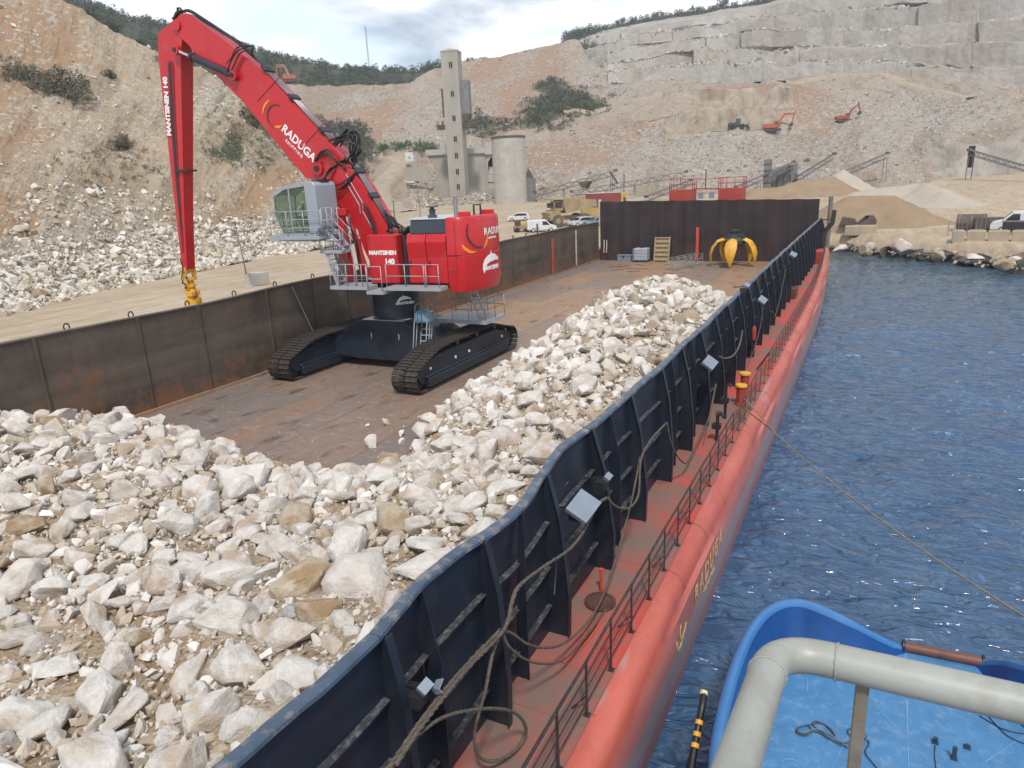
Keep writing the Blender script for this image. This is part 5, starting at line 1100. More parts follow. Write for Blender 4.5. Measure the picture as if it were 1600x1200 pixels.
# the rest of the big stones: same detailed shapes, joined
rest = order[300:]; DT = []
for kd, me in ROCKS[::2]:
    a = np.empty(len(me.vertices)*3); me.vertices.foreach_get('co', a); f = np.empty(len(me.loops), np.int32); me.loops.foreach_get('vertex_index', f); DT.append((a.reshape(-1, 3), f.reshape(-1, 3)))
M_cstone = tint_mat('cargo_stone', [(0.0, (0.34, 0.265, 0.19)), (0.12, (0.44, 0.38, 0.31)), (0.45, (0.56, 0.525, 0.48)), (1.0, (0.71, 0.695, 0.67))], scale=5, bs=.5, stain=(0.42, 0.34, 0.25))
rest = [k for k in rest if rad_[k] > 0]
o = scatter('cargo_stone', ST[rest], rad_[rest]*1.12, M_cstone, tpl=DT, seed=31); o['label'] = 'remaining stones of the cargo heaps'
mid = np.array(mid); o = scatter('cargo_stone', mid[:, :3]+np.c_[mid[:, 3]*0, mid[:, 3]*0, mid[:, 3]*.25], mid[:, 3]*1.1, M_cstone, seed=32, tpl=TPL); o['label'] = 'fist to head sized stones filling the cargo heaps'
n = 40000; xs_ = rs.uniform(-27.1, -4.75, n); ys_ = rs.uniform(0, 50, n)*rs.uniform(.35, 1, n); zz = pile_z(xs_, ys_); e = in_poly(xs_, ys_, EDGE_OPEN); k = (e > .05); r = np.clip(np.exp(rs.normal(math.log(.05), .4, n)), .022, .13)
o = scatter('cargo_grit', np.c_[xs_, ys_, zz+.05][k], r[k], M_cstone, seed=33, tint=rs.rand(n)[k]*.75); o['label'] = 'gravel and chips between the cargo stones'
n = 420; xs_ = rs.uniform(-26, -5, n); ys_ = rs.uniform(15, 60, n)*rs.uniform(.6, 1, n); e = in_poly(xs_, ys_, EDGE_OPEN); k = (e < 0) & (e > -5); r = rs.uniform(.015, .06, n)*rs.uniform(.6, 1.2, n)
o = scatter('floor_chips', np.c_[xs_, ys_, ys_*0+ZF+.02][k], r[k], M_cstone, seed=34, tint=rs.rand(n)[k]*.5+.5); o['label'] = 'stone chips scattered on the hold floor'
# ================================================================== MATERIAL HANDLER
M_red = paint('glossy_red_paint', (0.50, 0.014, 0.020), 0.33, var=0.10, scale=.6, bmp=.04, dirt=(0.40, 0.06, 0.055), dirt_amt=.35)
M_navy2 = paint('dark_navy_machine_paint', (0.018, 0.026, 0.040), 0.4, var=.25, scale=1.5, bmp=.04)
M_galv = paint('grey_platform_paint', (0.32, 0.35, 0.38), 0.45, var=.12, scale=2)
M_cab = paint('cab_grey_paint', (0.30, 0.33, 0.37), 0.4, var=.06)
M_roof = paint('pale_blue_grey_roof', (0.45, 0.52, 0.58), 0.3, var=.08)
M_louv = paint('slate_louvre', (0.045, 0.060, 0.080), 0.4, var=.15)
M_chrome = paint('chrome_rod', (0.7, 0.7, 0.7), 0.15, 1.0, var=.05, bmp=0)
M_steel = paint('bare_pipe_steel', (0.30, 0.30, 0.32), 0.35, .6, var=.15)
M_hose = paint('black_hydraulic_hose', (0.015, 0.015, 0.017), 0.45, var=.2)
M_track = paint('dusty_track_steel', (0.042, 0.035, 0.031), 0.65, .2, var=.4, scale=3, bmp=.3, dirt=(0.11, 0.085, 0.065), dirt_amt=.5)
M_white = paint('white_lettering', (0.80, 0.80, 0.79), 0.5, var=.03, bmp=0); M_orange = paint('orange_emblem_paint', (0.80, 0.25, 0.02), .45, var=.05, bmp=0); M_grey_em = paint('dark_red_brown_emblem_paint', (0.10, 0.022, 0.028), .45, var=.05, bmp=0)
m, nt, p, co = newmat('tinted_glass'); p.inputs['Base Color'].default_value = (.50, .60, .50, 1); p.inputs['Transmission Weight'].default_value = 0.9; p.inputs['Roughness'].default_value = .03; p.inputs['IOR'].default_value = 1.1; M_glass = m
M_seat = paint('seat_fabric', (.03, .03, .035), .8); M_int = paint('cab_interior', (.10, .10, .11), .7)
MC = Vector((-21.6, 29.3, ZF)); TH = rad(184)
mh = thing('material_handler', 'tall red crawler crane with long boom and hanging stick standing in the hold', 'crane', MC)
UM = Matrix.Translation((MC.x, MC.y, 0)) @ Matrix.Rotation(TH, 4, 'Z')     # upper works frame: x along the boom, y to the near side, z above water
# local y of this frame: rotation of +Y by 184 deg = towards the camera
def U(): return MB(UM)
def up(a, b, z): return UM @ Vector((a, b, z))
# tracks along the barge
def track(x0, x1, y0, y1):
    fr = MB(); xm0, xm1 = x0+.22, x1-.22; L = y1-y0
    fr.prism([(xm0, y0+.75, ZF+.35), (xm0, y0+.45, ZF+.75), (xm0, y0+.9, ZF+1.15), (xm0, y0+2.4, ZF+1.45), (xm0, y1-2.2, ZF+1.45), (xm0, y1-.8, ZF+1.1), (xm0, y1-.5, ZF+.7), (xm0, y1-.8, ZF+.35)], (xm1-xm0, 0, 0))
    fr.bx(xm0-.12, xm1+.12, y0+1.0, y1-1.0, ZF+.62, ZF+.70); fr.bx(x0+.05, x1-.05, y0+1.1, y1-1.1, ZF+.15, ZF+.60)
    f = fr.build('track_frame', M_navy2, mh, bevel=.03)
    for yy in np.arange(y0+2, y1-1.5, 1.9):
        MB().cyl((xm0-.05, yy, ZF+1.62), (xm1+.05, yy, ZF+1.62), .13, 10).build('carrier_roller', M_navy2, f, smooth=40)
    for yy, r in ((y0+.62, .46), (y1-.66, .46)): MB().cyl((xm0+.1, yy, ZF+.60), (xm1-.1, yy, ZF+.60), r, 20).build('drive_wheel' if yy > 30 else 'idler_wheel', M_navy2, f, smooth=40)
    # chain path (y, z)
    pth = []
    def arc(cy, cz, r, a0, a1, n):
        for k in range(n+1): a = rad(a0+(a1-a0)*k/n); pth.append((cy+r*math.cos(a), cz+r*math.sin(a)))
    arc(y0+.66, ZF+.66, .60, 270, 125, 10); pth.append((y0+2.0, ZF+1.72)); pth.append((y0+3.0, ZF+1.80)); pth.append((y1-2.6, ZF+1.80)); arc(y1-.75, ZF+.68, .62, 60, -90, 10); pth.append((y0+.66, ZF+.06))
    seg = [np.hypot(pth[i+1][0]-pth[i][0], pth[i+1][1]-pth[i][1]) for i in range(len(pth)-1)]; cum = np.r_[0, np.cumsum(seg)]; N = int(cum[-1]/.235)
    shoe = None
    for k in range(N):
        s = cum[-1]*(k+.5)/N; y = np.interp(s, cum, [q[0] for q in pth]); z = np.interp(s, cum, [q[1] for q in pth]); y2 = np.interp(s+.05, cum, [q[0] for q in pth]); z2 = np.interp(s+.05, cum, [q[1] for q in pth])
        ang = math.atan2(z2-z, y2-y)
        if shoe is None:
            m_ = MB(); W = (x1-x0)/2; m_.bx(-W, -.03, -.105, .105, -.015, .02); m_.bx(.03, W, -.105, .105, -.015, .02); m_.bx(-W, W, -.095, -.07, .02, .055); m_.bx(-.2, -.1, -.11, .11, -.09, -.015); m_.bx(.1, .2, -.11, .11, -.09, -.015)
            so_ = m_.build('track_shoe', M_track, f); shoe = so_.data; o = so_
        else: o = link('track_shoe', shoe, f)
        o.matrix_parent_inverse = Matrix(); o.location = ((x0+x1)/2, y, z); o.rotation_euler = (ang, 0, 0)
    for yy in (y0+1.5, y0+3.7, y0+5.0, y1-1.6):
        if x0 > -20: MB().cyl((x1-.22, yy, ZF+.95), (x1-.19, yy, ZF+.95), .07, 10).build('reflector', M_white, f)
    return f
TRL = track(-25.95, -24.60, 24.2, 34.3); TRR = track(-18.55, -17.20, 24.2, 34.3)
for x in (-24.3, -24.05): MB().cyl((x, 26.2, ZF+.95), (x, 26.17, ZF+.95), .06, 10)
# cross carriage between the tracks
mb = MB(); T_ = [(-24.9, ZF+.55), (-24.9, ZF+1.35), (-23.2, ZF+2.35), (-22.8, ZF+2.50), (-20.5, ZF+2.50), (-19.9, ZF+2.30), (-18.2, ZF+1.35), (-18.2, ZF+.55), (-19.6, ZF+.45), (-23.6, ZF+.45)]
mb.prism([(x, 28.0, z) for x, z in T_], (0, 2.9, 0)); carriage = mb.build('carriage', M_navy2, mh, bevel=.03)
mb = MB(); mb.prism([(-22.9, 27.99, ZF+2.5), (-20.4, 27.99, ZF+2.5), (-20.4, 30.91, ZF+2.5), (-22.9, 30.91, ZF+2.5)], (0, 0, .012)); mb.build('carriage_top', M_roof, mh)
for x in (-22.4, -20.7):
    MB().tube([(x, 27.98, ZF+1.85), (x+.06, 27.93, ZF+1.75), (x+.05, 27.93, ZF+1.6), (x-.03, 27.96, ZF+1.55)], .025, 6).build('lashing_hook', M_galv, carriage, smooth=True)
for (x, z) in ((-24.1, 1.85), (-23.3, 2.35), (-19.4, 2.15), (-18.6, 1.7)):
    MB().tube([(x+.09*math.cos(a), 28.06, ZF+z+.07+.09*math.sin(a)) for a in np.linspace(0, 2*math.pi, 12)], .035, 6).build('lifting_eye', M_navy2, carriage, smooth=True)
mb = MB(); mb.lathe([(1.28, 0), (1.28, .06), (1.22, .08), (1.22, 1.52), (1.30, 1.56), (1.30, 1.66)], (-21.62, 29.35, ZF+2.51), 40); ped = mb.build('pedestal', M_navy2, mh, smooth=35)
for z in (3.95, 4.35, 4.75):
    for s in (-1, 1): MB().tube([(-21.62+s*1.22, 29.0, z), (-21.62+s*1.36, 28.98, z+.03), (-21.62+s*1.36, 28.98, z+.16), (-21.62+s*1.22, 29, z+.18)], .02, 5).build('step_rung', M_navy2, ped)
# whale emblem: humped body with a fluke and a fin, from a small outline, with the maker's name under it
WH = [(-.50, -.30), (-.56, -.12), (-.54, .06), (-.44, .22), (-.26, .34), (-.06, .40), (-.03, .54), (.02, .40), (.22, .38), (.42, .30), (.54, .20), (.62, .24), (.60, .08), (.48, .12), (.34, .14), (.10, .12), (-.14, .10), (-.30, .04), (-.40, -.06), (-.44, -.20)]
def whale(M, s, mat, parent, bend=None):
    mb = MB(M); n = len(WH); pts = [(x*s, y*s) for x, y in WH]
    if bend is None: mb.prism([(x, y, 0) for x, y in pts], (0, 0, .008)); return mb.build('whale_emblem', mat, parent)
# emblem on the pedestal, on the camera side (facing -Y and +X)
def cyl_frame(c, r, ang, z): n = Vector((math.cos(ang), math.sin(ang), 0)); return frame(Vector(c)+n*r+Vector((0, 0, z)), (-n.y, n.x, 0), (0, 0, 1))
FW = cyl_frame((-21.62, 29.35, 0), 1.262, rad(-38), 4.62); whale(FW, .62, M_white, mh); text_mesh('MANTSINEN', .17, .004, FW @ Matrix.Translation((.06, -.10, 0)), M_white, mh, 'lettering', .010)
# access ladder and side landing on the right
lad = MB(); 
A0, A1 = Vector((-18.85, 27.2, ZF+.05)), Vector((-19.1, 28.2, ZF+2.35))
for s in (-.3, .3): lad.bar(A0+Vector((s, 0, 0)), A1+Vector((s, 0, 0)), .03, .12)
for k in range(8): q = A0.lerp(A1, (k+.6)/8.2); lad.bx(q.x-.3, q.x+.3, q.y-.1, q.y+.1, q.z-.015, q.z+.015)
lad = lad.build('access_ladder', M_galv, mh)
for s in (-.36, .36):
    mb = MB(); mb.tube([A0+Vector((s, -.05, .1)), A0+Vector((s, -.35, .65)), A1+Vector((s, -.35, 1.05)), A1+Vector((s, .1, 1.05)), A1+Vector((s, .1, 0))], .022, 6); mb.tube([A0+Vector((s, -.2, .35)), A1+Vector((s, -.2, .55))], .018, 6); mb.build('ladder_rail', M_galv, mh, smooth=True)
mb = MB(); mb.bx(-19.5, -16.6, 29.6, 31.6, ZF+2.32, ZF+2.40); mb.bar((-19.5, 29.6, ZF+2.3), (-16.6, 29.6, ZF+2.3), .05, .16); mb.bar((-16.6, 29.6, ZF+2.3), (-16.6, 31.6, ZF+2.3), .05, .16); mb.bar((-19.2, 30, ZF+2.3), (-19.8, 30, ZF+1.6), .08, .08); mb.build('side_landing', M_galv, mh)
rails(mh, [(-19.5, 31.6, ZF+2.4), (-16.6, 31.6, ZF+2.4), (-16.6, 29.6, ZF+2.4), (-18.5, 29.6, ZF+2.4)], 1.05, M_galv, .022, (.5,))
B0, B1 = Vector((-17.3, 30.6, ZF+2.4)), Vector((-18.1, 30.6, 5.5)); mb = MB()
for s in (-.32, .32): mb.bar(B0+Vector((0, s, 0)), B1+Vector((0, s, 0)), .16, .04)
for k in range(7): q = B0.lerp(B1, (k+.6)/7.4); mb.bx(q.x-.1, q.x+.1, q.y-.3, q.y+.3, q.z-.015, q.z+.015)
mb.build('upper_stair', M_galv, mh)
# blue tarpaulin covered part beside the pedestal
mb = MB(); mb.lathe([(.02, .62), (.28, .58), (.42, .38), (.50, .1), (.52, 0)], (-19.75, 28.9, ZF+2.38), 12); mb.build('blue_cover', paint('light_blue_cover', (.22, .36, .50), .5, var=.2), mh, smooth=True)

# ---- upper works
ub = U(); ub.bx(-4.2, 1.9, -1.9, 1.3, 5.38, 5.62); ub.build('slew_frame', M_navy2, mh, bevel=.02)
ub = U(); ub.bx(-1.55, .05, 1.0, 2.02, 5.68, 7.95); tank = ub.build('fuel_tank', M_red, mh, bevel=.04, seg=2)
ub = U(); ub.cyl((-1.82, 1.65, 5.65), (-1.82, 1.65, 7.9), .17, 14); ub.bx(-2.05, -1.6, .9, 1.45, 5.65, 7.85); ub.build('black_column', M_hose, mh, smooth=40)  # black column and box filling the gap between tank and doors
ub = U(); ub.bx(-4.25, -1.95, -1.9, 1.55, 5.62, 7.95); ub.build('engine_housing', M_red, mh)
for a0, a1 in ((-3.10, -2.12), (-4.16, -3.14)):
    ub = U(); ub.prism([(a0, 1.50, 5.72), (a0, 2.02, 5.72), (a0, 2.02, 6.9), (a0, 2.10, 7.6), (a0, 1.98, 7.95), (a0, 1.5, 7.99)], (a1-a0, 0, 0)); d = ub.build('service_door', M_red, mh, bevel=.035, seg=2)
    ub = U(); ub.bx(a1-.16, a1-.08, 2.025, 2.045, 6.5, 6.75); ub.build('handle', M_hose, d)
ub = U(); ub.prism([(-4.22, 1.9, 7.98), (-4.22, 1.72, 8.58), (-4.22, -1.72, 8.58), (-4.22, -1.9, 7.98)], (1.98, 0, 0)); ub.build('louvre_band', M_louv, mh)
for k in range(7):
    ub = U(); t = (k+.5)/7; ub.bar((-4.15, 1.91-.18*t, 7.98+.6*t), (-2.32, 1.91-.18*t, 7.98+.6*t), .02, .03); ub.build('louvre_slat', M_louv, mh)
ub = U(); ub.bx(-4.6, -2.02, -1.75, 1.78, 8.585, 8.64); ub.build('roof', M_roof, mh, bevel=.015)
# exhaust with caps, pipes, filter
ub = U(); ub.lathe([(.22, 0), (.22, .12), (.14, .14), (.14, .32), (.20, .33), (.20, .37), (.10, .38), (.10, .46), (.30, .48), (.30, .52), (.02, .55)], (-3.1, 1.15, 8.64), 18); ub.build('air_intake', M_louv, mh, smooth=35)
ub = U(); ub.cyl((-4.05, .6, 8.6), (-4.05, .6, 9.55), .10, 12); ub.build('exhaust_pipe', M_steel, mh, smooth=40)
ub = U(); ub.cyl((-2.0, .3, 7.9), (-2.0, .3, 8.45), .34, 16); ub.bx(-2.5, -1.3, -.05, .65, 8.5, 8.55); ub.build('filter_housing', M_roof, mh, smooth=40)
ub = U(); ub.tube([(-1.1, -1.2, 7.8), (-1.1, -1.2, 10.1)], .022, 5); ub.build('aerial', M_steel, mh)
ub = U()
for (a, b, z, r) in ((-1.3, 1.1, 7.98, .13), (-1.55, 1.2, 8.0, .16), (-1.1, .7, 8.0, .12), (-1.7, .8, 8.05, .2), (-.8, 1.2, 7.96, .08)): ub.cyl((a, b, z-.1), (a, b, z+.22), r, 10)
for k in range(8): ub.tube(smooth_path([(.4-.1*k, .1+.08*k, 8.0), (-.1-.1*k, .35+.05*k, 8.3), (-1.0-.05*k, .3+.08*k, 8.05), (-1.5, .6, 7.9)], 4), .03, 5)
ub.build('valve_block', M_hose, mh, smooth=True)
# counterweight with a curved back
def cwp(z, inset=0, lead=0):
    P_ = [(-4.22, 2.08-inset), (-4.72+inset*.5, 2.08-inset), (-5.02+inset*.7, 1.92-inset)]
    for k in range(1, 12): b = 1.92-3.84*k/12; P_.append((-5.02-.62*(1-(b/1.92)**2)+inset, b*(1-inset*.4)))
    P_ += [(-5.02+inset*.7, -1.92+inset), (-4.72+inset*.5, -2.08+inset), (-4.22, -2.08+inset)]; return [(a, b, z) for a, b in P_]
ub = U(); ub.loft([cwp(5.30, .10), cwp(5.72, 0), cwp(6.95, 0), cwp(6.97, .012), cwp(6.985, .012), cwp(7.0, 0), cwp(8.50, 0.02), cwp(8.66, .09)], closed=True, cap=True); cw = ub.build('counterweight', M_red, mh, smooth=28, bevel=.012)
ub = U(); ub.prism([(-4.30, 2.085, 6.25), (-4.66, 2.085, 6.25), (-4.66, 2.085, 6.27), (-4.30, 2.085, 6.27)], (0, .006, 0)); ub.build('panel_seam', M_navy2, mh)
for a0, a1, b in ((-4.35, -4.95, .95), (-4.6, -5.3, -.9)):
    ub = U(); ub.bx(a1, a0, b-.06, b+.06, 8.64, 8.86); ub.bx(a1, a0, b-.3, b+.3, 8.62, 8.67); ub.build('lifting_lug', M_red, mh, bevel=.02)
ub = U(); ub.tube([(-4.4, -.6, 8.64), (-4.4, -.6, 9.1), (-4.75, -.6, 9.1), (-4.75, -.6, 8.64)], .05, 6); ub.build('dark_vent', M_navy2, mh)
# emblems on the counterweight: each glyph strip wrapped on the curved back
def cw_pt(s, z, off=.012):
    """s runs along the outline of the counterweight from the near side round the back"""
    P_ = [Vector((a, b, 0)) for a, b, _ in cwp(0)]; L = 0
    for p0, p1 in zip(P_, P_[1:]):
        d = (p1-p0).length
        if L+d >= s or p1 is P_[-1]:
            t = (p1-p0).normalized(); n = Vector((t.y, -t.x, 0)); n = -n if n.dot(Vector((p0.x+3.5, p0.y, 0))) < 0 else n
            q = p0+t*(s-L)+n*off; return UM @ Vector((q.x, q.y, z))
        L += d
def wrap(obj_, s0, z0):
    """bend a flat mesh (x along the outline, y up, z out) round the counterweight"""
    for v in obj_.data.vertices: v.co = cw_pt(s0+v.co.x, z0+v.co.y, .010+v.co.z)
I4 = Matrix()
o = text_mesh('RADUGA', .44, .004, I4, M_white, mh, 'lettering', .010, 1.1); wrap(o, 3.02, 7.92)
o = text_mesh('SHIPPING', .14, .004, I4, M_white, mh, 'lettering', .004, 1.35); wrap(o, 2.75, 7.62)
def flat_arc(cx, cy, r0, r1, a0, a1, mat, name, s0, z0):
    o = arc_strip(I4, r0, r1, a0, a1, mat, mh, name, n=24, taper=True)
    for v in o.data.vertices: v.co.x += cx; v.co.y += cy
    wrap(o, s0, z0)
flat_arc(-.05, .15, .62, .76, 205, 285, M_orange, 'emblem_arc', 1.42, 7.62); flat_arc(.34, .38, .66, .78, 150, 300, M_grey_em, 'emblem_arc', 1.42, 7.60); flat_arc(.22, .26, .58, .70, 300, 375, M_orange, 'emblem_arc', 1.42, 7.50)
def wh_wrap(s, s0, z0):
    mb = MB(); n = len(WH)
    # quads from outline: triangulated fan would cross the notch, so subdivide the outline finely instead
    P_ = [(x*s, y*s) for x, y in WH]; mb.prism([(x, y, 0) for x, y in P_], (0, 0, .006)); o = mb.build('whale_emblem', M_white, mh)
    bm = bmesh.new(); bm.from_mesh(o.data); bmesh.ops.triangulate(bm, faces=bm.faces); bmesh.ops.subdivide_edges(bm, edges=bm.edges, cuts=3, use_grid_fill=True); bm.to_mesh(o.data); bm.free(); wrap(o, s0, z0)
wh_wrap(1.25, 2.55, 6.40); o = text_mesh('MANTSINEN', .25, .004, I4, M_white, mh, 'lettering', .012); wrap(o, 2.62, 6.25)
# lettering on the fuel tank
FT = UM @ frame((-.75, 2.028, 7.12), (-1, 0, 0), (0, 0, 1)); text_mesh('MANTSINEN', .27, .004, FT, M_white, mh, 'lettering', .013)
text_mesh('140', .36, .004, FT @ Matrix.Translation((.35, -.42, 0)), M_white, mh, 'lettering', .018)
# walkway on the near side
def plat(poly, z, name='walkway'):
    ub = U(); ub.prism([(a, b, z-.06) for a, b in poly], (0, 0, .06))
    for (p0, p1) in zip(poly, poly[1:]+poly[:1]): ub.bar((p0[0], p0[1], z-.06), (p1[0], p1[1], z-.06), .04, .16)
    return ub.build(name, M_galv, mh)
plat([(-4.15, 2.12), (-4.15, 2.85), (-1.3, 2.85), (-1.3, 2.12)], 5.62); plat([(-1.25, 2.05), (-1.25, 3.05), (-.35, 3.05), (-.35, 2.05)], 5.45); plat([(-.3, 2.05), (-.3, 2.85), (1.85, 2.85), (1.85, .6), (.2, .6), (.2, 2.05)], 5.62)
def urails(pts, h, mids=(.5,), r=.022, post=.9): return rails(mh, [up(*p_) for p_ in pts], h, M_galv, r, mids, post=post)
urails([(-1.35, 2.82, 5.62), (-3.35, 2.82, 5.62)], 1.05, post=1.0); urails([(-3.45, 2.82, 5.62), (-4.1, 2.82, 5.62)], 1.05, post=.65); urails([(-1.2, 3.02, 5.45), (-.4, 3.02, 5.45)], 1.15, post=.8)
urails([(-.3, 2.82, 5.62), (.3, 2.82, 5.62)], 1.05, post=.3); urails([(.4, 2.82, 5.62), (1.82, 2.82, 5.62), (1.82, 1.6, 5.62)], 1.05, post=.45)
# stairs to the cab: two flights with landings
def flight(p0, p1, w, n, name='stair_flight'):
    p0, p1 = Vector(p0), Vector(p1); ub = U(); d = p1-p0
    for s in (-w/2, w/2): ub.bar(p0+Vector((0, s, 0)), p1+Vector((0, s, 0)), .04, .16)
    for k in range(n): q = p0+d*((k+.7)/(n+.4)); ub.bx(q.x-.12, q.x+.12, q.y-w/2, q.y+w/2, q.z-.015, q.z+.015)
    ub.build(name, M_galv, mh)
    for s in (-w/2, w/2):
        ub = U(); ub.tube([p0+Vector((0, s, 0)), p0+Vector((0, s, .95)), p1+Vector((0, s, .95)), p1+Vector((0, s, 0))], .02, 5); ub.tube([p0+Vector((0, s, .5)), p1+Vector((0, s, .5))], .016, 5); ub.build('stair_rail', M_galv, mh, smooth=True)
flight((1.55, 2.3, 5.62), (2.05, 2.3, 7.3), .62, 6); plat([(1.1, 1.9), (1.1, 2.7), (2.3, 2.7), (2.3, 1.9)], 7.32, 'landing'); flight((1.0, 2.3, 7.32), (1.9, 2.3, 8.25), .6, 3)
urails([(1.1, 2.68, 7.32), (2.3, 2.68, 7.32)], .95, post=.5); urails([(.95, 2.1, 7.6), (.7, 2.4, 6.7)], .8, post=.7)
# cab platform, cab
plat([(1.9, 1.0), (1.9, 3.15), (4.75, 3.15), (4.75, 1.0)], 8.02, 'cab_platform')
ub = U(); ub.prism([(4.8, 3.2, 7.82), (4.8, 3.2, 8.10), (2.1, 3.0, 8.10), (2.4, 3.0, 7.78)], (0, -1.9, 0)); ub.build('cab_base', M_cab, mh)
urails([(1.75, 3.12, 8.05), (4.75, 3.12, 8.05), (4.75, 1.2, 8.05)], 1.15, mids=(.33, .66), post=1.2)
urails([(1.7, 3.1, 8.2), (1.25, 2.5, 8.2)], 1.1, post=.3)
prof_c = [(2.45, 8.05), (4.55, 8.05), (4.72, 9.0), (4.62, 10.05), (4.15, 10.35), (3.0, 10.5), (1.9, 10.5), (1.35, 10.35), (1.35, 8.9), (1.9, 8.75), (2.3, 8.5)]
b0, b1 = 1.15, 2.75
# cab frame: posts, roof, rear body, floor
ub = U(); ub.prism([(a, b0, z) for a, z in [(2.45, 8.05), (2.78, 8.05), (2.80, 10.32), (3.0, 10.5), (2.3, 10.5), (2.15, 10.35), (2.15, 8.4)]], (0, b1-b0, 0)); cab = ub.build('cab_body', M_cab, mh, bevel=.03)
ub = U(); ub.prism([(a, b0, z) for a, z in [(2.8, 10.32), (4.0, 10.2), (4.55, 9.92), (4.66, 10.02), (4.15, 10.35), (3.0, 10.5)]], (0, b1-b0, 0)); ub.build('cab_roof', M_cab, mh)
for b in (b0, b1-.06):
    ub = U(); ub.bar((4.64, b+.03, 9.98), (4.70, b+.03, 9.0), .06, .08, up=(0, 1, 0)); ub.bar((4.70, b+.03, 9.0), (4.3, b+.03, 8.1), .06, .08, up=(0, 1, 0)); ub.bar((3.72, b+.03, 8.1), (3.72, b+.03, 10.25), .06, .07, up=(1, 0, 0)); ub.build('window_post', M_cab, mh)
ub = U(); ub.bx(2.5, 4.5, b0, b1, 8.05, 8.16); ub.build('cab_floor', M_cab, mh)
for poly in ([(2.80, 8.16), (3.68, 8.16), (3.68, 10.2), (2.80, 10.3)], [(3.76, 8.16), (4.30, 8.16), (4.68, 9.0), (4.62, 9.95), (4.0, 10.17), (3.76, 10.2)]):
    for b in (b0+.02, b1-.04): ub = U(); ub.prism([(a, b, z) for a, z in poly], (0, .015, 0)); ub.build('window_pane', M_glass, mh)
ub = U(); ub.prism([(4.66, b0+.06, 9.95), (4.71, b0+.06, 9.0), (4.32, b0+.06, 8.16), (4.33, b0+.06, 8.15), (4.73, b0+.06, 9.0), (4.68, b0+.06, 9.95)], (0, b1-b0-.12, 0)); ub.build('windscreen', M_glass, mh)
ub = U(); ub.bx(2.95, 3.5, 1.6, 2.2, 8.5, 8.65); ub.bx(2.9, 3.05, 1.6, 2.2, 8.6, 9.5); ub.bx(3.05, 3.4, 1.75, 2.05, 8.16, 8.5); ub.build('seat', M_seat, mh, bevel=.04)
ub = U(); ub.bx(3.1, 3.7, 1.3, 1.5, 8.7, 8.95); ub.bx(3.1, 3.7, 2.3, 2.5, 8.7, 8.95); ub.bx(3.2, 3.25, 2.35, 2.5, 9.1, 9.5); ub.build('control_console', M_int, mh)
ub = U(); ub.bx(2.2, 2.4, 1.5, 2.2, 10.5, 10.6); ub.build('work_lamp', M_hose, mh)
# cab riser: red column and links
ub = U(); ub.bx(2.15, 2.9, .95, 1.45, 8.6, 9.15); ub.bx(1.6, 2.4, 1.0, 1.4, 8.85, 9.2); ub.build('cab_bracket', M_red, mh, bevel=.03)
ub = U(); ub.prism([(1.5, .95, 5.6), (2.45, .95, 5.6), (2.35, .95, 6.6), (2.35, .95, 8.6), (1.85, .95, 8.9), (1.75, .95, 6.8)], (0, .35, 0)); ub.build('cab_riser', M_red, mh, bevel=.03)
for b in (-.75, .75):
    ub = U(); ub.cyl((2.35, b, 5.6), (2.55, b, 7.5), .19, 16); ub.build('lift_cylinder', M_red, mh, smooth=40)
    ub = U(); ub.cyl((2.55, b, 7.5), (2.72, b, 9.15), .10, 12); ub.build('lift_rod', M_chrome, mh, smooth=40)
    ub = U(); ub.cyl((1.1, b*.9, 5.8), (1.75, b*.9, 8.2), .13, 14); ub.cyl((1.75, b*.9, 8.2), (1.95, b*.9, 9.0), .07, 10); ub.build('balance_cylinder', M_red, mh, smooth=40)
for b in (1.5, 1.62):
    ub = U(); ub.tube([(1.2, b, 8.9), (1.6, b, 7.6), (1.75, b, 6.2)], .025, 5); ub.build('hydraulic_pipe', M_steel, mh)
# ---- boom: box sections, outline in (a, z)
lower = [(1.35, 7.2), (.9, 6.2), (-.1, 6.1), (-.45, 7.0), (-.30, 8.0), (.94, 10.15), (1.45, 10.85), (1.95, 11.25), (2.8, 11.6), (3.75, 11.05), (3.5, 10.0), (2.55, 9.2), (1.6, 8.1)]
upper = [(3.62, 10.6), (2.95, 10.9), (2.45, 11.2), (2.0, 11.5), (2.35, 11.95), (6.05, 15.75), (8.4, 17.55), (10.55, 19.02), (11.0, 19.05), (11.55, 18.75), (11.55, 18.2), (10.75, 17.55), (10.45, 17.05), (9.0, 15.75), (7.9, 14.75), (5.75, 12.25), (4.45, 10.75)]
def beam(poly, b, name, mat=M_red, bev=.02):
    ub = U(); ub.prism([(a, -b, z) for a, z in poly], (0, 2*b, 0)); return ub.build(name, mat, mh, bevel=bev, seg=2)
beam(lower, .50, 'main_boom'); boom = beam(upper, .46, 'upper_boom')
ub = U(); ub.cyl((3.55, -.62, 11.15), (3.55, .62, 11.15), .33, 24); ub.build('knee_pin', M_red, mh, smooth=40)
ub = U(); ub.cyl((3.55, .62, 11.15), (3.55, .66, 11.15), .15, 20); ub.build('pin_cap', M_hose, mh, smooth=40)
ub = U(); ub.cyl((11.35, -.55, 18.55), (11.35, .55, 18.55), .26, 20); ub.build('boom_tip_pin', M_red, mh, smooth=40)
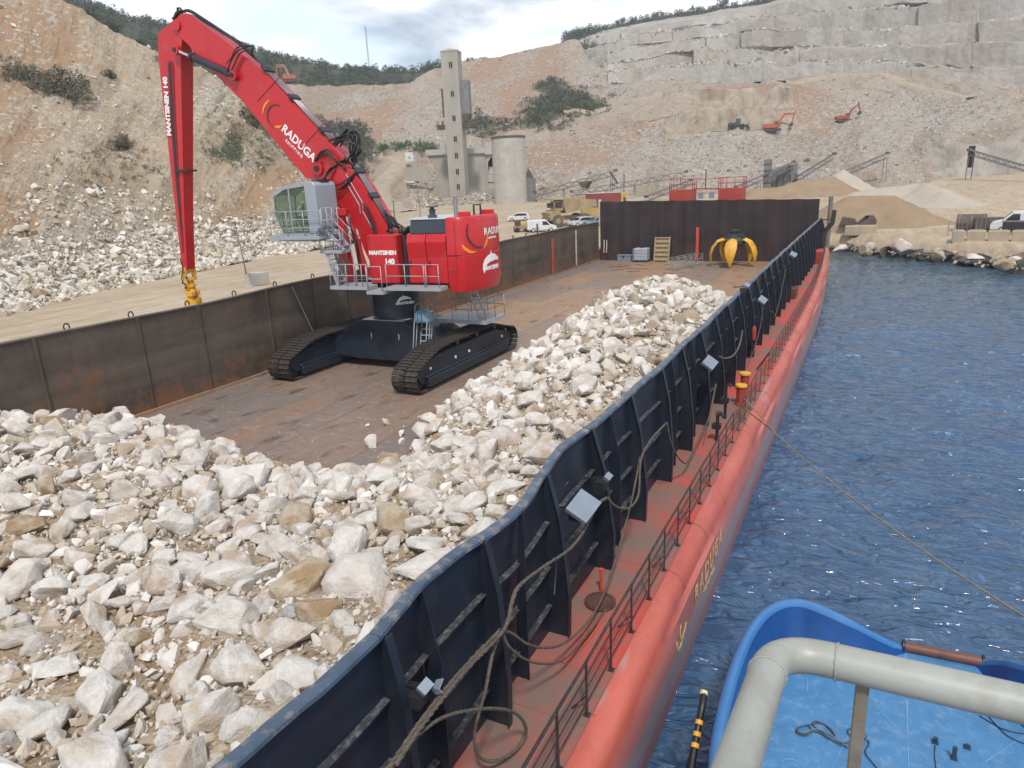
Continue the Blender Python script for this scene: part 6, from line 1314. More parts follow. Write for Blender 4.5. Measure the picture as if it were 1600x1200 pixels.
# stick
def onB(u, v, b):
    r = ray(u, v); o_ = Vector((0, 0, CAMH)); n = UM.to_3x3() @ Vector((0, 1, 0)); c0 = Vector((MC.x, MC.y, 0)); s = (b-(o_-c0).dot(n))/Vector(r).dot(n); q = UM.inverted() @ (o_+Vector(r)*s); return (q.x, q.z)
SKP = ((284, 27), (272, 30), (246, 52), (247, 95), (265, 255), (283, 414), (287, 424), (292, 420), (287, 330), (282, 95), (284, 60), (288, 38))
sp_ = .42
def hw(v): return .42-.12*max(0, (v-100))/320
SK = [onB(*p_, hw(p_[1])+.02) for p_ in SKP]
ub = U(); ub.loft([[(a, -hw(q_[1]), z) for (a, z), q_ in zip(SK, SKP)], [(a, hw(q_[1]), z) for (a, z), q_ in zip(SK, SKP)]], closed=True, cap=True); stick = ub.build('stick', M_red, mh, bevel=.02, seg=2)
# long groove down the near side of the stick: flat strips with its shade painted in
def strip(pts, b, th, name, mat, parent=None):
    ub = U(); ub.prism([(a, b, z) for a, z in pts], (0, th, 0)); return ub.build(name, mat, parent or mh, bevel=.008)
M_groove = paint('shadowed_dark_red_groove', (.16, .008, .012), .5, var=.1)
def vstrip(P_, off, th, name, mat, parent):
    ub = U(); A_ = []; B_ = []
    for u, v in P_: a, z = onB(u, v, hw(v)+off); A_.append((a, hw(v)+off, z)); B_.append((a, hw(v)+off+th, z))
    ub.loft([A_, B_], closed=True, cap=True); return ub.build(name, mat, parent)
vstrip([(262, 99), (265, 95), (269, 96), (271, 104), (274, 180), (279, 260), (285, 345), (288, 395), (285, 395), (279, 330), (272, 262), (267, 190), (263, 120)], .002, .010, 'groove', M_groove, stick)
vstrip([(264, 101), (266, 99), (268, 130), (271, 190), (277, 270), (284, 360), (282, 355), (274, 262), (268, 190), (265, 120)], .012, .012, 'groove_edge', M_hose, stick)
ub = U(); a0, z0 = onB(279, 267, .5); ub.bx(a0-.35, a0+.25, -.47, .50, z0-.05, z0+.05); ub.tube([(a0-.5, .5, z0), (a0-.55, .62, z0)], .08, 6); ub.build('pipe_clamp', M_hose, stick)
# MANTSINEN 140 up the edge of the stick
pa, pb = onB(263.5, 215, .5), onB(256, 117, .5); d_ = Vector((pb[0]-pa[0], 0, pb[1]-pa[1])); mid_ = Vector(((pa[0]+pb[0])/2, sp_+.012, (pa[1]+pb[1])/2))
FS = UM @ frame(mid_, d_, Vector((0, 1, 0)).cross(d_)); text_mesh('MANTSINEN 140', .40, .004, FS, M_white, mh, 'lettering', .022, 1.0)
# boom lettering: RADUGA / SHIPPING
pa, pb = onB(444, 204, .5), onB(494, 254, .5); d_ = Vector((pb[0]-pa[0], 0, pb[1]-pa[1])); mid_ = Vector(((pa[0]+pb[0])/2, .472, (pa[1]+pb[1])/2)); FBm = UM @ frame(mid_, d_, Vector((0, 1, 0)).cross(d_))
text_mesh('RADUGA', .56, .004, FBm @ Matrix.Translation((-.18, .05, 0)), M_white, mh, 'lettering', .016, 1.04); text_mesh('SHIPPING', .21, .004, FBm @ Matrix.Translation((-.25, -.34, 0)), M_white, mh, 'lettering', .005, 1.5)
ca_, cz_ = onB(434, 186, .5); FE = UM @ Matrix.Translation((ca_, .472, cz_)) @ FBm.to_3x3().to_4x4().__class__.Identity(4); 
FE = UM @ frame(Vector((ca_, .474, cz_)), d_, Vector((0, 1, 0)).cross(d_))
FE = FE @ Matrix.Translation((-.15, .02, 0)); arc_strip(FE, .50, .62, 100, 290, M_grey_em, mh, 'emblem_arc', n=28, taper=True); arc_strip(FE @ Matrix.Translation((.06, -.02, 0)), .36, .50, 285, 350, M_orange, mh, 'emblem_arc', taper=True); arc_strip(FE @ Matrix.Translation((-.12, .0, 0)), .68, .80, 150, 220, M_orange, mh, 'emblem_arc', taper=True)
# welded plate edges and bolts on the boom sides
for (u0, v0, u1, v1) in ((402, 158, 438, 118), (352, 100, 372, 76), (470, 232, 508, 190)):
    a = onB(u0, v0, .5); b = onB(u1, v1, .5); U().bar((a[0], .468, a[1]), (b[0], .468, b[1]), .02, .035, up=(0, 1, 0)).build('weld_seam', M_groove, boom)
for k in range(14):
    a = rad(k*360/14); U().cyl((3.55+.27*math.cos(a), .62, 11.15+.27*math.sin(a)), (3.55+.27*math.cos(a), .65, 11.15+.27*math.sin(a)), .022, 6).build('bolt', M_red, mh)
for z in (5.80, 7.85):
    for k in range(5): U().cyl((-.15-k*.32, 2.02, z), (-.15-k*.32, 2.04, z), .022, 6).build('bolt', M_groove, tank)
for a0 in (-.05, -1.5): U().bx(a0-.012, a0+.012, 2.021, 2.030, 5.72, 7.92).build('panel_seam', M_groove, tank)
U().bx(-4.98, -4.24, 2.086, 2.092, 6.96, 6.985).build('panel_seam', M_groove, mh)
U().bx(-4.68, -4.665, 2.086, 2.092, 5.8, 8.45).build('panel_seam', M_groove, mh)
# hoses down the near side of the mast and a coil by the slew ring
# stick cylinder pair
for b in (-.62, .62):
    A_ = onB(275, 78, b); B_ = onB(365, 118, b); A_, B_ = Vector((A_[0], b, A_[1])), Vector((B_[0], b, B_[1]))
    if b < 0: A_ = Vector((12.15, b, 17.55)); B_ = Vector((8.53, b, 15.96))
    ub = U(); ub.cyl(A_, A_.lerp(B_, .30), .085, 12); ub.build('stick_cylinder_rod', M_chrome, mh, smooth=40)
    ub = U(); ub.cyl(A_.lerp(B_, .26), B_, .17, 16); ub.cyl(A_.lerp(B_, .26), A_.lerp(B_, .30), .21, 16); ub.build('stick_cylinder', M_navy2, mh, smooth=40)
    s_ = 1 if b > 0 else -1; U().cyl(A_-Vector((0, s_*.15, 0)), A_+Vector((0, s_*.12, 0)), .23, 16).build('cylinder_pin', M_red, mh, smooth=40); U().cyl(B_-Vector((0, s_*.2, 0)), B_+Vector((0, s_*.12, 0)), .24, 16).build('cylinder_pin', M_red, mh, smooth=40)
    U().cyl(A_+Vector((0, s_*.12, 0)), A_+Vector((0, s_*.15, 0)), .12, 14).build('pin_cap', M_hose, mh, smooth=40); U().cyl(B_+Vector((0, s_*.12, 0)), B_+Vector((0, s_*.15, 0)), .12, 14).build('pin_cap', M_hose, mh, smooth=40)
# pipes and hoses along the back of the boom
for k in range(5):
    b = .02+.10*k; ub = U(); ub.tube([(-.2+.0*k, b, 8.35), (1.35, b, 11.0), (1.9, b, 11.75)], .03, 6); ub.build('hydraulic_pipe', M_steel, mh, smooth=True)
    ub = U(); ub.tube([(2.6, b, 12.42), (4.6, b, 14.45), (6.1, b, 15.95)], .03, 6); ub.build('hydraulic_pipe', M_steel, mh, smooth=True)
for (a, z) in ((.6, 9.75), (1.3, 10.95), (3.1, 12.95), (4.7, 14.6), (6.1, 16.0)):
    ub = U(); ub.box((a, .22, z), (.30, .75, .10), Matrix.Rotation(-.8, 3, 'Y')); ub.build('pipe_bracket', M_hose, mh)
rh = random.Random(5)
def hoses(n, ctrl, r, jit, name='hydraulic_hose'):
    for k in range(n):
        P_ = [(a+rh.uniform(-jit, jit), b+rh.uniform(-jit, jit), z+rh.uniform(-jit, jit)) for a, b, z in ctrl]; ub = U(); ub.tube(smooth_path(P_, 6), r, 5); ub.build(name, M_hose, mh, smooth=True)
hoses(7, [(6.1, .2, 16.0), (7.0, .2, 16.75), (7.6, .2, 17.3), (8.6, .2, 17.95), (9.8, .2, 18.7), (10.6, .2, 19.18), (11.3, .2, 19.20), (11.9, .1, 18.95)], .04, .07)
hoses(3, [(7.0, .2, 16.8), (6.6, .55, 17.0), (7.3, .75, 16.9), (8.0, .75, 16.2), (8.3, .7, 15.9)], .035, .12)
hoses(9, [(1.6, .3, 11.3), (1.2, .45, 12.0), (1.2, .5, 12.5), (1.9, .3, 12.6), (2.5, .2, 12.35)], .05, .28)
hoses(3, [(2.0, .3, 11.6), (2.6, .7, 11.0), (3.1, .75, 10.6), (2.2, .75, 10.2), (1.4, .6, 10.8)], .04, .15)
hoses(4, [(3.6, .6, 11.5), (2.9, .72, 11.9), (2.3, .65, 11.5), (1.8, .55, 11.0)], .035, .12)
hoses(6, [(0.1, .2, 8.9), (-.4, .4, 8.5), (-1.0, .6, 8.1), (-1.5, .8, 8.0)], .045, .12)
hoses(3, [(11.0, .2, 19.15), (11.4, .1, 19.40), (11.8, 0, 19.25), (12.1, 0, 18.8)], .032, .07)
hoses(4, [(.9, .62, 9.3), (.5, .68, 8.3), (.3, .75, 7.4), (.2, .8, 6.4)], .03, .08)
hoses(3, [(2.0, .9, 8.6), (1.5, 1.0, 7.8), (1.3, 1.0, 6.8), (1.2, 1.0, 5.8)], .03, .10)
ub = U(); ub.tube([(10.55, .5, 17.3), (10.2, .7, 16.5), (9.7, .7, 16.6), (9.3, .6, 16.6)], .02, 5); ub.build('hydraulic_pipe', M_steel, mh)
ub = U(); ub.tube([(1.9, .53, 10.8), (1.1, .53, 9.4), (1.15, .53, 9.0), (.7, .53, 8.2)], .03, 5); ub.tube([(2.0, .53, 10.5), (1.3, .53, 9.3), (1.3, .53, 8.9)], .03, 5); ub.build('hydraulic_pipe', M_steel, mh)
# yellow rotator and suspension at the stick end
R0 = onB(295, 424, 0); R1_ = onB(303, 476, 0); mid_a = (R0[0]+R1_[0])/2
ub = U(); a, z = R0; ub.bx(a-.16, a+.16, -.40, -.28, z-.5, z+.25); ub.bx(a-.16, a+.16, .28, .40, z-.5, z+.25); ub.cyl((a, -.45, z+.08), (a, .45, z+.08), .13, 14); hook = ub.build('suspension_link', M_yel, mh, bevel=.02)
ub = U(); ub.lathe([(.30, 0), (.30, -.12), (.18, -.14), (.18, -.34), (.27, -.36), (.27, -.52), (.20, -.54), (.20, -.70), (.40, -.72), (.40, -.95), (.30, -.97), (.30, -1.15), (.44, -1.17), (.44, -1.5)], (a, 0, z-.38), 22); ub.build('rotator', M_yel, mh, smooth=35)
ub = U(); ub.bx(a-.42, a+.05, -.2, .45, z-1.40, z-1.15); ub.bx(a-.08, a+.2, .2, .36, z-1.05, z-.62); ub.build('rotator_motor', M_yel, mh, bevel=.02)
ub = U(); ub.tube(smooth_path([(a-.45, .3, z-1.6), (a-.62, .3, z-1.2), (a-.50, .3, z-.8)], 6), .025, 5); ub.build('hydraulic_hose', M_hose, mh)
ub = U()
for (da, dz) in ((-.2, -.3), (.15, -.6), (.0, -.9)): ub.cyl((a+da, .40, z+dz), (a+da, .46, z+dz), .06, 8)
ub.tube(smooth_path([(a, .45, z+.8), (a-.1, .5, z+.2), (a+.1, .5, z-.4), (a-.15, .45, z-.8)], 5), .03, 5)
ub.build('hydraulic_hose', M_hose, mh)

# ================================================================== things in the hold
# orange peel grab parked by the end wall
gb = thing('orange_peel_grab', 'yellow orange peel grab with its black hub standing open by the end wall', 'grab', (-12.0, 71.2, ZF))
GC = Vector((-12.0, 71.2, 0)); M_hub = paint('dark_green_hub', (0.035, 0.055, 0.05), .5, var=.3)
MB().lathe([(.55, 1.9), (1.0, 2.15), (1.0, 2.5), (.78, 2.75), (.78, 3.05), (.40, 3.1), (.40, 3.3), (.5, 3.32), (.5, 3.45), (.2, 3.5)], (GC.x, GC.y, ZF), 20).build('hub', M_hub, gb, smooth=35)
for k in range(5):
    a = rad(-90+72*k); d = Vector((math.cos(a), math.sin(a), 0)); t = Vector((-d.y, d.x, 0)); secs = []
    for (r, z, w, th) in ((.6, 2.35, .35, .30), (1.1, 2.55, .75, .26), (1.6, 2.38, 1.05, .24), (1.98, 1.85, 1.12, .22), (2.18, 1.25, .90, .20), (2.16, .65, .50, .16), (2.02, .08, .05, .05)):
        c = GC+d*r+Vector((0, 0, ZF+z)); n = (d*(1 if z < 2 else .35)+Vector((0, 0, .25 if z < 2 else 1))).normalized()
        secs.append([c-t*w/2, c-t*w*.25+n*th*.5, c+n*th*.75, c+t*w*.25+n*th*.5, c+t*w/2, c+t*w*.45-n*.04, c-t*w*.45-n*.04])
    tine = MB().loft(secs, closed=True, cap=True).build('tine', M_yel, gb, smooth=30)
    MB().bar(GC+d*.75+Vector((0, 0, ZF+2.9)), GC+d*1.45+Vector((0, 0, ZF+2.42)), .16, .16).build('tine_cylinder', M_hub, tine)
# aluminium gangway lying near the wall
gw = thing('gangway', 'short aluminium gangway with side rails lying on the hold floor left of the grab', 'gangway', (-16.4, 69.5, ZF)); M_alu = paint('dull_aluminium', (.40, .42, .40), .45, .5, var=.2)
G0, G1 = Vector((-17.2, 67.2, ZF+.12)), Vector((-15.6, 72.4, ZF+.12)); dn = (G1-G0).normalized(); sd_ = Vector((dn.y, -dn.x, 0))*.42
mb = MB(); 
for s in (-1, 1): mb.bar(G0+sd_*s, G1+sd_*s, .06, .14)
mb.build('frame', M_alu, gw)
for k in range(16): q = G0.lerp(G1, (k+.5)/16); MB().bar(q-sd_, q+sd_, .05, .04).build('tread', M_alu, gw)
for s in (-1, 1):
    mb = MB(); mb.tube([G0+sd_*s+Vector((0, 0, 1.0)), G1+sd_*s+Vector((0, 0, 1.0))], .03, 5); mb.tube([G0+sd_*s+Vector((0, 0, .5)), G1+sd_*s+Vector((0, 0, .5))], .025, 5); mb.build('handrail', M_alu, gw)
    for k in range(6): q = G0.lerp(G1, k/5)+sd_*s; MB().tube([q, q+Vector((0, 0, 1))], .028, 5).build('rail_post', M_alu, gw)
    for k in range(5): q = G0.lerp(G1, k/5)+sd_*s; q2 = G0.lerp(G1, (k+1)/5)+sd_*s; MB().tube([q, q2+Vector((0, 0, 1))], .02, 5).build('rail_brace', M_alu, gw)
# pallet leaning on the wall, IBC cube, grey box
M_wood = paint('weathered_pallet_wood', (.36, .27, .17), .85, var=.35, scale=5)
pl_ = thing('pallet_rack', 'pale wooden crate frame with shelves standing against the end wall', 'crate', (-19.9, 74.3, ZF)); X0, X1 = -20.75, -19.1; H_ = 2.55
for x in (X0, X1-.12): MB().prism([(x, 74.0, ZF), (x, 74.2, ZF), (x, 74.75, ZF+H_), (x, 74.55, ZF+H_)], (.12, 0, 0)).build('side_board', M_wood, pl_)
for k in range(6): z = H_*(k+.3)/5.6; y = 74.0+.55*z/H_; MB().bx(X0+.12, X1-.12, y-.02, y+.22, ZF+z, ZF+z+.10).build('shelf_board', M_wood, pl_)
MB().prism([(X0+.12, 74.14, ZF+.1), (X1-.12, 74.14, ZF+.1), (X1-.12, 74.66, ZF+H_-.1), (X0+.12, 74.66, ZF+H_-.1)], (0, .03, 0)).build('back_panel', M_wood, pl_)
ib = thing('tote_tank', 'white plastic tote tank in a wire cage beside the wooden crate', 'tank', (-22.0, 74.0, ZF)); M_plast = paint('translucent_white_plastic', (.42, .45, .50), .4, var=.1)
MB().bx(-22.75, -21.3, 73.45, 74.6, ZF+.18, ZF+1.45).build('bottle', M_plast, ib, bevel=.08, seg=2); MB().bx(-22.8, -21.25, 73.4, 74.65, ZF+.01, ZF+.16).build('pallet', M_dark, ib)
for z in (.3, .65, 1.0, 1.35): MB().tube([(-22.8, 73.4, ZF+z), (-21.25, 73.4, ZF+z), (-21.25, 74.65, ZF+z), (-22.8, 74.65, ZF+z), (-22.8, 73.4, ZF+z)], .018, 4).build('cage_bar', M_galv, ib)
for x in np.linspace(-22.8, -21.25, 6): MB().tube([(x, 73.4, ZF+.1), (x, 73.4, ZF+1.45)], .018, 4).build('cage_bar', M_galv, ib)
MB().lathe([(.14, 0), (.14, .06)], (-22.0, 74.0, ZF+1.45), 12).build('filler_cap', M_dark, ib)
gbx = thing('tool_chest', 'low grey steel chest by the corner of the end wall', 'box', (-23.9, 74.2, ZF)); MB().bx(-24.7, -23.15, 73.9, 74.6, ZF, ZF+.62).build('chest_body', M_sheet, gbx, bevel=.02); MB().bx(-24.75, -23.1, 73.85, 74.65, ZF+.63, ZF+.72).build('lid', M_sheet, gbx, bevel=.02)
MB().bx(-22.2-1.9, -22.2-1.7, 73.8, 73.9, ZF+.5, ZF+.6).build('latch', M_dark, gbx)
rt = random.Random(2)
for k, (u, v) in enumerate(((965, 422), (975, 416), (985, 420), (1000, 414), (960, 417), (990, 424), (1003, 420), (1045, 427))):
    q = onZ(u, v, ZF+.03); a = rt.uniform(-.5, .5); MB().bar(q-Vector((.6*math.cos(a), .6*math.sin(a), 0)), q+Vector((.6*math.cos(a), .6*math.sin(a), 0)), .09, .05).build('steel_scrap', M_railred)
for n_, o in enumerate(sorted([o for o in bpy.data.objects if o.name.startswith('steel_scrap')], key=lambda o: -o.data.vertices[0].co.y)): tag(o, 'rusty scrap bar on the hold floor, '+['farthest', 'second farthest', 'third farthest', 'fourth farthest', 'fourth nearest', 'third nearest', 'second nearest', 'nearest'][n_]+' from the camera' if False else 'rusty scrap bar on the hold floor, '+['closest', 'second closest', 'third', 'fourth', 'fifth', 'sixth', 'seventh', 'last'][n_]+' out from the end wall', 'scrap', 'scrap bars on the hold floor')
a = onX(456, 447, XP+.3); b = onX(503, 548, XP+.9); o = laid_rope('guy_line', [a, b], .012, M_galv, 1); tag(o, 'thin pale line hanging down the port wall behind the left track', 'rope')
# ================================================================== QUARRY BUILDINGS AND MACHINES
M_conc = paint('weathered_concrete', (0.36, 0.335, 0.29), .85, var=.16, scale=.25, bmp=.2, dirt=(.26, .23, .19), dirt_amt=.3, stretch=(1, 1, .3)); M_conc2 = paint('pale_concrete', (0.44, 0.42, 0.38), .85, var=.15, scale=.4, bmp=.2)
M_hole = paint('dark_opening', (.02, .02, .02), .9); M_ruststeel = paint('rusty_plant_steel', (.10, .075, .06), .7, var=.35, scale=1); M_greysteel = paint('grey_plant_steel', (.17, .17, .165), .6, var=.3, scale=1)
def gz(x, y): return float(ground_z(np.array([x]), np.array([y]))[0])
def yaw_frame(c, facing=None):
    """frame at c with x to the right as the camera sees it, y away from it, z up"""
    d = Vector((c[0], c[1], 0)).normalized(); return frame(c, (d.y, -d.x, 0), (0, 0, 1)) @ Matrix(((1,0,0,0),(0,0,1,0),(0,-1,0,0),(0,0,0,1)))
def yframe(c, turn=0):
    d = Vector((c[0], c[1], 0)).normalized(); r = Vector((d.y, -d.x, 0)); return Matrix(((r.x, d.x, 0, c[0]), (r.y, d.y, 0, c[1]), (0, 0, 1, c[2]), (0, 0, 0, 1))) @ Matrix.Rotation(rad(turn), 4, 'Z')
# lift tower
base = atD(719, 312, 212); top_ = atD(705, 79, 212); HT = top_.z-base.z; TF = yframe((base.x, base.y, base.z-2), -14); Wd = 2.35
tw = thing('lift_tower', 'tall square concrete tower with a column of small windows and a head house', 'tower', TF.translation)
MB(TF).bx(-Wd, Wd, -Wd, Wd, 0, HT+1.5).build('shaft', M_conc, tw)
MB(TF).bx(-Wd-.12, Wd+.12, -Wd-.12, Wd+.12, HT+1.5, HT+1.75).build('roof_slab', M_conc2, tw); MB(TF).prism([(-Wd-.12, -Wd-.12, HT+1.76), (Wd+.12, -Wd-.12, HT+1.76), (0, -Wd-.12, HT+2.15)], (0, 2*Wd+.24, 0)).build('roof', M_conc2, tw)
for v in (104, 147, 184, 216, 242, 267, 291):
    z = HT*(310-v)/231+1.6; w = MB(TF).bx(-.15, .75, -Wd-.03, -Wd+.02, z, z+1.5).build('window', M_hole, tw); MB(TF).bx(.24, .32, -Wd-.06, -Wd-.03, z, z+1.5).build('frame', M_conc2, w); MB(TF).bx(-.25, .85, -Wd-.10, -Wd-.01, z-.16, z-.01).build('sill', M_conc2, w)
for z in np.arange(4, HT, 3.1): MB(TF).bx(-Wd-.015, Wd+.015, -Wd-.015, Wd+.015, z, z+.05).build('pour_joint', M_conc, tw)
MB(TF).bx(Wd+.02, Wd+2.2, -.8, 1.9, HT-14.5, HT-5.8).build('hoist_box', paint('grey_hoist_sheet', (.20, .20, .20), .6, var=.3), tw); MB(TF).prism([(Wd+.02, -.8, HT-14.5), (Wd+2.2, -.8, HT-14.5), (Wd+1.6, -.8, HT-16.2), (Wd+.02, -.8, HT-16.8)], (0, 2.7, 0)).build('chute', M_ruststeel, tw)
MB(TF).bx(-Wd-1.0, -Wd-.02, -.5, 1.5, HT-15, HT-8).build('side_frame', M_ruststeel, tw); MB(TF).bx(-Wd-1.15, -Wd-.02, -.6, 1.6, HT-8, HT-7.6).build('side_cap', M_ruststeel, tw)
for s, w in ((-1, 2.6), (1, 3.8)):
    MB(TF).bx(min(s*(Wd+.02), s*(Wd+w)), max(s*(Wd+.02), s*(Wd+w)), -1.6, 1.6, HT-18.2, HT-17.2).build('gallery', M_ruststeel, tw); rr2 = random.Random(3)
    mb = MB(TF)
    for k in range(10): x = s*(Wd+w*rr2.random()); mb.bar((x, -1.6, HT-18.6), (x+rr2.uniform(-.8, .8), -1.6, HT-16.2), .15, .1)
    mb.build('gallery_brace', M_ruststeel, tw)
# retaining walls and vault behind the tower
wl = thing('ruined_crusher_building', 'ruined concrete crusher walls with an arched opening around the foot of the tower', 'building', atD(750, 285, 220)); RF = yframe((atD(740, 300, 221).x, atD(740, 300, 221).y, atD(740, 300, 221).z), 6)
mb = MB(RF); mb.prism([(-12.5, 0, 0), (-4, 0, -3), (4, 0, -2), (4, 0, 12.5), (-9.5, 0, 12.5), (-13.5, 0, 11.5), (-9.8, 0, 6)], (0, 1.4, 0)); mb.build('wall', M_conc, wl)
mb = MB(RF); mb.bx(-13.6, 4, -.6, -.02, 11.0, 12.6); mb.build('string_course', M_conc2, wl)
mb = MB(RF); P_ = [(4.05, 0, -2), (4.05, 0, 14), (14.5, 0, 14), (14.5, 0, -1), (14.0, 0, -1), (14.0, 0, 9)]+[(9.3+4.7*math.cos(a), 0, 7.2+3.6*math.sin(a)) for a in np.linspace(.35, math.pi-.35, 9)]+[(4.6, 0, 6), (4.6, 0, -2)]; mb.prism(P_, (0, 1.4, 0)); mb.build('arched_wall', M_conc, wl)
mb = MB(RF); mb.bx(4, 14.6, -.7, -.02, 10.6, 14.1); mb.build('parapet', M_conc2, wl)
rq = random.Random(9)
for r_i in range(4):
    x = 4.8
    while x < 13.5: w = rq.uniform(1.6, 3.4); w = min(w, 13.9-x); MB(RF).bx(x+.04, x+w-.04, 1.6+rq.uniform(0, .6), 3.5, -2+r_i*2.3+.04, -2+(r_i+1)*2.3-.04).build('stone_block', M_conc2, wl, bevel=.05); x += w
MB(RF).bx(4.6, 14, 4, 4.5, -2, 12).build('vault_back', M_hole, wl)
MB(RF).bx(-9, -3, 3, 7, 12.5, 15.0).build('upper_wall', M_conc2, wl); MB(RF).bx(-20, -13, 1, 2.5, 4, 8.0).build('terrace_wall', M_conc, wl)
ft = thing('wheel_loader', 'yellow loader parked in the arched opening behind the silo', 'loader', RF @ Vector((9, -2, 7.3)))
# silo
b_ = atD(799, 331, 190); t_ = atD(797, 213, 190); SF = yframe((b_.x, b_.y, b_.z-1.2)); RS_ = 25.5*190/1160*1.02; HS = t_.z-b_.z+1.2; sl_ = thing('concrete_silo', 'round pale concrete silo with a flat rim standing right of the tower', 'silo', SF.translation)
MB(SF).lathe([(RS_, 0), (RS_, HS-.5)], (0, 0, 0), 48).build('silo_wall', M_conc2, sl_, smooth=30); MB(SF).lathe([(RS_+.12, HS-.5), (RS_+.12, HS), (RS_-.5, HS+.01)], (0, 0, 0), 48).build('silo_rim', M_ruststeel, sl_, smooth=30)
for k in range(10): z = HS*(k+.6)/10.5; MB(SF).lathe([(RS_+.012, z), (RS_+.02, z+.03), (RS_+.012, z+.06)], (0, 0, 0), 48, cap=False).build('formwork_band', M_conc, sl_, smooth=True)
for k in range(20):
    a = 2*math.pi*k/20; MB(SF).bar((math.cos(a)*(RS_+.005), math.sin(a)*(RS_+.005), .2), (math.cos(a)*(RS_+.005), math.sin(a)*(RS_+.005), HS-.6), .05, .03).build('formwork_seam', M_conc, sl_)
for x in (-1.5, 1.2): MB(SF).cyl((x, -math.sqrt(RS_**2-x*x)-.03, 1.9), (x, -math.sqrt(RS_**2-x*x)+.3, 1.9), .55, 16).build('outlet', M_ruststeel, sl_)
MB(SF).bx(RS_-.4, RS_+2.4, 1, 3, 3, 9.5).build('side_chute', M_greysteel, sl_); MB(SF).prism([(RS_-.4, 1, 9.5), (RS_+2, 1, 9.5), (RS_+.6, 1, 12)], (0, 2, 0)).build('chute_hood', M_ruststeel, sl_)

# box vehicles -------------------------------------------------------------
M_tyre = paint('tyre_rubber', (.025, .025, .025), .85, var=.3); M_carw = paint('white_car_paint', (.62, .63, .64), .3, var=.04, bmp=0); M_carb = paint('blue_grey_car_paint', (.16, .22, .28), .3, var=.04, bmp=0); M_cars = paint('silver_car_paint', (.50, .53, .56), .3, var=.04, bmp=0); M_win = paint('dark_car_glass', (.03, .035, .04), .08, var=.05, bmp=0, spec=.8); M_lamp = paint('lamp_glass', (.6, .6, .58), .2, bmp=0); M_tail = paint('tail_lamp', (.4, .03, .02), .3, bmp=0)
def vehicle(kind, loc, turn, paint_, label, group, L=4.2, W=1.75, H=1.5, name='parked_car', cat='car'):
    Fm = Matrix.Translation(loc) @ Matrix.Rotation(rad(turn), 4, 'Z'); t = thing(name, label, cat, loc, group); w = W/2
    if kind == 'car': body = [(-L/2, .35), (-L/2, .85), (-L*.44, H*.62), (-L*.36, H*.97), (-L*.05, H), (L*.12, H*.95), (L*.27, H*.63), (L*.44, H*.55), (L/2, .6), (L/2, .3)]; gl = [(-L*.37, H*.63), (-L*.33, H*.9), (-L*.05, H*.93), (L*.10, H*.89), (L*.22, H*.63)]
    else: body = [(-L/2, .4), (-L/2, H*.95), (-L*.47, H), (L*.14, H), (L*.30, H*.60), (L*.46, H*.50), (L/2, H*.35), (L/2, .35)]; gl = [(L*.02, H*.58), (L*.02, H*.88), (L*.14, H*.88), (L*.255, H*.60), (L*.24, H*.56)]
    mb = MB(Fm)
    S = []
    for y, k in ((-w, .90), (-w*.96, 1.0), (w*.96, 1.0), (w, .90)): S.append([(x, y, .35+(z-.35)*k if k < 1 else z) for x, z in body])
    mb.loft(S, closed=True, cap=True); mb.build('body', paint_, t, bevel=.05, seg=2)
    for s in (-1, 1):
        mb = MB(Fm); mb.prism([(x, s*w*.985, z) for x, z in gl], (0, s*.03, 0)); mb.build('side_window', M_win, t)
        mb = MB(Fm); mb.bx(L/2-.12, L/2+.01, s*w*.72-.15, s*w*.72+.15, .62, .78); mb.build('headlight', M_lamp, t); mb = MB(Fm); mb.bx(-L/2-.01, -L/2+.08, s*w*.85-.1, s*w*.85+.1, .75, 1.0); mb.build('tail_light', M_tail, t)
        for x in (-L*.30, L*.30):
            wh_ = MB(Fm).cyl((x, s*(w-.2), .32), (x, s*(w+.01), .32), .32, 16).build('wheel', M_tyre, t, smooth=40); MB(Fm).cyl((x, s*(w+.01), .32), (x, s*(w+.02), .32), .19, 12).build('rim', M_cars, wh_)
    if kind == 'car': x0, x1, z0, z1 = L*.13, L*.26, H*.93, H*.65
    else: x0, x1, z0, z1 = L*.15, L*.295, H*.98, H*.62
    MB(Fm).add([(x0+.03, -w*.8, z0+.0), (x0+.03, w*.8, z0+.0), (x1+.03, w*.85, z1), (x1+.03, -w*.85, z1), (x0, -w*.8, z0-.03), (x0, w*.8, z0-.03), (x1, w*.85, z1-.03), (x1, -w*.85, z1-.03)], [(0,1,2,3),(7,6,5,4),(0,4,5,1),(1,5,6,2),(2,6,7,3),(3,7,4,0)]).build('windscreen', M_win, t)
    return t
def put(u, v, d=None):
    """where the sight line meets the ground"""
    q = onZ(u, v, 2.2) if d is None else atD(u, v, d); 
    if d is None:
        for _ in range(25):
            q2 = onZ(u, v, min(gz(q.x, q.y), 9.5)); q = q.lerp(q2, .5)
    return Vector((q.x, q.y, gz(q.x, q.y)))
def seen(u, v):
    """angle of the screen-right direction at that point"""
    q = put(u, v); return math.degrees(math.atan2(-q.x, q.y))*1.0
vehicle('car', put(811, 345), seen(811, 345)+175, M_carw, 'small white hatchback at the foot of the silo', 'cars parked by the quay')
vehicle('van', put(846, 362), seen(846, 362)+8, M_carw, 'white panel van behind the port wall nearest the crane', 'cars parked by the quay', L=4.6, W=1.8, H=1.85, name='parked_van', cat='van')
vehicle('car', put(908, 353), seen(908, 353)+215, M_cars, 'silver car parked in front of the dump truck', 'cars parked by the quay', L=4.4)
vehicle('car', put(932, 353), seen(932, 353)+215, M_carb, 'blue grey car next to the silver one, half hidden by the barge wall', 'cars parked by the quay', L=4.3)
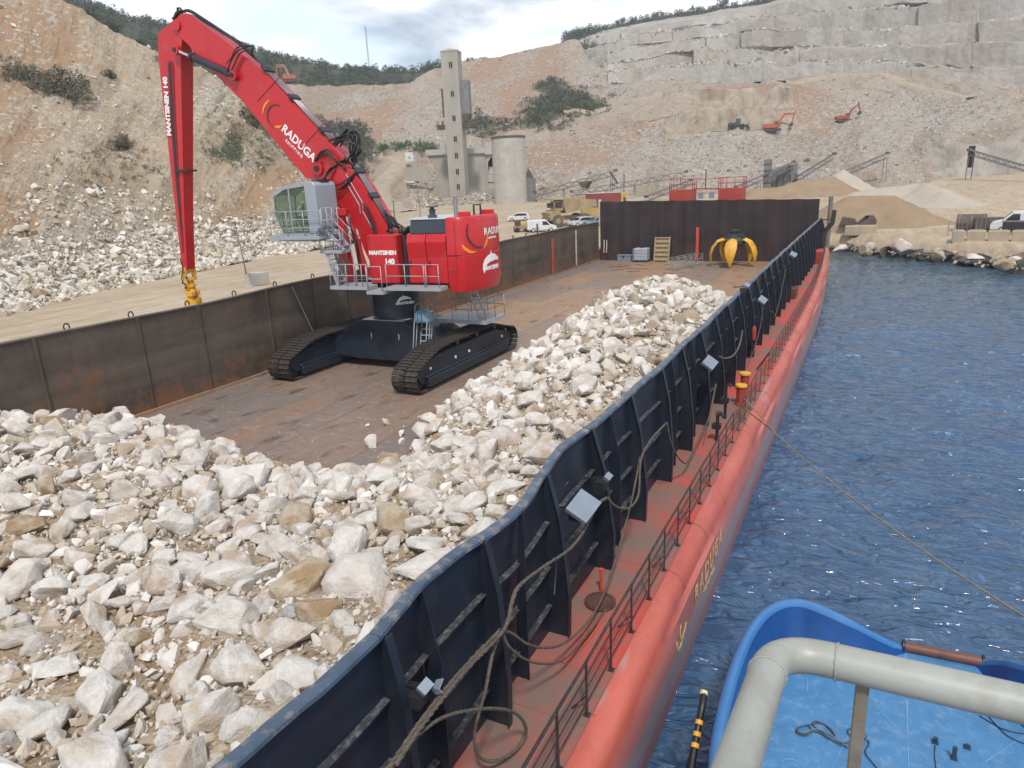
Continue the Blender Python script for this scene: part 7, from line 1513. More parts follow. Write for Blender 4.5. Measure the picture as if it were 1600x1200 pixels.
q = put(1592, 362); vehicle('van', q, seen(1592, 362)+182, M_carw, 'white delivery van at the right edge behind the concrete blocks', 'vans on the far shore', L=5.6, W=2.0, H=2.3, name='parked_van', cat='van')
# dump truck
q = put(887, 352); Fm = yframe(q, 205); dt = thing('dump_truck', 'dusty tan quarry dump truck with raised cab and sloping body', 'truck', q); M_tan = paint('dusty_yellow_truck_paint', (.33, .245, .14), .7, var=.25, scale=.8)
def TB(): return MB(Fm)
TB().bx(-3.8, 3.2, -1.0, 1.0, 1.0, 1.6).build('chassis', M_tan, dt); TB().prism([(2.0, -1.8, 1.2), (3.9, -1.8, 1.0), (4.0, -1.8, 2.3), (3.4, -1.8, 2.5), (2.0, -1.8, 2.5)], (0, 3.6, 0)).build('bonnet', M_tan, dt, bevel=.06)
TB().bx(1.5, 3.2, .3, 1.7, 2.52, 4.1).build('cab', M_tan, dt, bevel=.05); TB().bx(3.18, 3.24, .4, 1.6, 3.0, 3.9).build('windscreen', M_win, dt); TB().bx(1.7, 3.0, 1.69, 1.73, 3.0, 3.9).build('side_window', M_win, dt); TB().bx(1.7, 3.0, .27, .31, 3.0, 3.9).build('side_window', M_win, dt); TB().bx(1.7, 3.2, -1.7, .2, 2.52, 2.62).build('deck', M_tan, dt)
TB().bx(2.9, 3.05, -1.5, -.1, 3.0, 3.8).build('radiator_guard', M_win, dt)
TB().prism([(-4.6, -2.0, 2.9), (1.2, -2.0, 2.1), (1.5, -2.0, 3.2), (1.6, -2.0, 4.2), (3.4, -2.0, 4.3), (3.4, -2.0, 4.45), (1.2, -2.0, 4.5), (-4.4, -2.0, 4.0)], (0, 4.0, 0)).build('tipper_body', M_tan, dt, bevel=.04)
for s in (-1, 1):
    for x, r in ((2.6, .95), (-2.3, .95)):
        w_ = TB().cyl((x, s*1.15, .95), (x, s*1.95, .95), r, 20).build('wheel', paint('dusty_tyre', (.12, .105, .085), .9), dt, smooth=40); TB().cyl((x, s*1.95, .95), (x, s*1.98, .95), .45, 14).build('rim', M_tan, w_)
    TB().bx(3.95, 4.05, s*1.4-.2, s*1.4+.2, 1.6, 1.8).build('headlight', M_lamp, dt)
mb = TB(); mb.tube([(3.95, 1.7, 1.0), (3.3, 1.75, 2.5)], .04, 5); mb.tube([(3.95, 1.3, 1.0), (3.3, 1.3, 2.5)], .04, 5); mb.build('access_ladder', M_tan, dt)
# containers
def container(u, v, L, H, W, turn, mat, label, mat2=None):
    q = put(u, v); Fm = yframe(q, turn); t = thing('shipping_container', label, 'container', q, 'containers by the dump truck')
    MB(Fm).bx(-L/2, L/2, -W/2, W/2, .05, H).build('shell', mat, t)
    for k in range(int(L/.55)): x = -L/2+.3+k*.55; MB(Fm).bx(x, x+.24, -W/2-.035, -W/2-.001, .18, H-.18).build('corrugation', mat, t)
    MB(Fm).bx(-L/2-.03, L/2+.03, -W/2-.05, W/2+.05, H, H+.08).build('roof_edge', mat2 or mat, t)
    for x in (-L/2, L/2): MB(Fm).bx(x-.08, x+.08, -W/2-.05, -W/2+.1, .02, H).build('corner_post', mat, t)
    return t
M_cred = paint('faded_red_container_paint', (.24, .045, .04), .6, var=.2); M_cyel = paint('faded_yellow_container_paint', (.46, .33, .11), .6, var=.2); M_roofw = paint('pale_roof', (.5, .45, .4), .7)
qa = atD(945, 323, 130); Fm = yframe((qa.x, qa.y, qa.z), 8); t = thing('shipping_container', 'faded red container stacked behind the dump truck', 'container', Fm.translation, 'containers by the dump truck'); MB(Fm).bx(-3.3, 2.6, -1.2, 1.2, 0, 2.35).build('shell', M_cred, t); MB(Fm).bx(-3.35, 2.65, -1.25, 1.25, 2.35, 2.45).build('roof_edge', M_roofw, t)
for k in range(12): MB(Fm).bx(-3.2+k*.48, -2.98+k*.48, -1.24, -1.201, .12, 2.25).build('corrugation', M_cred, t)
Fm2 = yframe((qa.x, qa.y, qa.z-2.0), 8); t = thing('shipping_container', 'faded yellow container under the red one', 'container', Fm2.translation, 'containers by the dump truck'); MB(Fm2).bx(-4.2, 1.5, -1.2, 1.2, 0, 1.98).build('shell', M_cyel, t)
for k in range(11): MB(Fm2).bx(-4.1+k*.5, -3.85+k*.5, -1.24, -1.201, .3, 1.9).build('corrugation', M_cyel, t)
Fm3 = yframe((qa.x, qa.y, qa.z), 8); t = thing('site_cabin', 'yellow cream site cabin joined to the red container', 'cabin', Fm3 @ Vector((3, .3, 0))); MB(Fm3).bx(2.68, 3.9, -1.2, 1.2, 0, 2.3).build('cabin_wall', M_cyel, t); MB(Fm3).bx(3.1, 3.5, -1.24, -1.2, .7, 1.5).build('window', M_win, t)
# yellow forklift boom and blue post by the van
q = put(815, 362); t = thing('boom_lift', 'small yellow boom lift parked left of the white panel van', 'lift', q); Fm = yframe(q, 12)
MB(Fm).bx(-1.2, 1.2, -.7, .7, .35, .9).build('chassis', M_tan, t, bevel=.05); MB(Fm).bar((-.8, 0, 1.0), (2.6, 0, 1.5), .35, .35).build('boom', M_yel, t, bevel=.03); MB(Fm).bx(-1.0, -.2, -.5, .5, .9, 1.7).build('engine_cover', M_ruststeel, t)
for x in (-.8, .8):
    for s in (-.75, .75): MB(Fm).cyl((x, s-.1, .35), (x, s+.1, .35), .35, 14).build('wheel', M_tyre, t, smooth=40)
q = put(840, 370); t = thing('signal_post', 'short dark blue post with a cross arm in front of the white van', 'post', q); Fm = yframe(q); M_bp = paint('dark_blue_post_paint', (.02, .05, .08), .6); MB(Fm).bx(-.12, .12, -.1, .1, 0, 1.9).build('post', M_bp, t); MB(Fm).bx(-.35, .35, -.14, -.105, 1.2, 1.3).build('arm', M_bp, t)
# lamp post with a block base and white gridded cube by the quay road
def lamp(u, v, h, label, lean=0):
    q = put(u, v); t = thing('lamp_post', label, 'lamp post', q, 'poles on the quay'); MB().tube([q+Vector((0, 0, .3)), q+Vector((-lean*.4, 0, h*.5)), q+Vector((-lean, 0, h))], [.07, .055, .045], 8).build('pole', M_greysteel, t, smooth=True)
    MB().lathe([(.5, 0), (.34, .25), (.15, .9), (.10, 1.2)], (q.x, q.y, q.z), 10).build('footing', M_conc, t); MB().bx(q.x-lean-.35, q.x-lean+.1, q.y-.12, q.y+.12, q.z+h-.02, q.z+h+.14).build('lamp_head', M_greysteel, t); MB().box(q+Vector((-lean*.85-.2, 0, h*.86)), (.35, .1, .5)).build('sign', M_greysteel, t); return q
ql = lamp(389, 449, 5.6, 'lamp post on the quay road between the stick and the cab', .55)
c = put(396, 446); t = thing('stone_crate', 'white gridded cube of packed blocks behind the lamp post', 'crate', c); MB().box(c+Vector((0, .6, .55)), (1.7, 1.2, 1.1)).build('block_stack', M_conc2, t)
for k in range(5): MB().bx(c.x-.9, c.x+.9, c.y-.04, c.y-.005, c.z+.1+k*.24, c.z+.14+k*.24).build('strap', M_galv, t)
q = put(617, 345); t = thing('power_pole', 'thin wooden pole beside the quarry road above the crane roof', 'pole', q, 'poles on the quay'); MB().tube([q, q+Vector((0, 0, 4.2))], [.12, .08], 7).build('pole', M_bark, t); MB().bar(q+Vector((-.6, 0, 3.9)), q+Vector((.6, 0, 3.9)), .08, .08).build('cross_arm', M_bark, t)
q = atD(577, 108, 470); t = thing('radio_mast', 'thin lattice mast on the wooded hill skyline', 'mast', q-Vector((0, 0, 3))); H_ = 24; mb = MB()
for s in range(3): a = s*2.1; mb.tube([q+Vector((.5*math.cos(a), .5*math.sin(a), -3)), q+Vector((.3*math.cos(a), .3*math.sin(a), H_))], .09, 4)
mb.build('mast_legs', M_greysteel, t); mb = MB()
for k in range(24): mb.bar(q+Vector((-.5, 0, k-2)), q+Vector((.5, 0, k-1)), .07, .07)
mb.build('lattice', M_greysteel, t)
# mooring pile at the bow, shore post
q = onY(1291, 400, 79.5); mb = MB(); mb.tube([(q.x, q.y, -1.5), (q.x+.05, q.y, 7.2)], .22, 14); o = mb.build('mooring_pile', paint('weathered_pile', (.20, .17, .13), .9, var=.3, scale=2, dirt=(.3, .27, .22), dirt_amt=.4), smooth=40); tag(o, 'weathered round pile standing in the water at the barge bow', 'pile')
# rusty grader/platform on hill by the road: white box tank
q = put(655, 262) if False else atD(640, 250, 235); t = thing('water_tank', 'small white box tank beside the quarry road left of the tower', 'tank', q-Vector((0, 0, .5))); MB(yframe(q)).bx(-1.3, 1.3, -1, 1, -.5, 2.2).build('tank_body', M_carw, t, bevel=.05); MB(yframe(q)).bx(-.4, .4, -1.03, -1.0, .3, 1.0).build('hatch', M_galv, t)

# conveyors -----------------------------------------------------------------
def conveyor(a, b, label, legs=(.5, .9), w=1.0, dep=1.1, hopper=None):
    a, b = Vector(a), Vector(b); t = thing('conveyor', label, 'conveyor', Vector((a.x, a.y, a.z)), 'quarry conveyors'); d = (b-a); n = int(d.length/1.6); s = Vector((d.y, -d.x, 0)).normalized()*w/2
    MB().bar(a, b, w, .12).build('belt', M_ruststeel, t)
    for k_, ss in enumerate((s, -s)):
        mb = MB(); mb.bar(a+ss, b+ss, .12, .14); mb.bar(a+ss-Vector((0, 0, dep)), b+ss-Vector((0, 0, dep)), .12, .14); mb.build('side_beam', M_greysteel, t); mb = MB()
        for k in range(n): p0 = a.lerp(b, k/n)+ss; p1 = a.lerp(b, (k+1)/n)+ss; mb.bar(p0-Vector((0, 0, dep*(k % 2))), p1-Vector((0, 0, dep*((k+1) % 2))), .08, .08)
        mb.build('truss_web', M_greysteel, t)
    for f in legs:
        p_ = a.lerp(b, f); g_ = min(p_.z-1.0, min(a.z, b.z)-1.5)
        for ss in (s, -s): MB().bar(p_+ss-Vector((0, 0, dep)), Vector((p_.x, p_.y, g_))+ss*1.6, .16, .16).build('leg', M_greysteel, t)
    for e in (a, b): MB().cyl(e-s*1.1, e+s*1.1, .32, 12).build('drum', M_ruststeel, t)
    if hopper:
        p_ = a.lerp(b, hopper); MB().prism([(p_.x-1.4, p_.y-1.2, p_.z+1.7), (p_.x+1.4, p_.y-1.2, p_.z+1.7), (p_.x+.4, p_.y-1.2, p_.z+.2), (p_.x-.4, p_.y-1.2, p_.z+.2)], (0, 2.4, 0)).build('hopper', M_ruststeel, t)
    return t
D_ = 172
conveyor(atD(836, 300, D_), atD(962, 266, D_+6), 'rusty conveyor rising right from behind the silo', (.35, .95))
conveyor(atD(893, 299, 170), atD(1072, 268, 178), 'longest conveyor, running behind the red container towards the gantry', (.3, .55, .96), hopper=.12)
conveyor(atD(1010, 307, 168), atD(1080, 281, 176), 'short low conveyor behind the end wall left of the red platforms', (.8,))
conveyor(atD(1150, 292, 178), atD(1240, 253, 186), 'conveyor feeding the grey screen house right of the end wall', (.4, .95))
conveyor(atD(1215, 295, 184), atD(1304, 240, 192), 'steep conveyor climbing from the screen house to the rubble slope', (.5,))
conveyor(atD(1301, 276, 190), atD(1387, 239, 198), 'rightmost free standing conveyor ending above two dark legs', (.97,))
conveyor(atD(1515, 234, 214), atD(1612, 262, 200), 'conveyor descending across the sawn wall at the right edge', (.04,))
t_ = atD(1516, 255, 215); t = thing('conveyor_tower', 'dark steel tower under the upper end of the conveyor on the sawn wall', 'tower', Vector((t_.x, t_.y, 4))); MB(yframe((t_.x, t_.y, 4))).bx(-.7, .7, -.7, .7, 4.2, 9.3).build('drive_house', M_hole, t)
for x in (-.6, .6): MB(yframe((t_.x, t_.y, 3))).bx(x-.12, x+.12, -.6, -.4, 0, 5.2).build('leg', M_greysteel, t)
t_ = atD(1198, 296, 183); t = thing('screen_tower', 'narrow grey steel tower at the foot of the conveyors', 'tower', t_); Fm = yframe(t_); MB(Fm).bx(-.9, .9, -.9, .9, -2, 6.8).build('tower_body', M_greysteel, t)
for k in range(5): MB(Fm).bx(-1.0, 1.0, -1.0, -.9, k*1.4, k*1.4+.2).build('landing', M_ruststeel, t)
t_ = atD(1222, 290, 188); t = thing('screen_house', 'grey screening plant between the two conveyors', 'plant', t_); Fm = yframe(t_, 10); MB(Fm).bx(-3.6, 3.2, -1.5, 1.5, -1, 2.6).build('frame_base', M_greysteel, t); MB(Fm).prism([(-3.4, -1.6, 2.6), (3, -1.6, 2.6), (3, -1.6, 5.0), (-2.6, -1.6, 3.8)], (0, 3.2, 0)).build('screen_box', M_greysteel, t)
for k in range(5): MB(Fm).bx(-3.0+k*1.4, -2.6+k*1.4, -1.56, -1.5, -.5, 2.4).build('rib', M_ruststeel, t)
t_ = atD(955, 275, 171); t = thing('chute_frame', 'rusty slanting chute between the two rear conveyors', 'chute', t_); MB().bar(atD(953, 268, 171), atD(965, 287, 171), 1.1, .5).build('chute', M_ruststeel, t); MB().bar(atD(975, 272, 172), atD(975, 300, 172), .25, .25).build('post', M_greysteel, t)
# low walls, loader buckets, concrete blocks and the clutter on them
M_block = paint('sandy_concrete_block', (.40, .33, .24), .9, var=.18, scale=.8, bmp=.3)
gp = 'concrete blocks along the shore road'
for k, (u0, u1) in enumerate(((1292, 1325), (1325, 1365))):
    a = put(u0, 366); b = put(u1-1, 366); t = thing('concrete_block', ['low concrete wall block behind the mooring pile', 'low concrete wall block under the two loader buckets'][k], 'block', a.lerp(b, .5), gp); L = (b-a).length; MB(yframe(a.lerp(b, .5))).bx(-L/2+.03, L/2-.03, -.5, .5, -.2, .95).build('block_body', M_block, t, bevel=.05); MB(yframe(a.lerp(b, .5))).bx(-L/2+.2, L/2-.2, -.3, .3, .95, 1.0).build('block_key', M_block, t)
for k, (u, lb) in enumerate(((1323, 'open rusty loader bucket on the low wall, left one'), (1352, 'rusty loader bucket tipped on its side on the low wall, right one'))):
    q = put(u, 364); t = thing('loader_bucket', lb, 'bucket', q+Vector((0, 0, .95)), 'loader buckets'); Fm = yframe(q+Vector((0, .5, 1.0)), 20 if k else -5); s_ = 1 if k == 0 else -1
    pr = [(-.95, 0), (.9*1, 0), (.95, .35), (.7, .75), (-.6, 1.0)] if k == 0 else [(-1.0, 0), (.95, 0), (1.0, .5), (.6, 1.1), (.2, 1.0)]
    MB(Fm).prism([(x, -.6, z) for x, z in pr], (0, .08, 0)).build('bucket_side', M_ruststeel, t); MB(Fm).prism([(x, .9, z) for x, z in pr], (0, .08, 0)).build('bucket_side', M_ruststeel, t)
    mb = MB(Fm); mb.loft([[(x, -.52, z) for x, z in pr], [(x, .9, z) for x, z in pr]]); mb.build('bucket_shell', M_ruststeel, t)
for k, (u0, u1) in enumerate(((1486, 1508), (1509, 1541), (1542, 1578), (1579, 1622), (1623, 1670))):
    a = put(u0, 375+k*.4); b = put(u1-1, 375+k*.4); t = thing('concrete_block', f"big sandy concrete block beside the shore road, {['leftmost', 'second from the left', 'middle one', 'fourth from the left', 'rightmost'][k]}", 'block', a.lerp(b, .5), gp); L = (b-a).length; MB(yframe(a.lerp(b, .5))).bx(-L/2+.04, L/2-.04, -.6, .6, -.2, 1.0).build('block_body', M_block, t, bevel=.05); MB(yframe(a.lerp(b, .5))).bx(-L/2+.25, L/2-.25, -.3, .3, 1.0, 1.07).build('block_key', M_block, t)
q = put(1516, 360); t = thing('steel_drum', 'half round dark tank lying behind the leftmost blocks', 'tank', q, 'clutter behind the blocks'); Fm = yframe(q); MB(Fm).cyl((-1.5, 0, .9), (1.5, 0, .9), 1.0, 20).build('tank_shell', M_ruststeel, t, smooth=40); 
for x in (-1.2, 0, 1.2): MB(Fm).lathe([], (0, 0, 0)) if False else MB(Fm).cyl((x-.05, 0, .9), (x+.05, 0, .9), 1.05, 20).build('hoop', M_greysteel, t, smooth=40)
q = put(1543, 360); t = thing('steel_skip', 'rusty open skip in the middle behind the blocks', 'skip', q, 'clutter behind the blocks'); Fm = yframe(q); MB(Fm).prism([(-1.3, -.8, 0), (1.3, -.8, 0), (1.45, -.8, 1.5), (-1.45, -.8, 1.5)], (0, 1.6, 0)).build('skip_body', M_ruststeel, t, bevel=.03)
for k in range(6): MB(Fm).bx(-1.2+k*.45, -1.1+k*.45, -.86, -.8, .1, 1.4).build('rib', M_greysteel, t)
q = put(1592, 366); t = thing('black_tank', 'long black box tank in front of the white delivery van', 'tank', q, 'clutter behind the blocks'); Fm = yframe(q); MB(Fm).bx(-1.6, 2.4, -.6, .6, .4, 1.35).build('tank_body', M_dark, t, bevel=.06); MB(Fm).bx(-1.7, 2.5, -.3, .3, 1.35, 1.45).build('lid', M_greysteel, t)
for x in (-1.2, 2.0): MB(Fm).bx(x-.1, x+.1, -.5, .5, 0, .4).build('foot', M_greysteel, t)
q = put(1495, 368); t = thing('steel_trestle', 'thin steel trestle at the left end of the blocks', 'trestle', q, 'clutter behind the blocks'); Fm = yframe(q); rails_ = MB(Fm)
for x in (-.9, -.3, .4, .9): rails_.bar((x, 0, 0), (x, 0, 1.5), .06, .06)
rails_.bar((-.9, 0, 1.5), (.9, 0, 1.5), .06, .06); rails_.bar((-.9, 0, .8), (.9, 0, .9), .05, .05); rails_.build('trestle_frame', M_greysteel, t)
# a pylon of stones right of the sawn wall
q = atD(1596, 300, 215) ; t = thing('dark_cabin', 'dark cabin at the foot of the sawn wall on the right edge', 'cabin', q); MB(yframe(q)).bx(-1.6, 1.6, -1, 1, -.3, 2.6).build('cabin_wall', M_ruststeel, t); MB(yframe(q)).bx(-1.8, 1.8, -1.2, 1.2, 2.6, 2.75).build('roof', M_greysteel, t)

# excavators ------------------------------------------------------------------
M_exo = paint('orange_excavator_paint', (.42, .10, .04), .5, var=.15); M_exr = paint('red_brown_excavator_paint', (.32, .07, .04), .5, var=.2); M_exd = paint('dark_track_group', (.05, .055, .06), .7)
def excavator(q, turn, s, mat, label, armp, group='excavators'):
    Fm = yframe(q, turn) @ Matrix.Diagonal((s, s, s, 1)); t = thing('excavator', label, 'excavator', q, group)
    for y in (-1.5, 1.5):
        tk = MB(Fm).prism([(-2.6, y-.3, .35), (-2.2, y-.3, 0), (2.2, y-.3, 0), (2.6, y-.3, .35), (2.4, y-.3, .85), (-2.4, y-.3, .85)], (0, .6, 0)).build('track', M_exd, t, bevel=.05)
        for x in np.linspace(-2, 2, 6): MB(Fm).cyl((x, y-.33, .35), (x, y+.33, .35), .25, 10).build('roller', M_ruststeel, tk)
    MB(Fm).bx(-1.0, 1.0, -1.1, 1.1, .45, 1.0).build('car_body', M_exd, t)
    MB(Fm).prism([(-3.0, -1.5, 1.25), (-3.2, -1.5, 2.0), (-2.7, -1.5, 2.45), (.4, -1.5, 2.35), (1.6, -1.5, 1.9), (1.7, -1.5, 1.1), (-2.5, -1.5, 1.05)], (0, 3.0, 0)).build('house', mat, t, bevel=.06)
    cb = MB(Fm).prism([(.35, -1.48, 1.9), (.35, -1.48, 3.2), (1.5, -1.48, 3.2), (1.85, -1.48, 2.2), (1.75, -1.48, 1.6)], (0, 1.1, 0)).build('cab', mat, t, bevel=.04); MB(Fm).prism([(.5, -1.52, 2.1), (.5, -1.52, 3.05), (1.4, -1.52, 3.05), (1.7, -1.52, 2.2)], (0, .03, 0)).build('window', M_win, cb)
    A = [Vector(p_) for p_ in armp]; MB(Fm).prism([(A[0].x-.25, -.25, A[0].z+.2), (A[0].x+.3, -.25, A[0].z-.3), (A[1].x+.15, -.25, A[1].z-.4), (A[2].x, -.25, A[2].z-.15), (A[2].x, -.25, A[2].z+.15), (A[1].x-.1, -.25, A[1].z+.35)], (0, .5, 0)).build('boom', mat, t)
    MB(Fm).bar(A[2]+(A[2]-A[3]).normalized()*.8, A[3], .4, .5, up=(0, 1, 0)).build('stick', mat, t)
    MB(Fm).bar(A[0].lerp(A[1], .1)+Vector((.4, .35, -.2)), A[0].lerp(A[1], .85)+Vector((.1, .35, -.1)), .16, .16).build('boom_cylinder', M_chrome, t); MB(Fm).bar(A[1]+Vector((0, 0, .5)), A[2]+(A[2]-A[3]).normalized()*.7, .14, .14).build('stick_cylinder', M_chrome, t)
    b = A[3]; MB(Fm).prism([(b.x-.2, -.6, b.z+.1), (b.x+.5, -.6, b.z-.1), (b.x+.4, -.6, b.z-.9), (b.x-.3, -.6, b.z-1.2), (b.x-.9, -.6, b.z-.9), (b.x-.7, -.6, b.z-.5)], (0, 1.2, 0)).build('bucket', M_exd, t)
    return t
q = Vector(hill_point(WS, US, VS, 1206, 203)); excavator(q-Vector((0, 0, .1)), 5, 0.98, M_exo, 'orange excavator with its arm reaching down to the right on the quarry bench', [(1.2, 0, 2.0), (3.6, 0, 5.4), (6.6, 0, 5.2), (5.9, 0, 2.4)])
q = Vector(hill_point(WS, US, VS, 1318, 189)); excavator(q, 22, .85, M_exr, 'red brown excavator digging into the scree higher on the right', [(1.2, 0, 2.0), (3.0, 0, 4.8), (5.2, 0, 6.4), (5.9, 0, 3.6)])
q = atD(451, 133, 386); excavator(q+Vector((0, 0, 1.2)), 175, 1.3, M_exo, 'distant orange excavator on the edge above the valley behind the boom', [(-1.0, 0, 2.0), (.6, 0, 5.6), (3.6, 0, 5.4), (3.9, 0, 1.6)])
def loader(q, turn, mat, label, name='wheel_loader'):
    Fm = yframe(q, turn); t = thing(name, label, 'loader', q, 'wheel loaders') if name else None
    MB(Fm).bx(-2.6, -.2, -1.1, 1.1, .9, 2.0).build('engine_hood', mat, t, bevel=.06); MB(Fm).bx(-.2, 1.1, -.7, .7, 1.2, 3.1).build('cab', M_win, t, bevel=.05); MB(Fm).bx(-.3, 1.2, -.8, .8, 3.1, 3.2).build('cab_roof', mat, t); MB(Fm).bx(.9, 2.4, -.6, .6, .8, 1.3).build('front_frame', mat, t)
    for s in (-.5, .5): MB(Fm).bar((1.4, s, 1.5), (3.4, s, .8), .2, .3).build('lift_arm', mat, t)
    MB(Fm).prism([(3.2, -1.4, .2), (4.3, -1.4, .15), (3.6, -1.4, .5), (3.5, -1.4, 1.3), (3.2, -1.4, 1.3)], (0, 2.8, 0)).build('bucket', M_exd, t)
    for x in (-1.7, 1.7):
        for s in (-1, 1): MB(Fm).cyl((x, s*.9, .75), (x, s*1.4, .75), .75, 16).build('wheel', M_tyre, t, smooth=40)
    return t
q = Vector(hill_point(WS, US, VS, 1150, 206)); loader(q, 10, M_exd, 'dark wheel loader beside the dirt heap left of the orange excavator')
for o_ in [o for o in bpy.data.objects if o.name == 'wheel_loader' and not o.children]: bpy.data.objects.remove(o_)
q = RF @ Vector((9.2, 1.5, 7.5)); loader(q, 20, M_yel, 'yellow loader parked on the ledge inside the arched opening')

# ================================================================== BLUE TUG BELOW AND ITS HANDRAIL
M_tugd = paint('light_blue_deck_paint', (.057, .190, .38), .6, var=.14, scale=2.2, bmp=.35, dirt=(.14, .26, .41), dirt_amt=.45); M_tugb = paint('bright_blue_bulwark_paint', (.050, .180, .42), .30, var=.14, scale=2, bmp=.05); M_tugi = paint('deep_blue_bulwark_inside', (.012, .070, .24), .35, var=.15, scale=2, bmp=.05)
M_line = paint('pale_weld_line', (.14, .30, .50), .6); M_roller = paint('brown_rusted_roller', (.16, .06, .045), .55, var=.3, scale=5, dirt=(.09, .05, .04), dirt_amt=.4)
ZK = 1.0
tug = thing('tug', 'bright blue tug with rounded bulwark lying alongside at the bottom right', 'boat', (0, 9, 0))
def bw(uvz): return [onZ(u, v, z) for u, v, z in uvz]
cr = bw([(1112, 1290, 2.0), (1108, 1190, 2.0), (1118, 1120, 2.0), (1133, 1060, 2.0), (1150, 1013, 2.0), (1168, 977, 2.0), (1190, 951, 2.0), (1218, 936, 2.0), (1250, 934, 2.0), (1285, 945, 1.96), (1325, 964, 1.8), (1360, 984, 1.5), (1388, 998, 1.22), (1412, 1006, 1.06)])
cr = smooth_path(cr, 4)
cr2 = bw([(1534, 1032, 1.06), (1550, 1031, 1.2), (1575, 1032, 1.45), (1605, 1038, 1.75), (1650, 1050, 2.0), (1760, 1100, 2.0)]); cr2 = smooth_path(cr2, 4)
def bulwark(path):
    S = []; IN = []; n = len(path)
    cen = Vector((.6, 7.5, 0))
    for i_, q in enumerate(path):
        d = path[min(i_+1, n-1)]-path[max(i_-1, 0)]; d.z = 0; d.normalize(); nrm_ = Vector((d.y, -d.x, 0)); nrm_ = -nrm_ if nrm_.dot(cen-q) < 0 else nrm_; nrm_.z = 0
        z = q.z; w = .17
        o0 = Vector((q.x, q.y, 0)); f_ = (z-ZK)
        S.append([o0-nrm_*(.0-.30)+Vector((0, 0, -.8)), o0+nrm_*.02+Vector((0, 0, z-.35 if f_ > .3 else z-.1)), o0-nrm_*.02+Vector((0, 0, z-.12)), o0-nrm_*.0+Vector((0, 0, z-.03)), o0+nrm_*.045+Vector((0, 0, z+.01)), o0+nrm_*(w-.03)+Vector((0, 0, z+.01)), o0+nrm_*w+Vector((0, 0, z-.04)), o0+nrm_*(w+.01)+Vector((0, 0, z-.09 if f_ > .2 else z-.05))])
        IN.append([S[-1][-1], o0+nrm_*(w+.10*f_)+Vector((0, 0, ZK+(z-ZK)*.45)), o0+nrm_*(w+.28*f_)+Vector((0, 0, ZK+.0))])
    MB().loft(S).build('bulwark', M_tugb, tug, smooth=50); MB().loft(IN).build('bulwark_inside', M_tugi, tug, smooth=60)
    return [a[-1] for a in IN]
e1 = bulwark(cr); e2 = bulwark(cr2)
# bulwark stays inside
for k in range(6, len(e1)-12, 6):
    pass
poly = [Vector((p_.x, p_.y, ZK)) for p_ in e1]+[Vector((p_.x, p_.y, ZK)) for p_ in e2]; cx0 = Vector((1.4, 3.0, ZK))
ring = poly; mb = MB(); pts = [(p_.x, p_.y, ZK) for p_ in ring]+[(6.0, 8.0, ZK), (6.0, 2.5, ZK), (-1.3, 2.5, ZK)]; mb.prism(pts[::-1], (0, 0, -.08)); mb.build('deck', M_tugd, tug)
hp = [(p_.x, p_.y, .95) for p_ in [Vector((q.x, q.y, 0)) for q in cr[::2]]]
r0, r1 = onZ(1414, 1010, ZK+.08), onZ(1533, 1034, ZK+.08); MB().cyl(r0, r1, .10, 18).build('stern_roller', M_roller, tug, smooth=40)
for r__ in (r0, r1): d = (r1-r0).normalized(); s = -1 if r__ is r0 else 1; MB().cyl(r__+d*s*.01, r__+d*s*.05, .13, 16).build('roller_cheek', M_hose, tug, smooth=40)
mb = MB(); mb.prism([(r0.x, r0.y+.06, ZK-.1), (r1.x, r1.y+.06, ZK-.1), (r1.x, r1.y+.02, -.8), (r0.x, r0.y+.02, -.8)], (0, -.1, 0)); mb.build('transom', M_tugb, tug)
# plate seams and fittings on the deck
def dl(u0, v0, u1, v1, w=.02, name='weld_seam', mat=M_line): a, b = onZ(u0, v0, ZK+.004), onZ(u1, v1, ZK+.004); MB().bar(a, b, w, .006).build(name, mat, tug)
dl(1417, 1092, 1418, 1138); dl(1415, 1008, 1414, 1040); dl(1262, 1058, 1261, 1080); dl(1375, 1110, 1450, 1190, .012); dl(1540, 1190, 1600, 1150, .012); dl(1418, 1138, 1420, 1200, .012); dl(1300, 1200, 1340, 1120, .008)
for (u, v) in ((1380, 1133), (1248, 1110), (1467, 1183)):
    c = onZ(u, v, ZK+.003); mb = MB(); s = .07
    for a, b in (((-s, -s), (s, -s)), ((s, -s), (s, s)), ((s, s), (-s, s)), ((-s, s), (-s, -s))): mb.bar((c.x+a[0], c.y+a[1], c.z), (c.x+b[0], c.y+b[1], c.z), .008, .005)
    mb.build('flush_socket', M_line, tug)
c = onZ(1237, 1198, ZK+.003); MB().tube([c+Vector((.16*math.cos(a), .16*math.sin(a), 0)) for a in np.linspace(0, 2*math.pi, 26)], .007, 4).build('ring_mark', M_line, tug)
for (u, v, h) in ((1461, 1160, .10), (1490, 1185, .22), (1511, 1168, .06)):
    c = onZ(u, v, ZK); mb = MB(); mb.bx(c.x-.03, c.x+.03, c.y-.02, c.y+.02, ZK, ZK+h); mb.bx(c.x-.05, c.x+.05, c.y-.05, c.y+.05, ZK, ZK+.015); mb.build('deck_cleat', M_bp, tug)
c0 = [onZ(u, v, ZK+.01) for u, v in ((1461, 1165), (1460, 1180), (1463, 1205))]; MB().tube(c0, .008, 5).build('lashing_wire', M_hose, tug)
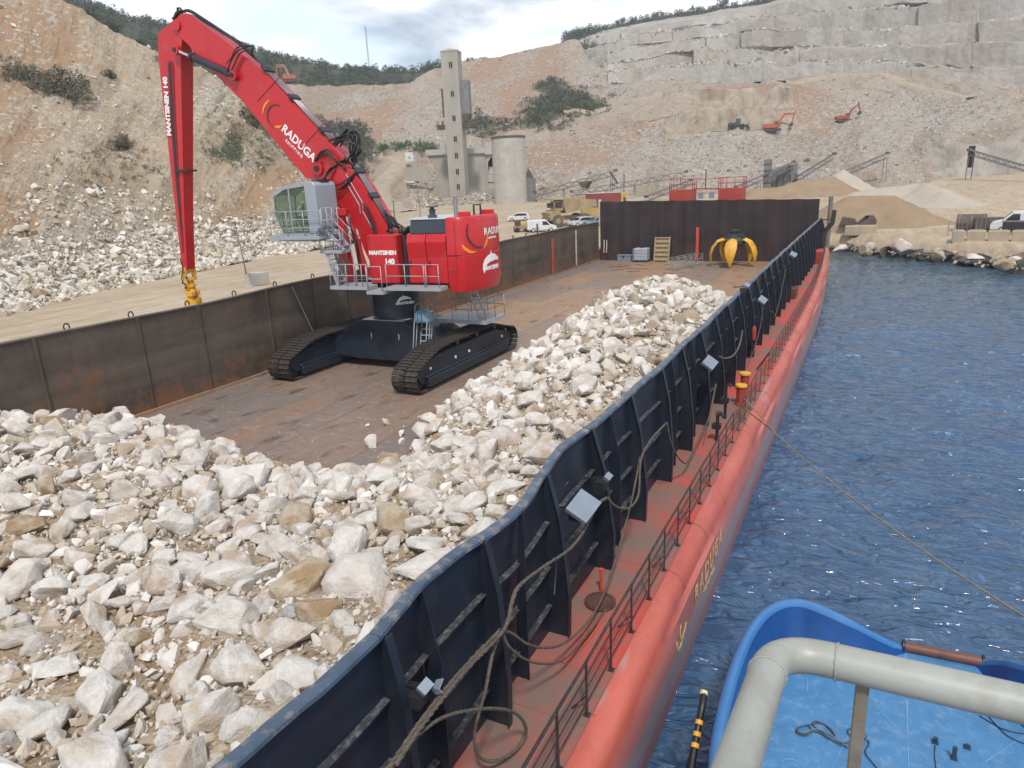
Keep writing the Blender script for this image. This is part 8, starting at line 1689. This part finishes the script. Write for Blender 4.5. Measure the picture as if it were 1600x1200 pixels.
# fender pole with yellow bands outboard of the bulwark
fd = thing('boat_fender', 'black rubber fender pole with yellow bands hanging between tug and barge', 'fender', onZ(1090, 1140, 1.4)); FP = [onZ(u, v, z) for u, v, z in ((1100, 1082, 1.9), (1097, 1105, 1.8), (1090, 1140, 1.55), (1082, 1190, 1.3), (1074, 1240, 1.1))]
MB().tube(smooth_path(FP, 4), .055, 10).build('fender_body', M_hose, fd, smooth=True)
for t__ in (.01, .45, .62, .78):
    q = FP[0].lerp(FP[3], t__); d = (FP[3]-FP[0]).normalized(); MB().cyl(q-d*.035, q+d*.035, .064, 12).build('yellow_band', M_yel if t__ > .02 else paint('cream_tape', (.6, .52, .25), .6), fd, smooth=40)
MB().tube(smooth_path([onZ(1092, 1110, 1.6), onZ(1086, 1150, 1.3), onZ(1070, 1215, 1.0)], 5), .022, 6).build('second_pole', M_hose, fd, smooth=True)
c = onZ(1113, 1116, 1.96); MB().tube([c, c+Vector((.04, .03, .05)), c+Vector((.06, 0, 0))], .012, 5).build('hook', M_tugi, tug)
# rope coil on the tug deck
zc_ = ZK+.02
CR = [(1345, 1147), (1325, 1160), (1305, 1158), (1285, 1145), (1270, 1132), (1276, 1127), (1295, 1136), (1305, 1150), (1298, 1140), (1283, 1130), (1262, 1133), (1247, 1137), (1244, 1145), (1258, 1149), (1268, 1142), (1262, 1134), (1250, 1136), (1246, 1143), (1260, 1147), (1275, 1143), (1298, 1155), (1322, 1166), (1340, 1158), (1350, 1147), (1340, 1138), (1325, 1140), (1330, 1150), (1352, 1155), (1358, 1162), (1352, 1175), (1362, 1190), (1375, 1205)]
o = laid_rope('rope_coil', [onZ(u, v, zc_+.008*(k % 3)) for k, (u, v) in enumerate(CR)], .011, paint('dark_rope', (.05, .06, .075), .8), 1, n=5); tag(o, 'dark untidy rope coil lying on the blue tug deck', 'rope')
o = laid_rope('rope_coil', [onZ(u, v, zc_+.03) for u, v in ((1256, 1146), (1276, 1139), (1300, 1149), (1330, 1170), (1345, 1166), (1355, 1150), (1342, 1141))], .010, paint('grey_rope', (.14, .16, .17), .8), 1, n=5); tag(o, 'grey rope end lying over the dark rope coil', 'rope')
for k, P_ in enumerate((((1545, 1120), (1575, 1150), (1610, 1165)), ((1530, 1118), (1570, 1140), (1612, 1148)))):
    o = laid_rope('deck_line', [onZ(u, v, ZK+.02) for u, v in P_], .008, M_hose, 1); tag(o, ['thin dark line on the tug deck at the right edge, lower one', 'thin dark line on the tug deck at the right edge, upper one'][k], 'rope')
# handrail of the deck the photograph was taken from
hr = thing('handrail', 'thick pale grey pipe handrail with a bend in the foreground', 'handrail', camd(1225, 1020, .85)-Vector((0, 0, .9)))
m, nt, p, co = newmat('grimy_pale_grey_rail_paint'); n = noise(nt, co, 14, 7, .65); n2 = noise(nt, co, 45, 8, .75); n3 = noise(nt, co, 5, 4, .5)
c = ramp(nt, n3, [(.3, (.27, .285, .255)), (.7, (.345, .36, .33))]); c = mixc(nt, ramp(nt, n, [(.48, (0, 0, 0)), (.70, (.75, .75, .75))]), c, (.23, .21, .165)); c = mixc(nt, ramp(nt, n2, [(.62, (0, 0, 0)), (.72, (.5, .5, .5))]), c, (.18, .15, .12))
setc(nt, p, c); p.inputs['Roughness'].default_value = .42; nt.links.new(bump(nt, n2, .25, .001, bump(nt, n, .2, .002)), p.inputs['Normal']); M_hr = m
C0 = camd(1212, 1012, .86); dl_ = (camd(1135, 1245, .62)-C0).normalized(); dr_ = (camd(1610, 1103, .735)-C0).normalized(); rb = .058; RP = .0205
path = [C0+dl_*.60, C0+dl_*.25]; 
for k in range(9): t = k/8; path.append((C0+dl_*rb)*(1-t)**2+C0*2*t*(1-t)+(C0+dr_*rb)*t*t)
path += [C0+dr_*.25, C0+dr_*.5, C0+dr_*.95]
MB().tube(path, RP, 40).build('top_pipe', M_hr, hr, smooth=True)
for q, d in ((C0+dl_*(rb+.006), dl_), (C0+dr_*(rb+.010), dr_)):
    # weld bead round the pipe
    a = d.cross(Vector((0, 0, 1))).normalized(); b = d.cross(a); R_ = RP+.0006; ring = [q+(a*math.cos(t)+b*math.sin(t))*R_+d*.0005*math.sin(t*13)+Vector((0,0,0)) for t in np.linspace(0, 2*math.pi, 70)]; MB().tube(ring, .0011, 6).build('weld_bead', M_hr, hr, smooth=True)
# post under the rail
pt = camd(1349, 1062, .80); tt_ = (pt-C0).dot(dr_); q = C0+dr_*tt_; MB().bx(-.011, .011, -.006, .006, -.98, -.018).build('tmp', M_hr) if False else None
mb = MB(); mb.box(q-Vector((0, 0, .50)), (.015, .012, .96), Matrix.Rotation(math.atan2(dr_.y, dr_.x), 3, 'Z')); mb.build('rail_post', paint('stained_post_paint', (.20, .185, .15), .5, var=.3, scale=20, dirt=(.2, .15, .1), dirt_amt=.6), hr, bevel=.002)
mb = MB(); mb.tube([C0+dl_*.55-Vector((0, 0, .02)), C0+dl_*.55-Vector((0, 0, .98))], .016, 12); mb.build('rail_post', M_hr, hr, smooth=True)
# HAZE
HAZE = 0.00038
if HAZE:
    m = bpy.data.materials.new('air_haze'); m.use_nodes = True; nt = m.node_tree; nt.nodes.clear(); o_ = nt.nodes.new('ShaderNodeOutputMaterial'); v = nt.nodes.new('ShaderNodeVolumePrincipled'); v.inputs['Density'].default_value = HAZE; v.inputs['Color'].default_value = (.82, .89, .97, 1); v.inputs['Anisotropy'].default_value = .2; nt.links.new(v.outputs[0], o_.inputs['Volume'])
    o = MB().bx(-720, 720, -100, 720, -3.5, 190).build('haze', m); o['kind'] = 'stuff'; o['label'] = 'thin pale haze in the air'
SC.cycles.volume_bounces = 0
